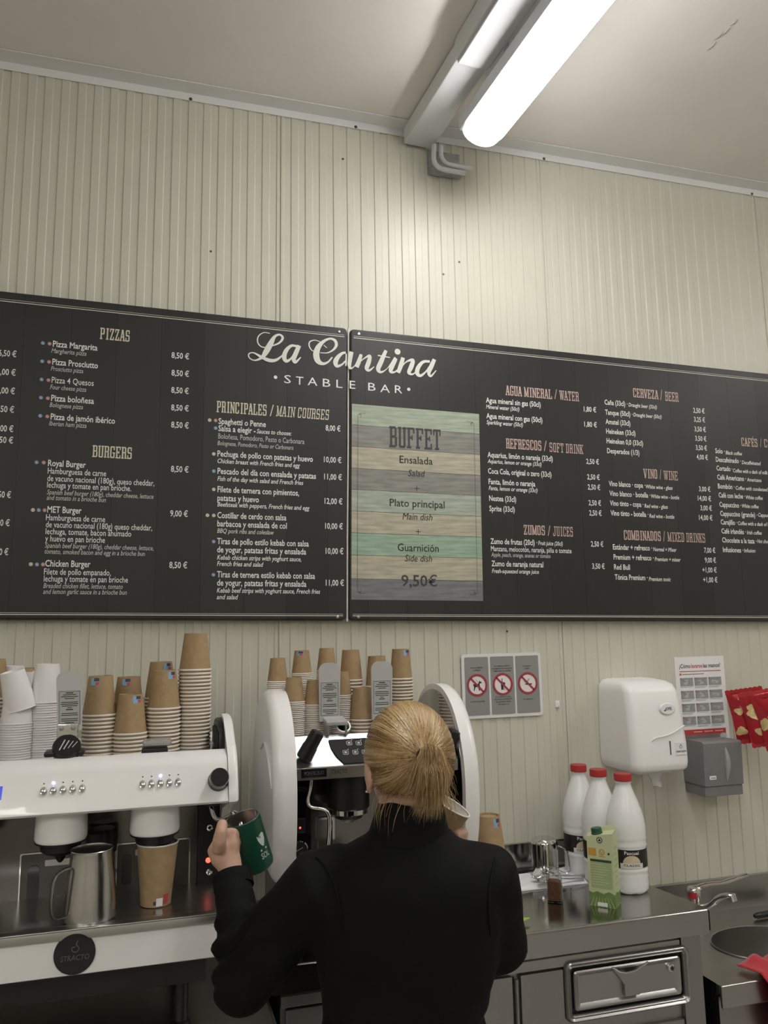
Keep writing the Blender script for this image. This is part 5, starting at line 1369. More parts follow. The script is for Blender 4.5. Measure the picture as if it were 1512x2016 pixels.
# steam knobs, leaning over the slope
for (pa, pb, ya, yb) in (((598, 1493), (626, 1441), -0.475, -0.455), ((878, 1484), (895, 1438), -0.470, -0.450)):
    a = at(*pa, ya); b = at(*pb, yb - 0.035)
    m = MB(); m.tube([a + (a - b).normalized() * -0.0, a + (b - a) * 0.06, a + (b - a) * 0.45, a + (b - a) * 0.5, a + (b - a) * 0.93, b, b + (b - a).normalized() * 0.0015], [0.019, 0.0205, 0.0195, 0.018, 0.0175, 0.0155, 0.001], 24, cap=True)
    m.build('steam_knob', M_BLACK, m2)
# levers
for px, y0_, y1_, wpx in ((649, 1305, 1420, 43), (752, 1302, 1416, 42)):
    pl, F, wd, h = instruction_plate(m2, px, y0_, y1_, wpx, -0.375)
    m = MB(); e = F(0.010, 0.002, 0.0)
    m.box(e + Vector((0, -0.02, 0.0)), (wd * 0.95, 0.055, 0.012), 0.003, M=Matrix.Rotation(math.radians(8), 4, 'X')); m.build('lever_arm', M_PLATE, m2)
    for s in (-1, 1):
        m = MB(); m.box(e + Vector((s * wd * 0.40, -0.022, -0.018)), (0.006, 0.048, 0.030), 0.001); m.build('lever_fork', M_STEEL, m2)
    m = MB(); rc_ = F(0.030, -0.012, 0.030)
    m.lathe([(0.0195, -0.004), (0.0195, 0.004), (0.0160, 0.004), (0.0160, -0.004), (0.0195, -0.004)], 26, rc_, Matrix.Rotation(math.radians(50), 4, 'X'), cap=False); m.build('capsule_ring', M_WHITEP, m2)
    m = MB(); m.lathe([(0.016, -0.005), (0.010, -0.010), (0.0, -0.010)], 20, rc_, Matrix.Rotation(math.radians(50), 4, 'X'), cap=False); m.build('capsule_well', M_DARK, m2)
# group, wand, rear panel
c = at(686, 1570, -0.40)
m = MB(); m.lathe([(0.055, 0.10), (0.055, 0.004), (0.052, 0.0), (0, 0)], 36, (c.x, -0.40, 1.225), cap=False); g2 = m.build('group_head', M_BLACK, m2)
m = MB(); m.lathe([(0.050, 0.0), (0.050, -0.012), (0.046, -0.014), (0.0, -0.014)], 32, (c.x, -0.40, 1.225), cap=False); m.build('group_ring', M_CHROME, g2)
m = MB(); m.lathe([(0.040, -0.014), (0.036, -0.024), (0.012, -0.036), (0, -0.037)], 26, (c.x, -0.40, 1.225), cap=False); m.build('spout', M_BLACK, g2)
m = MB(); m.span((BX0, -0.300, 1.06), (BX1_, -0.285, 1.33)); m.build('rear_panel', mat('rear_mid_steel', (0.26, 0.25, 0.245), 0.14, 0.95, var=0.1, scale=5), m2)
m = MB(); m.span((BX0, -0.305, 1.10), (BX0 + 0.075, -0.2985, 1.30)); m.build('switch_panel', M_BLACKG, m2)
q = at(591, 1626, -0.308); m = MB(); m.span((q.x - 0.014, -0.309, q.z - 0.019), (q.x + 0.014, -0.304, q.z + 0.019), 0.002); sw = m.build('switch', M_BLACK, m2)
q = at(591, 1630, -0.310); m = MB(); m.lathe([(0.0028, 0), (0.0022, 0.002), (0, 0.002)], 10, (q.x, -0.309, q.z), Matrix.Rotation(PI / 2, 4, 'X'), cap=False); m.build('pilot_light', M_LED_RED, sw)
q = at(590, 1672, -0.312)
m = MB(); m.lathe([(0.022, 0), (0.022, 0.012), (0.019, 0.014), (0.0185, 0.008)], 28, (q.x, -0.303, q.z), Matrix.Rotation(PI / 2, 4, 'X'), cap=False); ga = m.build('pressure_gauge', M_CHROME, m2)
m = MB(); m.lathe([(0.0185, 0.008), (0, 0.008)], 26, (q.x, -0.303, q.z), Matrix.Rotation(PI / 2, 4, 'X'), cap=False); m.build('dial', M_INK, ga)
gf = lambda a, b, d=0: Vector((q.x + a, -0.3118, q.z + b))
m = MB(); stroke(m, gf, [(-0.010, -0.005), (0.009, 0.004)], [0.001, 0.0005]); rect(m, gf, 0.002, -0.012, 0.009, -0.010); m.build('needle', M_DIM, ga, smooth=False)
m = MB(); wp = [at(613, 1535, -0.42), at(611, 1552, -0.42), at(606, 1575, -0.425), at(612, 1588, -0.43), at(635, 1592, -0.44), at(645, 1600, -0.445), at(649, 1618, -0.445), at(647, 1660, -0.44), at(645, 1690, -0.435)]
m.tube(catmull(wp, 5), 0.0055, 12); m.build('steam_wand', M_CHROME, m2)
q = wp[0]; m = MB(); m.lathe([(0.026, 0), (0.026, 0.002), (0, 0.002)], 24, (q.x, -0.42, 1.3195), cap=False); m.build('wand_socket', M_BLACK, m2)
q = at(640, 1650, -0.30); m = MB(); m.loft([[Vector((q.x + a, -0.3015 - d_, q.z + b)) for a, b in rrect(0.05 - 2 * i_, 0.11 - 2 * i_, 0.006, 3)] for i_, d_ in ((0, 0), (0, 0.006), (0.006, 0.006), (0.006, 0))], False); m.build('panel_frame', M_CHROME, m2)
# base with drip tray
m = MB(); m.prism([(-0.515, 1.055), (-0.508, 1.066), (-0.495, 1.070), (-0.16, 1.070), (-0.16, 0.945), (-0.45, 0.945), (-0.50, 0.985)], lambda a, b, d: Vector((d, a, b)), 0.330, 0.804); m.build('base', mat('base_grey', (0.33, 0.32, 0.31), 0.35, 0.5), m2, ang=40)
m = MB(); m.span((0.362, -0.498, 1.0705), (0.772, -0.31, 1.079), 0.002); m.build('drip_tray', M_CHROME, m2)
m = MB(); m.tube(catmull([(0.328, -0.30, 1.066), (0.326, -0.42, 1.062), (0.330, -0.50, 1.045), (0.345, -0.520, 1.035)], 5), 0.006, 8); m.build('base_moulding', M_STEEL, m2)
for x in (0.37, 0.765):
    for y in (-0.43, -0.20):
        m = MB(); m.lathe([(0.022, 0), (0.020, 0.02), (0.014, 0.024), (0.014, 0.048)], 16, (x, y, ZW)); m.build('foot', M_BLACK, m2)
run_text()
badge_t.build('badge_lettering', M_BADGE, bd, smooth=False)
mon.build('maker_lettering', M_BADGE, nb, smooth=False)
strc.build('name_lettering', M_INK, nb, smooth=False)

# ================================================================== PAPER CUPS
M_KRAFT = mat('kraft_paper', (0.37, 0.255, 0.138), 0.75, var=0.10, scale=60, bump=0.15, bscale=300)
M_KIN = mat('cup_base_paper', (0.40, 0.29, 0.17), 0.8)
M_RIMW = mat('cup_rim', (0.78, 0.75, 0.71), 0.55)
M_WCUP = mat('white_cup', (0.78, 0.76, 0.77), 0.5)
M_STA = mat('sticker_dark', (0.05, 0.06, 0.08), 0.5); M_STB = mat('sticker_sky', (0.25, 0.42, 0.60), 0.5); M_STC = mat('sticker_red', (0.50, 0.07, 0.08), 0.5)
ORD = dict(zip(range(2, 31), 'second third fourth fifth sixth seventh eighth ninth tenth eleventh twelfth thirteenth fourteenth fifteenth sixteenth seventeenth eighteenth nineteenth twentieth twenty-first twenty-second twenty-third twenty-fourth twenty-fifth twenty-sixth twenty-seventh twenty-eighth twenty-ninth thirtieth'.split()))
KIND = {'L': dict(r=0.0408, b=0.0285, h=0.096, p=0.0092), 'S': dict(r=0.0290, b=0.0205, h=0.066, p=0.0049), 'M': dict(r=0.0335, b=0.0250, h=0.088, p=0.0092),
        'W': dict(r=0.0375, b=0.0270, h=0.092, p=0.0056)}
CUPM = {}
for k, d in KIND.items():
    r, b, h = d['r'], d['b'], d['h']
    # upturned cup: rim at z=0, base at z=h
    m = MB(); m.lathe([(r * 0.985, 0.002), (b, h), (b * 0.94, h), (b * 0.92, h - 0.006), (0, h - 0.006)], 26, cap=False)
    m.lathe([(r * 0.975, 0.002), (b * 0.96, h - 0.008)], 26, cap=False)
    body = m.build('tmpcup', [M_WCUP if k == 'W' else M_KRAFT], origin=(0, 0, 0)); me = body.data
    m = MB(); rt_ = {'L': 0.0025, 'M': 0.0023}.get(k, 0.0017); prof = [(r + rt_ * 0.8 * math.cos(a), rt_ + rt_ * math.sin(a)) for a in [2 * PI * i / 8 for i in range(9)]]
    m.lathe(prof, 26, cap=False); rim = m.build('tmprim', M_WCUP if k == 'W' else M_RIMW, origin=(0, 0, 0)); rme = rim.data
    bpy.data.objects.remove(body); bpy.data.objects.remove(rim)
    me.name = 'paper_cup_' + k; rme.name = 'cup_rim_' + k
    CUPM[k] = (me, rme)


def paper_cup(kind, M, label, group, name='paper_cup', sticker=None):
    me, rme = CUPM[kind]
    o = bpy.data.objects.new(name, me); COL.objects.link(o); o.matrix_world = M; WL[o.name] = M.translation.copy()
    tag(o, label, 'cup', group)
    r_ = bpy.data.objects.new('rim', rme); COL.objects.link(r_); r_.parent = o
    if sticker is not None:
        d = KIND[kind]
        for a0, v0, v1, w_, mt in ((sticker, 0.78, 0.96, 0.020, M_STB), (sticker + 0.12, 0.88, 0.96, 0.012, M_STA), (sticker + 0.18, 0.79, 0.865, 0.008, M_STC)):
            rr = lambda t: d['r'] * 0.985 + (d['b'] - d['r'] * 0.985) * t + 0.0005 + (0.0004 if mt is not M_STB else 0)
            da = w_ / d['b'] / 2; mb = MB(); n = 5; vs_ = []
            for t in (v0, v1):
                for k in range(n + 1):
                    a = a0 + da * (2 * k / n - 1); vs_.append((rr(t) * math.cos(a), rr(t) * math.sin(a), d['h'] * t))
            mb.add(vs_, [(k, k + 1, n + 2 + k, n + 1 + k) for k in range(n)])
            s = mb.build('print', mt, None, origin=(0, 0, 0)); s.parent = o
    return o


HIDDEN = MB()


def stack(px, y, py_rim, kind, zb, what, sticker=None, lean=0.0, vis=99):
    """upturned nested cups; py_rim = photo row of the topmost cup's rim"""
    p = at(px, py_rim, y); d = KIND[kind]
    n = max(1, int(round((p.z - zb) / d['p'])) + 1)
    for k in range(n):
        top = k == n - 1
        if n - k > vis:                      # lower cups of a rear stack, too hidden to pick apart
            r_, b_, h_ = d['r'], d['b'], d['h']
            HIDDEN.cur = 2 if kind == 'W' else 0
            HIDDEN.lathe([(r_ * 0.985, 0.002), (r_ * 0.985 + (b_ - r_) * 2.2 * d['p'] / h_, 2.2 * d['p'])], 20, (p.x, y, zb + k * d['p']), cap=False)
            HIDDEN.cur = 2 if kind == 'W' else 1
            HIDDEN.lathe([(r_ + 0.0016 * math.cos(a), 0.0016 + 0.0016 * math.sin(a)) for a in [2 * PI * i / 5 for i in range(6)]], 20, (p.x, y, zb + k * d['p']), cap=False)
            continue
        M = Matrix.Translation((p.x + lean * k * d['p'] + (random.uniform(-.0007, .0007) if 0 < k else 0), y + (random.uniform(-.0007, .0007) if 0 < k else 0), zb + k * d['p'])) @ Matrix.Rotation(random.uniform(0, 6.28), 4, 'Z')
        if top and sticker is not None:
            M = Matrix.Translation(M.translation)
        paper_cup(kind, M, ('topmost upturned cup of ' if top else ORD[n - k] + ' cup down in ') + what, 'cups in ' + what, sticker=sticker if top else None)
    return n


ZT1 = 1.3908; ZT2 = 1.3993; SD = -1.15       # tray heights; sticker angle facing the room
NC = 0
NC += stack(196, -0.372, 1408, 'L', ZT1, 'the kraft stack next to the grey lever plate', -1.95)
NC += stack(252, -0.270, 1408, 'L', ZT1, 'the tall kraft stack hidden behind the shortest one', -1.75, vis=4)
NC += stack(256.5, -0.385, 1441, 'L', ZT1, 'the shortest kraft stack on the white machine', -1.05)
NC += stack(316, -0.262, 1375, 'L', ZT1, 'the kraft stack behind the clear lever cover, rear one', -1.0, vis=5)
NC += stack(322, -0.365, 1395, 'L', ZT1, 'the kraft stack behind the clear lever cover, front one', -0.95)
NC += stack(384, -0.340, 1323, 'L', ZT1, 'the tallest kraft stack beside the black end guard')
NC += stack(33, -0.405, 1424, 'W', ZT1, 'the white stack with a crooked cup on top')
NC += stack(90, -0.385, 1382, 'W', ZT1, 'the straight white stack beside the grey lever plate')
NC += stack(20, -0.285, 1386, 'W', ZT1, 'the white stack behind the crooked one', vis=6)
NC += stack(62, -0.255, 1394, 'W', ZT1, 'the low white stack between the two front white ones', vis=5)
NC += stack(42, -0.215, 1392, 'L', ZT1, 'the kraft stack at the back behind the white cups', vis=3)
NC += stack(-18, -0.34, 1373, 'L', ZT1, 'the kraft stack on the far end of the white machine', vis=8)
# crooked cup sitting on the white stack
d = KIND['W']; p = at(33, 1424, -0.405)
n = int(round((p.z - ZT1) / d['p'])) + 1
q = at(38, 1393, -0.405)
M = Matrix.Translation((q.x + 0.004, -0.405, q.z - 0.003)) @ Matrix.Rotation(math.radians(-14), 4, 'Y') @ Matrix.Rotation(math.radians(6), 4, 'X')
paper_cup('W', M, 'crooked white paper cup perched on top of a white stack', 'cups in the white stack with a crooked cup on top')

NC += stack(546.5, -0.235, 1343, 'S', ZT2, 'the small kraft stack by the left white cheek', vis=7)
NC += stack(594.5, -0.225, 1328.5, 'S', ZT2, 'the small kraft stack second from the left cheek, rear row', -2.0, vis=10)
NC += stack(579, -0.335, 1383, 'S', ZT2, 'the small kraft stack above the steam knob, front row')
NC += stack(619, -0.335, 1386.5, 'S', ZT2, 'the small kraft stack beside the first lever, front row')
NC += stack(643.5, -0.215, 1323, 'S', ZT2, 'the small kraft stack rising behind the first lever', vis=8)
NC += stack(691, -0.215, 1339, 'M', ZT2, 'the kraft stack between the two levers, rear row', vis=9)
NC += stack(672, -0.300, 1370.5, 'S', ZT2, 'the small kraft stack close right of the first lever')
NC += stack(713, -0.325, 1415, 'M', ZT2, 'the short kraft stack between the levers, front row')
NC += stack(742, -0.240, 1351, 'M', ZT2, 'the kraft stack hidden behind the second lever', vis=3)
NC += stack(790, -0.235, 1335, 'M', ZT2, 'the kraft stack right of the second lever', -1.15)
tag(HIDDEN.build('stacked_cups', [M_KRAFT, M_RIMW, M_WCUP]), 'lower paper cups of the rear stacks half hidden by the front ones', 'cups', kind='stuff')
# upturned cups on the counter beside the machine
p = at(962, 1605, -0.30)
nn_ = max(1, int((p.z - KIND['L']['h'] * 1.25 - ZW) / 0.0092) + 1)
KIND['X'] = dict(r=0.049, b=0.031, h=0.130, p=0.0092)
r, b, h = 0.049, 0.031, 0.130
m = MB(); m.lathe([(r * 0.985, 0.002), (b, h), (b * 0.94, h), (b * 0.92, h - 0.006), (0, h - 0.006)], 28, cap=False); m.lathe([(r * 0.975, 0.002), (b * 0.96, h - 0.008)], 28, cap=False)
o = m.build('tmpcup', [M_KRAFT], origin=(0, 0, 0)); me = o.data; bpy.data.objects.remove(o)
m = MB(); m.lathe([(r + 0.0018 * math.cos(a), 0.0018 + 0.0018 * math.sin(a)) for a in [2 * PI * i / 8 for i in range(9)]], 28, cap=False)
o = m.build('tmprim', M_RIMW, origin=(0, 0, 0)); rme = o.data; bpy.data.objects.remove(o); CUPM['X'] = (me, rme); me.name = 'paper_cup_X'; rme.name = 'cup_rim_X'
nx = max(1, int(round((p.z - h - ZW) / 0.0135)) + 1)
for k in range(nx):
    paper_cup('X', Matrix.Translation((p.x, -0.30, ZW + 0.0005 + 0.0135 * k)), ('topmost of the' if k == nx - 1 else ORD[nx - k] + ' cup down of the') + ' large upturned kraft cups on the counter beside the espresso machine', 'large kraft cups on the counter', sticker=-1.25 if k == nx - 1 else None)

# ================================================================== THINGS ON THE COUNTER AND MACHINE TRAY
def on_counter(px, py, z=ZW): return atz(px, py, z)


# ---- milk bottles
M_MILK = mat('milk_bottle_pet', (0.80, 0.80, 0.80), 0.25, coat=0.2)
M_CAPR = mat('cap_red', (0.42, 0.03, 0.035), 0.4)
M_LBLK = mat('label_black', (0.018, 0.016, 0.016), 0.4); M_LCRM = mat('label_cream', (0.62, 0.52, 0.38), 0.5); M_LPALE = mat('label_pale', (0.74, 0.70, 0.63), 0.5)
bottle_txt = []


def milk_bottle(px, py, face, label):
    b = on_counter(px, py)
    root = thing('milk_bottle', b, label, 'bottle', 'milk bottles on the counter')
    pr = [(0.040, 0.0), (0.052, 0.003), (0.057, 0.012), (0.058, 0.030), (0.0570, 0.045), (0.0585, 0.049), (0.0570, 0.053), (0.0575, 0.062), (0.0590, 0.066), (0.0572, 0.070), (0.0565, 0.074), (0.0565, 0.128), (0.0575, 0.132), (0.0588, 0.137), (0.0570, 0.142), (0.0572, 0.152), (0.0588, 0.157), (0.0572, 0.162), (0.058, 0.172), (0.0575, 0.190), (0.055, 0.208), (0.049, 0.232), (0.040, 0.258), (0.031, 0.280), (0.0250, 0.296), (0.0225, 0.304), (0.0215, 0.312), (0.0215, 0.318), (0, 0.318)]
    m = MB(); m.lathe(pr, 40, b, cap=False)
    # five-lobed foot and slightly waved ridges
    for p in m.v:
        h = p.z - b.z; a = math.atan2(p.y - b.y, p.x - b.x)
        if h < 0.012: p.z += max(0, math.cos(7 * a)) * 0.004 * (1 - h / 0.012) if h > 0.0005 else 0
        if 0.04 < h < 0.075 or 0.13 < h < 0.165: p.z += 0.0016 * math.sin(3 * a)
    m.build('body', M_MILK, root, ang=60)
    m = MB(); m.lathe([(0.0240, 0.311), (0.0245, 0.315), (0.0220, 0.316)], 32, b, cap=False); m.build('neck_ring', M_MILK, root)
    m = MB(); R = 0.0265
    m.lathe([(R, 0.3165), (R, 0.334), (R - 0.0015, 0.337), (0.0, 0.337)], 40, b, cap=False)
    for p in m.v:
        a = math.atan2(p.y - b.y, p.x - b.x)
    m.build('cap', M_CAPR, root)
    # label: black band, cream arch, pale lower part
    rl = 0.0572
    cyl = lambda u, v, d=0.0: Vector((b.x + (rl + d) * math.cos(face + u / rl), b.y + (rl + d) * math.sin(face + u / rl), b.z + v))
    def patch(u0, v0, u1, v1, mt, nm, d):
        m = MB(); n = 16
        m.add([cyl(u0 + (u1 - u0) * k / n, v, d) for v in (v0, v1) for k in range(n + 1)], [(k, k + 1, n + 2 + k, n + 1 + k) for k in range(n)]); return m.build(nm, mt, root)
    m = MB(); m.lathe([(rl, 0.075), (rl, 0.127)], 40, b, cap=False); m.build('label', M_LBLK, root)
    m = MB(); n = 18
    arch_ = [(0.026 * math.cos(PI * k / n), 0.090 + 0.022 * math.sin(PI * k / n)) for k in range(n + 1)]
    m.add([cyl(u, v, 0.0006) for u, v in arch_] + [cyl(u, 0.088, 0.0006) for u, v in arch_], [(k, k + 1, n + 2 + k, n + 1 + k) for k in range(n)]); m.build('label_arch', M_LCRM, root)
    patch(-0.034, 0.0755, 0.034, 0.090, M_LPALE, 'label_foot', 0.0009)
    q = MB(); text_job(q, 'Pascual', lambda u, v: cyl(u, v, 0.0009), -0.021, 0.1145, 0.021, 0.0135, 0.012); bottle_txt.append((q, M_WINK, root))
    q = MB(); text_job(q, 'CLASSIC', lambda u, v: cyl(u, v, 0.0014), -0.024, 0.0815, 0.024, 0.0090, 0.010); bottle_txt.append((q, M_INK, root))
    return root


FA = math.atan2(-2.2, -1.05)
milk_bottle(1239, 1752, FA + 0.10, 'white milk bottle with red cap standing right behind the green carton')
milk_bottle(1189, 1736, FA + 0.08, 'white milk bottle with red cap between the two other milk bottles')
milk_bottle(1149, 1719, FA + 0.05, 'white milk bottle with red cap next to the upturned steel jug')

# ---- green drink carton
M_CART = mat('carton_pale_green', (0.56, 0.60, 0.36), 0.4); M_CARTD = mat('carton_green', (0.16, 0.25, 0.07), 0.45, var=0.2, scale=40); M_CARTM = mat('carton_panel', (0.38, 0.47, 0.24), 0.45)
b = on_counter(1192, 1780); CW, CD, CH = 0.073, 0.060, 0.188
Rz = Matrix.Translation(b) @ Matrix.Rotation(math.radians(-45), 4, 'Z')
ct = thing('drink_carton', b, 'pale green drink carton with green screw cap on the counter', 'carton')
X_, Y_ = CW / 2, CD / 2
m = MB(); vv = [(-X_, -Y_, 0), (X_, -Y_, 0), (X_, Y_, 0), (-X_, Y_, 0), (-X_, -Y_, CH), (X_, -Y_, CH + 0.012), (X_, Y_, CH + 0.018), (-X_, Y_, CH + 0.006)]
m.add(vv, [(0, 3, 2, 1), (0, 1, 5, 4), (1, 2, 6, 5), (2, 3, 7, 6), (3, 0, 4, 7), (4, 5, 6, 7)]); m.xf(Rz); m.build('box', M_CART, ct, smooth=False)
m = MB(); m.add([(-X_, 0.004, CH + 0.004), (X_, 0.008, CH + 0.016), (X_, 0.010, CH + 0.030), (-X_, 0.006, CH + 0.012), (-X_, 0.0055, CH + 0.004), (X_, 0.0095, CH + 0.016), (X_, 0.0115, CH + 0.030), (-X_, 0.0075, CH + 0.012)], [(0, 1, 2, 3), (4, 7, 6, 5), (3, 2, 6, 7), (0, 3, 7, 4), (1, 5, 6, 2)]); m.xf(Rz); m.build('top_fold', M_CART, ct, smooth=False)
m = MB(); m.lathe([(0.0165, 0), (0.0165, 0.004), (0.0150, 0.005), (0.0150, 0.016), (0.0135, 0.018), (0, 0.018)], 26, (0, 0, 0), Rz @ Matrix.Translation((-0.010, -0.012, CH + 0.004)) @ Matrix.Rotation(math.radians(-9), 4, 'Y'), cap=False); m.build('screw_cap', mat('cap_green', (0.02, 0.085, 0.045), 0.4), ct)
cf_ = lambda a, c, d=0.0: Rz @ Vector((a, -Y_ - 0.0005 - d, c))
cs_ = lambda a, c, d=0.0: Rz @ Vector((X_ + 0.0005 + d, a, c))
m = MB(); poly(m, cf_, [(-X_, 0), (X_, 0), (X_, 0.036), (0.020, 0.043), (0.004, 0.036), (-0.014, 0.042), (-0.026, 0.036), (-X_, 0.041)]); m.build('print_hills', M_CARTD, ct, smooth=False)
m = MB(); poly(m, cs_, [(-Y_, 0), (Y_, 0), (Y_, 0.038), (0.008, 0.034), (-0.012, 0.041), (-Y_, 0.036)]); m.build('print_hills', M_CARTD, ct, smooth=False)
for k in range(7):
    a = -0.030 + 0.010 * k; m = MB(); stroke(m, lambda u, v: cf_(u, v, 0.0004), [(a * 1.1, 0.001), (a * 0.75, 0.026)], [0.0016, 0.0006]); m.build('print_furrow', M_CARTM, ct, smooth=False)
m = MB(); rect(m, lambda u, v: cf_(u, v, 0.0006), -0.014, 0.003, 0.014, 0.013); m.build('print_tag', M_PAPERW, ct, smooth=False)
m = MB(); rect(m, cf_, -0.029, 0.050, 0.031, 0.120); m.build('print_panel', M_CARTM, ct, smooth=False)
m = MB(); rect(m, lambda u, v: cf_(u, v, 0.0004), -0.029, 0.121, 0.031, 0.1275); m.build('print_bar', mat('carton_dark', (0.035, 0.06, 0.035), 0.5), ct, smooth=False)
for k in range(9):
    m = MB(); rect(m, lambda u, v: cf_(u, v, 0.0005), -0.027, 0.1135 - 0.0068 * k, 0.006 + 0.020 * ((k * 37) % 5) / 5, 0.1155 - 0.0068 * k); m.build('print_line', M_CART, ct, smooth=False)
m = MB(); rect(m, cf_, -0.034, 0.137, -0.011, 0.157); m.build('print_seal', mat('carton_orange', (0.55, 0.30, 0.05), 0.5), ct, smooth=False)
m = MB(); ring(m, cf_, 0.005, 0.148, 0.0060, 0.0085, 22); stroke(m, cf_, [(0.000, 0.152), (0.005, 0.143), (0.010, 0.153)], 0.0012); rect(m, cf_, -0.004, 0.135, 0.014, 0.1375); m.build('print_seal', mat('carton_orange', (0.55, 0.30, 0.05), 0.5), ct, smooth=False)
m = MB(); ring(m, cf_, 0.000, 0.180, 0.0065, 0.0085, 22); poly(m, cf_, [(-0.004, 0.177), (0.004, 0.177), (0.0, 0.185)]); m.build('print_ring', M_INK, ct, smooth=False)
m = MB(); disc(m, cf_, 0.024, 0.145, 0.003, 12); m.build('print_dot', M_INK, ct, smooth=False)
for k in range(7):
    m = MB(); rect(m, cs_, -0.018, 0.060 + 0.016 * k, 0.016 - 0.006 * (k % 3), 0.065 + 0.016 * k); m.build('side_print', M_CARTM, ct, smooth=False)

# ---- white cloth on the counter
cq = [on_counter(980, 1730), on_counter(1016, 1757), on_counter(1166, 1739), on_counter(1132, 1706)]
m = MB(); n1_, n2_ = 24, 18; vs_ = []
for j in range(n2_ + 1):
    for i in range(n1_ + 1):
        s, t = i / n1_, j / n2_
        p = cq[1] * (1 - s) * (1 - t) + cq[2] * s * (1 - t) + cq[0] * (1 - s) * t + cq[3] * s * t
        edge = min(s, 1 - s, t, 1 - t)
        p.z = ZW + 0.0035 + 0.0055 * min(1, edge * 10) + 0.003 * noise.noise(Vector((s * 5, t * 5, 3)))
        vs_.append(p)
m.add(vs_, [(j * (n1_ + 1) + i, j * (n1_ + 1) + i + 1, (j + 1) * (n1_ + 1) + i + 1, (j + 1) * (n1_ + 1) + i) for j in range(n2_) for i in range(n1_)])
bd_ = [i for i in range(n1_ + 1)] + [(j * (n1_ + 1)) + n1_ for j in range(1, n2_ + 1)] + [n2_ * (n1_ + 1) + i for i in range(n1_ - 1, -1, -1)] + [j * (n1_ + 1) for j in range(n2_ - 1, 0, -1)]
st_ = len(m.v); m.add([Vector((vs_[k].x, vs_[k].y, ZW + 0.0006)) for k in bd_], [])
m.f += [(bd_[k], bd_[(k + 1) % len(bd_)], st_ + (k + 1) % len(bd_), st_ + k) for k in range(len(bd_))]; m.mi += [0] * len(bd_)
tag(m.build('folded_cloth', mat('white_cloth', (0.82, 0.81, 0.84), 0.85), ang=60), 'folded white cloth under the upturned steel jug', 'cloth')
ZC = ZW + 0.0105

# ---- upturned steel milk jug on the cloth
b = on_counter(1074, 1722, ZC)
jg = thing('steel_jug', b, 'polished steel jug turned upside down on the white cloth', 'jug')
m = MB(); m.lathe([(0.0405, 0.0), (0.0415, 0.002), (0.0415, 0.030), (0.0425, 0.095), (0.0405, 0.104), (0.034, 0.110), (0.0, 0.111)], 36, b, cap=False); m.build('body', M_CHROME, jg)
hd = Vector((0.86, -0.35, 0)).normalized()
m = MB(); m.tube(catmull([b + hd * 0.040 + Vector((0, 0, 0.088)), b + hd * 0.060 + Vector((0, 0, 0.080)), b + hd * 0.072 + Vector((0, 0, 0.066)), b + hd * 0.076 + Vector((0, 0, 0.030)), b + hd * 0.076 + Vector((0, 0, 0.010)), b + hd * 0.062 + Vector((0, 0, 0.006)), b + hd * 0.042 + Vector((0, 0, 0.012))], 5), 0.0050, 8, flat=0.45); m.build('handle', M_CHROME, jg)
# ---- two spoons
for k, (pa, pb, lab) in enumerate((((1062, 1733), (1158, 1722), 'steel spoon lying on the white cloth, nearer the jug'), ((1073, 1740), (1150, 1729), 'steel spoon lying on the white cloth, nearer the spice jar'))):
    a = on_counter(*pa, ZC + 0.003); e = on_counter(*pb, ZC + 0.003)
    sp = thing('spoon', (a + e) / 2, lab, 'spoon', 'spoons on the white cloth')
    dv = (e - a).normalized(); up_ = Vector((0, 0, 1)); sd_ = dv.cross(up_)
    m = MB(); nu, nv = 10, 6; vs_ = []
    for i in range(nu + 1):
        t = i / nu * 2 - 1; wv = 0.017 * math.sqrt(max(0, 1 - t * t)) * (1 + 0.15 * t)
        for j in range(nv + 1):
            s = j / nv * 2 - 1
            vs_.append(a + dv * (t * 0.026) + sd_ * (s * wv) + up_ * (0.011 - 0.009 * (1 - t * t) * (1 - s * s)))
    m.add(vs_, [(i * (nv + 1) + j, i * (nv + 1) + j + 1, (i + 1) * (nv + 1) + j + 1, (i + 1) * (nv + 1) + j) for i in range(nu) for j in range(nv)]); m.build('bowl', M_CHROME, sp)
    m = MB(); m.tube([a + dv * 0.025 + up_ * 0.010, a + dv * 0.05 + up_ * 0.010, a + dv * 0.09 + up_ * 0.004, e], [0.003, 0.003, 0.004, 0.006], 8, flat=0.4, up=(0, 0, 1)); m.build('handle', M_CHROME, sp)

# ---- spice jar
b = on_counter(1093, 1773)
sj = thing('spice_jar', b, 'open square glass jar half full of brown spice', 'jar')
Rj = Matrix.Translation(b) @ Matrix.Rotation(math.radians(-32), 4, 'Z')
M_GLASS = mat('glass', (0.95, 0.97, 0.96), 0.03, trans=1.0, ior=1.35)
m = MB(); rings = [[Rj @ Vector((x, y, z)) for x, y in rrect(2 * w_, 2 * w_, r_, 4)] for w_, r_, z in ((0.020, 0.004, 0.0), (0.0215, 0.005, 0.002), (0.0215, 0.005, 0.064), (0.020, 0.008, 0.070), (0.0165, 0.0160, 0.076), (0.0150, 0.0149, 0.080), (0.0150, 0.0149, 0.092), (0.0140, 0.0139, 0.093), (0.0135, 0.0134, 0.080), (0.0150, 0.0149, 0.074), (0.0190, 0.007, 0.068), (0.0200, 0.0045, 0.062), (0.0200, 0.0045, 0.004))]
m.loft(rings, True); m.build('glass', M_GLASS, sj)
m = MB(); m.loft([[Rj @ Vector((x, y, z)) for x, y in rrect(0.039, 0.039, 0.004, 4)] for z in (0.0045, 0.030, 0.056)], True)
m.build('spice', mat('cinnamon', (0.19, 0.09, 0.055), 0.95, var=0.25, scale=120), sj)
for z in (0.083, 0.088):
    m = MB(); m.lathe([(0.0150, z - 0.001), (0.0158, z), (0.0150, z + 0.001)], 24, b, cap=False); m.build('neck_thread', M_GLASS, sj)

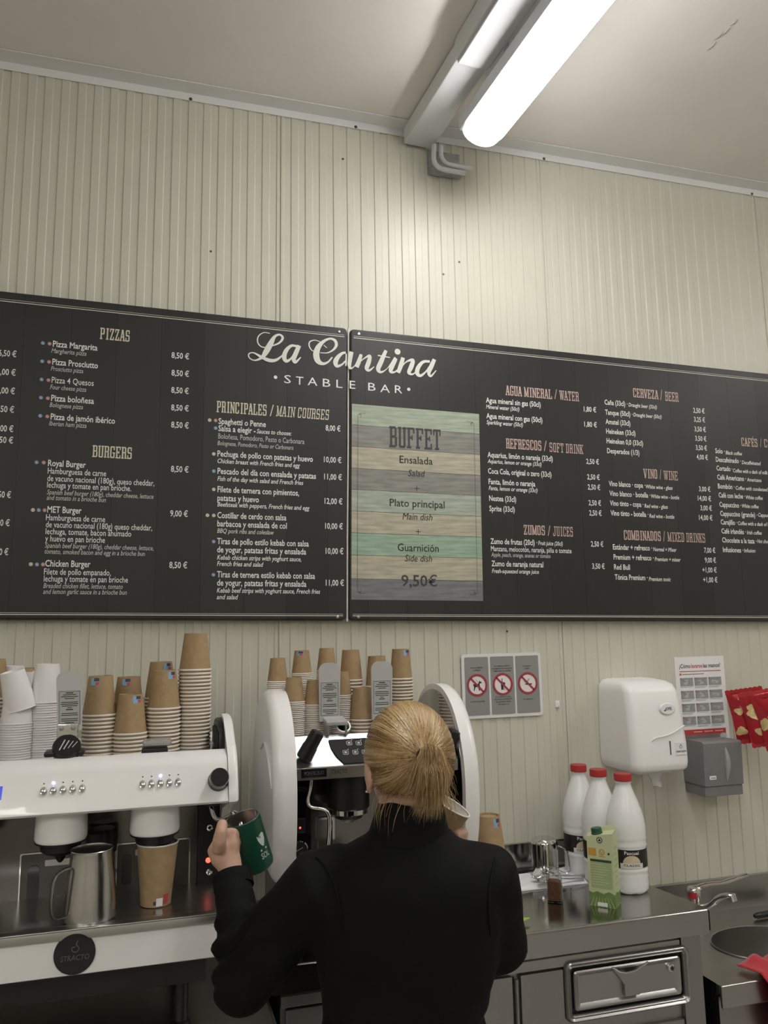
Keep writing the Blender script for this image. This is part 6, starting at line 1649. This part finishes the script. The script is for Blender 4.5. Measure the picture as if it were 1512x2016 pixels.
# ---- green leaf by the counter edge
p = on_counter(1037, 1820)
m = MB(); n = 10; vs_ = []
for i in range(n + 1):
    t = i / n; wv = 0.016 * math.sin(PI * t) + 0.001
    for j in range(5):
        s = j / 2 - 1; vs_.append(Vector((p.x - 0.075 + 0.09 * t, p.y + s * wv + 0.01 * t, ZW + 0.0025 + 0.006 * abs(s) * math.sin(PI * t) + 0.010 * t * t)))
m.add(vs_, [(i * 5 + j, i * 5 + j + 1, (i + 1) * 5 + j + 1, (i + 1) * 5 + j) for i in range(n) for j in range(4)])
lf = m.build('green_leaf', mat('leaf_green', (0.30, 0.52, 0.06), 0.5)); tag(lf, 'bright green leaf lying at the front edge of the counter', 'leaf')
sm_ = lf.modifiers.new('thickness', 'SOLIDIFY'); sm_.thickness = 0.001

# ---- milk jug and cup on the drip tray
ZTR = 1.0745
b = atz(176, 1806, ZTR + 0.0035); b = Vector((b.x, -0.575, ZTR + 0.0025))
mj = thing('milk_jug', b, 'brushed steel milk jug standing on the drip tray', 'jug')
m = MB(); m.lathe([(0.052, 0.0), (0.0555, 0.003), (0.056, 0.010), (0.0545, 0.040), (0.050, 0.085), (0.0450, 0.118), (0.0435, 0.136), (0.0450, 0.142), (0.0440, 0.143), (0.0425, 0.136), (0.044, 0.115), (0.048, 0.085), (0.052, 0.030), (0.050, 0.008), (0, 0.006)], 40, b, cap=False); jb = m.build('body', mat('jug_steel', (0.58, 0.57, 0.56), 0.22, 1.0, var=0.02, scale=8, stretch=(1, 1, 30)), mj)
hd = Vector((-0.90, -0.43, 0)).normalized()
m = MB(); m.tube(catmull([b + hd * 0.044 + Vector((0, 0, 0.112)), b + hd * 0.062 + Vector((0, 0, 0.108)), b + hd * 0.078 + Vector((0, 0, 0.096)), b + hd * 0.083 + Vector((0, 0, 0.060)), b + hd * 0.082 + Vector((0, 0, 0.030)), b + hd * 0.074 + Vector((0, 0, 0.016)), b + hd * 0.055 + Vector((0, 0, 0.014))], 5), 0.0075, 8, flat=0.35); m.build('handle', M_STEEL, mj)

M_CUPIN = mat('cup_inside', (0.72, 0.69, 0.64), 0.6)


def open_cup(base, axis, rt, rb, h, label, sticker=None):
    """upright paper cup, open at the top"""
    q = Vector((0, 0, 1)).rotation_difference(Vector(axis).normalized()).to_matrix().to_4x4()
    M = Matrix.Translation(base) @ q
    root = thing('takeaway_cup', base, label, 'cup')
    m = MB(); m.lathe([(0, 0.004), (rb * 0.93, 0.004), (rb * 0.95, 0.0), (rb, 0.0), (rt, h)], 34, (0, 0, 0), M, cap=False); m.build('wall', M_KRAFT, root)
    m = MB(); m.lathe([(rt * 0.985, h - 0.001), (rb * 0.97, 0.008), (0, 0.008)], 34, (0, 0, 0), M, cap=False); m.build('lining', M_CUPIN, root)
    m = MB(); m.lathe([(rt + 0.0018 * math.cos(a), h + 0.0018 * math.sin(a)) for a in [2 * PI * i / 8 for i in range(9)]], 34, (0, 0, 0), M, cap=False); m.build('rim', M_RIMW, root)
    if sticker is not None:
        for a0, v0, v1, w_, mt in ((sticker, 0.02, 0.15, 0.014, M_PAPERW), (sticker + 0.42, 0.04, 0.20, 0.012, M_STC), (sticker - 0.30, 0.04, 0.10, 0.006, M_STA)):
            rr = lambda t: rb + (rt - rb) * t + 0.0006
            da = w_ / rb / 2; mb = MB(); n = 5
            mb.add([M @ Vector((rr(t) * math.cos(a0 + da * (2 * k / n - 1)), rr(t) * math.sin(a0 + da * (2 * k / n - 1)), h * t)) for t in (v0, v1) for k in range(n + 1)], [(k, k + 1, n + 2 + k, n + 1 + k) for k in range(n)])
            mb.build('print', mt, root)
    return root


b = atz(306, 1787, ZTR + 0.002); b = Vector((b.x, min(b.y, -0.50), ZTR))
open_cup(Vector((at(306, 1787, -0.515).x, -0.515, ZTR)), (0.01, 0.0, 1), 0.0455, 0.0335, 0.132, 'kraft cup with white rim standing under the spout of the white machine', -1.35)
run_text()
for q, mt, root in bottle_txt: q.build('label_lettering', mt, root, smooth=False)

# ================================================================== PERSON
def atd(px, py, dep): return CAM + _ray(px, py) * (dep / FPX)


def remeshed(mb, voxel, smooth_it, name, material, parent, origin=None, fold=0.0, fscale=9.0, fn=None):
    me = bpy.data.meshes.new('tmp'); me.from_pydata([tuple(p) for p in mb.v], [], mb.f)
    bm_ = bmesh.new(); bm_.from_mesh(me); bmesh.ops.recalc_face_normals(bm_, faces=bm_.faces); bm_.to_mesh(me); bm_.free()
    o = bpy.data.objects.new('tmp', me); COL.objects.link(o)
    r = o.modifiers.new('r', 'REMESH'); r.mode = 'VOXEL'; r.voxel_size = voxel
    s = o.modifiers.new('s', 'SMOOTH'); s.factor = 0.5; s.iterations = smooth_it
    bpy.context.view_layer.update(); dg = bpy.context.evaluated_depsgraph_get()
    nm = bpy.data.meshes.new_from_object(o.evaluated_get(dg)); bpy.data.objects.remove(o); bpy.data.meshes.remove(me)
    out = MB(); nrm_ = [v.normal.copy() for v in nm.vertices]
    vs_ = [v.co.copy() for v in nm.vertices]
    if fold or fn:
        for i, p in enumerate(vs_):
            d = 0.0
            if fold:
                d += fold * noise.noise(p * fscale) + fold * 0.5 * noise.noise(p * fscale * 2.3)
            if fn: d += fn(p)
            vs_[i] = p + nrm_[i] * d
    out.add(vs_, [tuple(f.vertices) for f in nm.polygons]); bpy.data.meshes.remove(nm)
    return out.build(name, material, parent, origin=origin, ang=180)


M_SKIN = mat('skin', (0.58, 0.36, 0.27), 0.5, var=0.06, scale=40, sss=0.15)
M_JACK = mat('jacket_black', (0.0048, 0.0049, 0.0056), 0.75, var=0.15, scale=300, bump=0.2, bscale=500, spec=0.18)
HC = Vector((0.464, -1.070, 1.447))                     # head centre
SHL, ELL, WRL = atd(630, 1738, 1.425), atd(486, 1918, 1.47), atd(458, 1728, 1.60)
SHR, ELR, WRR = atd(955, 1722, 1.44), atd(985, 1868, 1.50), atd(893, 1712, 1.62)
NECK = Vector((0.462, -1.055, 1.345))

# ---- body: head, neck, core, arms, hands as one skin
m = MB()
m.sphere(HC + Vector((0, 0.008, 0.004)), (0.074, 0.090, 0.094), 24, 16)
m.sphere(HC + Vector((0, 0.050, -0.045)), (0.055, 0.050, 0.062), 20, 12)          # face / jaw
m.sphere(HC + Vector((0, 0.096, -0.070)), (0.022, 0.016, 0.018), 12, 8)            # chin
m.tube([HC + Vector((0, 0.090, -0.004)), HC + Vector((0, 0.112, -0.028)), HC + Vector((0, 0.098, -0.036))], [0.008, 0.012, 0.009], 10)   # nose
m.sphere(HC + Vector((0, 0.094, -0.052)), (0.020, 0.010, 0.006), 12, 8)            # lips
for s in (-1, 1):
    m.sphere(HC + Vector((s * 0.076, 0.000, -0.022)), (0.008, 0.018, 0.030), 12, 10)       # ear
    m.sphere(HC + Vector((s * 0.074, 0.004, -0.050)), (0.007, 0.009, 0.010), 10, 8)        # lobe
    m.sphere(HC + Vector((s * 0.028, 0.086, 0.000)), (0.014, 0.010, 0.010), 10, 8)         # eye
m.tube([HC + Vector((0, -0.010, -0.04)), NECK + Vector((0, 0, 0.01)), NECK + Vector((0, -0.01, -0.07))], [0.056, 0.053, 0.060], 20)
m.tube([NECK + Vector((0, -0.01, -0.05)), Vector((0.46, -1.03, 1.22)), Vector((0.46, -1.02, 1.05)), Vector((0.46, -1.02, 0.92))], [0.06, 0.10, 0.085, 0.10], 20)
m.tube([SHL.lerp(NECK, 0.35) + Vector((0, 0, -0.03)), SHL, ELL, WRL.lerp(ELL, 0.1), WRL], [0.035, 0.036, 0.034, 0.026, 0.024], 14)
m.tube([SHR.lerp(NECK, 0.35) + Vector((0, 0, -0.03)), SHR, ELR, WRR.lerp(ELR, 0.1), WRR], [0.035, 0.036, 0.034, 0.026, 0.024], 14)
# left hand closed round the mug handle
HL = atd(441, 1672, 1.625)
m.tube([WRL, atd(452, 1704, 1.612), atd(444, 1686, 1.62), atd(437, 1668, 1.625), atd(440, 1656, 1.63)], [0.023, 0.026, 0.032, 0.032, 0.022], 16, flat=0.85)
m.sphere(atd(452, 1668, 1.625), (0.020, 0.022, 0.032), 12, 8)
m.tube([atd(432, 1672, 1.600), atd(432, 1655, 1.590), atd(435, 1638, 1.592), atd(438, 1622, 1.605), atd(439, 1616, 1.612)], [0.015, 0.0145, 0.0125, 0.0115, 0.007], 12)
for k in range(4):
    yy = 1643 + 13.5 * k; rr_ = (0.0100, 0.0102, 0.0095, 0.0082)[k]; ex = (0, 2, 0, -5)[k]
    m.tube([atd(441, yy, 1.625), atd(457, yy - 2, 1.628), atd(466 + ex, yy, 1.650), atd(464 + ex, yy + 1, 1.685), atd(450 + ex, yy + 2, 1.697), atd(443, yy + 3, 1.690)], [rr_ * 1.25, rr_ * 1.2, rr_ * 1.1, rr_, rr_ * 0.95, rr_ * 0.8], 12)
# right hand round the paper cup
m.tube([WRR, atd(890, 1700, 1.625), atd(888, 1680, 1.63), atd(890, 1664, 1.635)], [0.023, 0.028, 0.033, 0.026], 14, flat=0.8)
m.tube([atd(872, 1684, 1.62), atd(866, 1664, 1.61), atd(868, 1645, 1.612)], [0.014, 0.013, 0.010], 12)
for k in range(4):
    yy = 1642 + 13 * k; rr_ = (0.0100, 0.0102, 0.0095, 0.0082)[k]
    m.tube([atd(895, yy + 4, 1.628), atd(910, yy - 2, 1.64), atd(913 - k, yy - 3, 1.672), atd(905 - k, yy - 2, 1.70), atd(893, yy, 1.71)], [rr_ * 1.2, rr_ * 1.15, rr_ * 1.05, rr_, rr_ * 0.85], 12)
person = remeshed(m, 0.0036, 3, 'person', M_SKIN, None, origin=(0.46, -1.02, 0.0))
tag(person, 'person in black jacket seen from behind, frothing milk in a green mug', 'person')

# ---- jacket
m = MB()
rows = ((2110, 600, 985, 0.135), (2060, 618, 968, 0.120), (2016, 634, 950, 0.112), (1950, 632, 968, 0.112), (1880, 618, 985, 0.118), (1810, 606, 990, 0.120), (1760, 605, 990, 0.118), (1725, 618, 984, 0.112), (1698, 645, 968, 0.100), (1676, 682, 938, 0.085), (1656, 716, 905, 0.070), (1636, 730, 886, 0.062))
rings = []
for py, xl, xr, dep in rows:
    a = atd(xl, py, 1.42); b_ = atd(xr, py, 1.42); c = (a + b_) / 2; hx = (b_ - a) / 2
    fw_ = Vector((0.28, 0.96, 0)); c = c + fw_ * 0.02
    rings.append([c + hx * math.copysign(abs(math.cos(t)) ** 0.85, math.cos(t)) + fw_ * (dep * math.copysign(abs(math.sin(t)) ** 0.9, math.sin(t))) for t in [2 * PI * k / 28 for k in range(28)]])
m.loft(rings, True)
m.tube([SHL + Vector((0.05, 0, 0.005)), SHL, SHL.lerp(ELL, 0.35), SHL.lerp(ELL, 0.75), ELL, ELL + (ELL - SHL).normalized() * 0.01], [0.060, 0.066, 0.060, 0.057, 0.058, 0.045], 18)
m.sphere(ELL + Vector((-0.006, 0, -0.012)), 0.058, 16, 12)
m.tube([ELL, ELL.lerp(WRL, 0.25), ELL.lerp(WRL, 0.6), ELL.lerp(WRL, 0.96)], [0.057, 0.054, 0.047, 0.039], 18)
m.tube([SHR + Vector((-0.05, 0, 0.005)), SHR, SHR.lerp(ELR, 0.4), SHR.lerp(ELR, 0.8), ELR, ELR + (ELR - SHR).normalized() * 0.012], [0.060, 0.064, 0.060, 0.056, 0.056, 0.044], 18)
m.tube([ELR, ELR.lerp(WRR, 0.4), ELR.lerp(WRR, 0.9)], [0.056, 0.050, 0.040], 18)


def creases(p):
    d = 0.0
    # sleeve creases around the bent elbow
    for c, ax, amp, fr in ((ELL, (WRL - ELL).normalized(), 0.0085, 140), (ELR, (ELR - SHR).normalized(), 0.004, 120)):
        q = p - c; l = q.dot(ax)
        wgt = math.exp(-((l - 0.055) / 0.065) ** 2) * math.exp(-(q.length / 0.15) ** 4)
        d += amp * wgt * math.sin(l * fr + 2.2 * noise.noise(p * 14))
    return d


jk = remeshed(m, 0.0075, 8, 'jacket', M_JACK, person, fold=0.0075, fscale=8.0, fn=creases)
# sleeve cuffs
for el, wr in ((ELL, WRL), (ELR, WRR)):
    ax = (wr - el).normalized(); c = el.lerp(wr, 0.95)
    q = Vector((0, 0, 1)).rotation_difference(ax).to_matrix().to_4x4()
    mm_ = MB(); mm_.lathe([(0.040, -0.012), (0.0405, 0.012), (0.0385, 0.016), (0.034, 0.016), (0.034, -0.008)], 26, c, q @ Matrix.Diagonal((1, 0.92, 1, 1)), cap=False); mm_.build('cuff', M_JACK, person)
# stand-up collar
m = MB(); rings = []
for py, xl, xr, dep, dz in ((1655, 722, 892, 0.072, 0), (1630, 730, 884, 0.068, 0), (1605, 738, 878, 0.066, 0), (1585, 746, 873, 0.064, 0), (1577, 752, 868, 0.060, 0)):
    a = atd(xl, py, 1.42); b_ = atd(xr, py, 1.42); c = (a + b_) / 2 + Vector((0.006, 0.022, 0)); hx = (b_ - a) / 2
    rings.append([c + hx * math.cos(t) + Vector((0.28, 0.96, 0)) * (dep * math.sin(t)) + Vector((0, 0, -0.016 * max(0, math.sin(t)))) + Vector((0, 0, 0.002 * math.sin(5 * t))) for t in [2 * PI * k / 36 for k in range(36)]])
inn = [[p + ((sum(r, Vector()) / len(r)) - p).normalized() * 0.006 for p in r] for r in rings[::-1]]
m.loft(rings + inn, False); m.build('collar', M_JACK, person, ang=60)
# shoulder seams
from mathutils.bvhtree import BVHTree
_jo = WL[jk.name]
bvh = BVHTree.FromPolygons([v.co + _jo for v in jk.data.vertices], [tuple(p.vertices) for p in jk.data.polygons])
for pts in (((622, 1688), (636, 1700), (650, 1722), (662, 1750), (670, 1790), (672, 1830)), ((975, 1690), (968, 1720), (962, 1760), (962, 1800), (966, 1840))):
    path = []
    for p_ in catmull([Vector((a, b, 0)) for a, b in pts], 5):
        hit, nn2, _, _ = bvh.ray_cast(CAM, _ray(p_.x, p_.y).normalized())
        if hit: path.append(hit + nn2 * 0.0008)
    if len(path) > 3:
        m = MB(); m.tube(path, 0.0022, 6); m.build('seam', M_JACK, person)

# ---- trousers and shoes (below the picture)
M_TRO = mat('trousers', (0.012, 0.012, 0.014), 0.85)
m = MB()
m.tube([(0.46, -0.985, 0.97), (0.46, -0.995, 0.90), (0.46, -1.02, 0.82)], [0.098, 0.118, 0.12], 20)
for s in (-1, 1):
    m.tube([(0.46 + s * 0.06, -1.02, 0.88), (0.46 + s * 0.075, -1.02, 0.70), (0.46 + s * 0.08, -1.01, 0.46), (0.46 + s * 0.085, -1.03, 0.22), (0.46 + s * 0.088, -1.04, 0.07)], [0.09, 0.082, 0.060, 0.055, 0.050], 16)
remeshed(m, 0.012, 4, 'trousers', M_TRO, person, fold=0.005)
for s in (-1, 1):
    m = MB(); x = 0.46 + s * 0.09
    rings = []
    for y, w_, h_ in ((-1.10, 0.018, 0.045), (-1.09, 0.032, 0.075), (-1.04, 0.038, 0.090), (-0.98, 0.040, 0.070), (-0.92, 0.044, 0.052), (-0.87, 0.040, 0.042), (-0.845, 0.020, 0.030)):
        rings.append([Vector((x + w_ * math.cos(t), y, max(0.0, 0.5 * h_ + 0.5 * h_ * math.sin(t)) + 0.001)) for t in [2 * PI * k / 16 for k in range(16)]])
    m.loft(rings, True); m.build('shoe', M_BLACK, person)

# ---- hair
def hair_material():
    m = bpy.data.materials.new('blonde_hair'); m.use_nodes = True; nt = m.node_tree; b = nt.nodes['Principled BSDF']
    at_ = nt.nodes.new('ShaderNodeAttribute'); at_.attribute_name = 'strand'
    r = nt.nodes.new('ShaderNodeValToRGB'); e = r.color_ramp.elements
    e[0].position = 0.0; e[0].color = (0.10, 0.050, 0.018, 1); e[1].position = 1.0; e[1].color = (0.70, 0.52, 0.28, 1)
    k = r.color_ramp.elements.new(0.45); k.color = (0.34, 0.20, 0.08, 1)
    nt.links.new(at_.outputs['Fac'], r.inputs[0]); nt.links.new(r.outputs[0], b.inputs['Base Color'])
    b.inputs['Roughness'].default_value = 0.36; b.inputs['Specular IOR Level'].default_value = 0.6
    return m


M_HAIR = hair_material()
HR = Vector((0.0815, 0.0985, 0.0975))
TIE_DIR = Vector((0.10, -0.93, -0.12)).normalized()


def hp(d, k=1.0): return HC + Vector((d.x * HR.x, d.y * HR.y, d.z * HR.z)) * k + Vector((0, 0.002, 0.002))


TIE = atd(838, 1490, 1.345)
td_ = TIE - HC - Vector((0, 0.002, 0.002))
TIE_DIR = Vector((td_.x / HR.x, td_.y / HR.y, td_.z / HR.z)); TIE_DIR.normalize()


def strand_mesh(paths, name, parent, taper=False):
    """paths: list of (points, radius, tone)"""
    m = MB(); tone = []
    for pts, rad, tn in paths:
        n0 = len(m.v); n = len(pts)
        m.tube(pts, [rad * max(0.12, 1 - 0.95 * (i / (n - 1)) ** 2.5) if taper else rad * (0.45 + 0.55 * math.sin(PI * min(1, 0.25 + 0.65 * i / (n - 1)))) for i in range(n)], 3, cap=False)
        tone += [tn] * (len(m.v) - n0)
    o = m.build(name, M_HAIR, parent, ang=180)
    att = o.data.attributes.new('strand', 'FLOAT', 'POINT'); att.data.foreach_set('value', tone)
    return o


rnd = random.Random(11)


def tone_at(d, extra=0.0):
    return min(1, max(0, 0.56 + 0.75 * noise.noise(Vector((d.x * 11, d.y * 3, d.z * 11))) + rnd.uniform(-0.16, 0.16) + 0.12 * d.z + extra))


# scalp cap
m = MB(); n1_, n2_ = 36, 26; vs_ = []
keep = {}
for j in range(n2_ + 1):
    th = PI * j / n2_
    for i in range(n1_):
        ph = 2 * PI * i / n1_
        vs_.append(Vector((math.sin(th) * math.cos(ph), math.sin(th) * math.sin(ph), math.cos(th))))
ok = lambda d: not (d.y > 0.30 and d.z < 0.45) and not (d.z < -0.62) and not (d.y > -0.15 and d.z < -0.12)
fs = [(j * n1_ + i, j * n1_ + (i + 1) % n1_, (j + 1) * n1_ + (i + 1) % n1_, (j + 1) * n1_ + i) for j in range(n2_) for i in range(n1_)]
fs = [f for f in fs if all(ok(vs_[k]) for k in f)]
m.add([hp(d, 0.985) for d in vs_], fs); used = sorted({k for f in fs for k in f}); remap = {k: i for i, k in enumerate(used)}
m.v = [m.v[k] for k in used]; m.f = [tuple(remap[k] for k in f) for f in fs]
capo = m.build('hair_cap', M_HAIR, person, ang=180)
att = capo.data.attributes.new('strand', 'FLOAT', 'POINT'); att.data.foreach_set('value', [0.28] * len(capo.data.vertices))

paths = []
while len(paths) < 6500:
    d = Vector((rnd.gauss(0, 1), rnd.gauss(0, 1), rnd.gauss(0, 1))).normalized()
    if not ok(d) or d.angle(TIE_DIR) < 0.18: continue
    if d.z < -0.45 and rnd.random() < 0.5: continue
    ang = d.angle(TIE_DIR); n = max(5, int(ang * 7)); lift = rnd.uniform(0.0, 0.022)
    t_end = 1.0 if ang < 1.2 or rnd.random() < 0.7 else rnd.uniform(0.6, 1)
    pts = []
    ax = d.cross(TIE_DIR).normalized(); wob = rnd.uniform(-0.05, 0.05)
    for i in range(n + 1):
        t = t_end * i / n
        q = Matrix.Rotation(ang * t, 3, ax) @ d
        q = (q + ax * wob * math.sin(PI * t)).normalized()
        pull = 1.0 + lift * math.sin(PI * min(1, t * 1.05)) + 0.004
        p = hp(q, pull)
        if t > 0.82: p = p.lerp(TIE + ax * 0.006 * rnd.uniform(-1, 1), ((t - 0.82) / 0.18) ** 1.5 * 0.9)
        pts.append(p)
    paths.append((pts, rnd.uniform(0.0004, 0.0008), tone_at(d)))
strand_mesh(paths, 'combed_hair', person)['kind'] = 'stuff'
# ponytail
paths = []
for k in range(1500):
    a = rnd.uniform(0, 2 * PI); r0 = 0.010 * math.sqrt(rnd.random()); fan = rnd.gauss(0, 1)
    st = TIE + Vector((r0 * math.cos(a), 0.004, r0 * math.sin(a)))
    L_ = rnd.uniform(0.055, 0.095) * (0.8 if abs(fan) > 1.2 else 1)
    out_ = Vector((0.12 + 0.38 * math.cos(a), -0.75, 0.20 + 0.40 * math.sin(a))).normalized()
    p1 = st + out_ * rnd.uniform(0.014, 0.026)
    p2 = p1 + Vector((0.004 * fan + 0.006 * math.cos(a), -0.002 + rnd.uniform(-.006, .006), -0.35 * L_))
    p3 = p2 + Vector((0.004 * fan, 0.010 + rnd.uniform(-.008, .008), -0.38 * L_))
    p4 = p3 + Vector((0.004 * fan + rnd.uniform(-.006, .006), 0.010 + rnd.uniform(-.01, .01), -0.30 * L_))
    paths.append((catmull([st, p1, p2, p3, p4], 3), rnd.uniform(0.0003, 0.0006), min(1, max(0, 0.74 + rnd.uniform(-0.35, 0.22)))))
strand_mesh(paths, 'ponytail', person, True)['kind'] = 'stuff'
# loose wisps at the nape and temples
paths = []
for k in range(60):
    s = rnd.choice((-1, 1, 1)); x = rnd.uniform(0.02, 0.075) * s
    st = HC + Vector((x, -0.070 + 0.03 * rnd.random() + abs(x) * 0.6, -0.045 - 0.025 * rnd.random()))
    e = st + Vector((0.012 * s + rnd.uniform(-.01, .01), rnd.uniform(-.012, .012), -rnd.uniform(0.03, 0.065)))
    mid = (st + e) / 2 + Vector((0.006 * s, -0.006, 0.0))
    paths.append((catmull([st, mid, e], 3), rnd.uniform(0.0003, 0.0006), rnd.uniform(0.3, 0.9)))
strand_mesh(paths, 'loose_wisps', person, True)['kind'] = 'stuff'
m = MB(); prof = [(0.014 + 0.004 * math.cos(a), 0.004 * math.sin(a)) for a in [2 * PI * i / 8 for i in range(9)]]
m.lathe(prof, 20, TIE + Vector((0.0, -0.004, 0.0)), Matrix.Rotation(math.radians(70), 4, 'X') @ Matrix.Rotation(math.radians(-20), 4, 'Y'), cap=False); m.build('hair_tie', M_BLACK, person)
m = MB(); m.sphere(HC + Vector((-0.0815, -0.002, -0.054)), 0.0028, 10, 8); m.build('earring', M_CHROME, person)

# ---- green mug in the left hand
M_MUG = mat('mug_green', (0.009, 0.060, 0.036), 0.38, var=0.1, scale=200)
b0 = atd(506, 1707, 1.685); t0 = atd(477, 1610, 1.675)
ax = (t0 - b0); hM = ax.length; ax.normalize()
q = Vector((0, 0, 1)).rotation_difference(ax).to_matrix().to_4x4()
Mg = Matrix.Translation(b0) @ q
mg = thing('green_mug', b0, 'dark green metal mug with pale emblem held under the steam wand', 'mug')
rM = 0.0375
m = MB(); m.lathe([(0, 0.0), (rM - 0.006, 0.0), (rM - 0.001, 0.004), (rM, 0.010), (rM, hM - 0.001), (rM - 0.0012, hM)], 40, (0, 0, 0), Mg, cap=False); m.build('body', M_MUG, mg)
m = MB(); m.lathe([(rM - 0.0010, hM), (rM - 0.003, hM), (rM - 0.0035, 0.010), (0, 0.008)], 40, (0, 0, 0), Mg, cap=False); m.build('lining', M_STEEL, mg)
Mi = Mg.inverted(); hdir = (Mi.to_3x3() @ (atd(455, 1660, 1.655) - (b0 + t0) / 2)); hdir.z = 0; hdir.normalize()
m = MB(); m.tube([Mg @ (hdir * (rM - 0.002) + Vector((0, 0, hM * 0.80))), Mg @ (hdir * (rM + 0.018) + Vector((0, 0, hM * 0.80))), Mg @ (hdir * (rM + 0.024) + Vector((0, 0, hM * 0.70))), Mg @ (hdir * (rM + 0.024) + Vector((0, 0, hM * 0.35))), Mg @ (hdir * (rM + 0.018) + Vector((0, 0, hM * 0.25))), Mg @ (hdir * (rM - 0.002) + Vector((0, 0, hM * 0.25)))], 0.0048, 10); m.build('handle', M_MUG, mg)
vd = Mi.to_3x3() @ (CAM - b0); fa = math.atan2(vd.y, vd.x)
mc = lambda u, v, d=0.0: Mg @ Vector(((rM + 0.0006) * math.cos(fa + u / rM), (rM + 0.0006) * math.sin(fa + u / rM), v))
e0 = 0.026
M_EMB = mat('mug_print', (0.50, 0.55, 0.50), 0.5)
m = MB(); poly(m, mc, [(e0 - 0.010, 0.078), (e0 - 0.006, 0.073), (e0 - 0.002, 0.078), (e0 + 0.006, 0.080), (e0 + 0.010, 0.076), (e0 + 0.009, 0.064), (e0 + 0.003, 0.052), (e0 - 0.001, 0.052), (e0 - 0.006, 0.060), (e0 - 0.009, 0.068)]); m.build('emblem', M_EMB, mg, smooth=False)
sol_ = MB(); text_job(sol_, 'SOL', mc, e0 - 0.011, 0.027, e0 + 0.010, 0.018, 0.014)
m = MB(); rect(m, mc, e0 - 0.009, 0.043, e0 + 0.008, 0.047); m.build('emblem_rule', M_EMB, mg, smooth=False)
run_text(); sol_.build('emblem_lettering', M_EMB, mg, smooth=False)

# ---- kraft cup in the right hand
rc0 = atd(888, 1584, 1.665); dn = (atd(842, 1668, 1.660) - rc0).normalized()
open_cup(rc0 + dn * 0.120, -dn, 0.0440, 0.0310, 0.120, 'tilted kraft cup held in the right hand beside the collar')
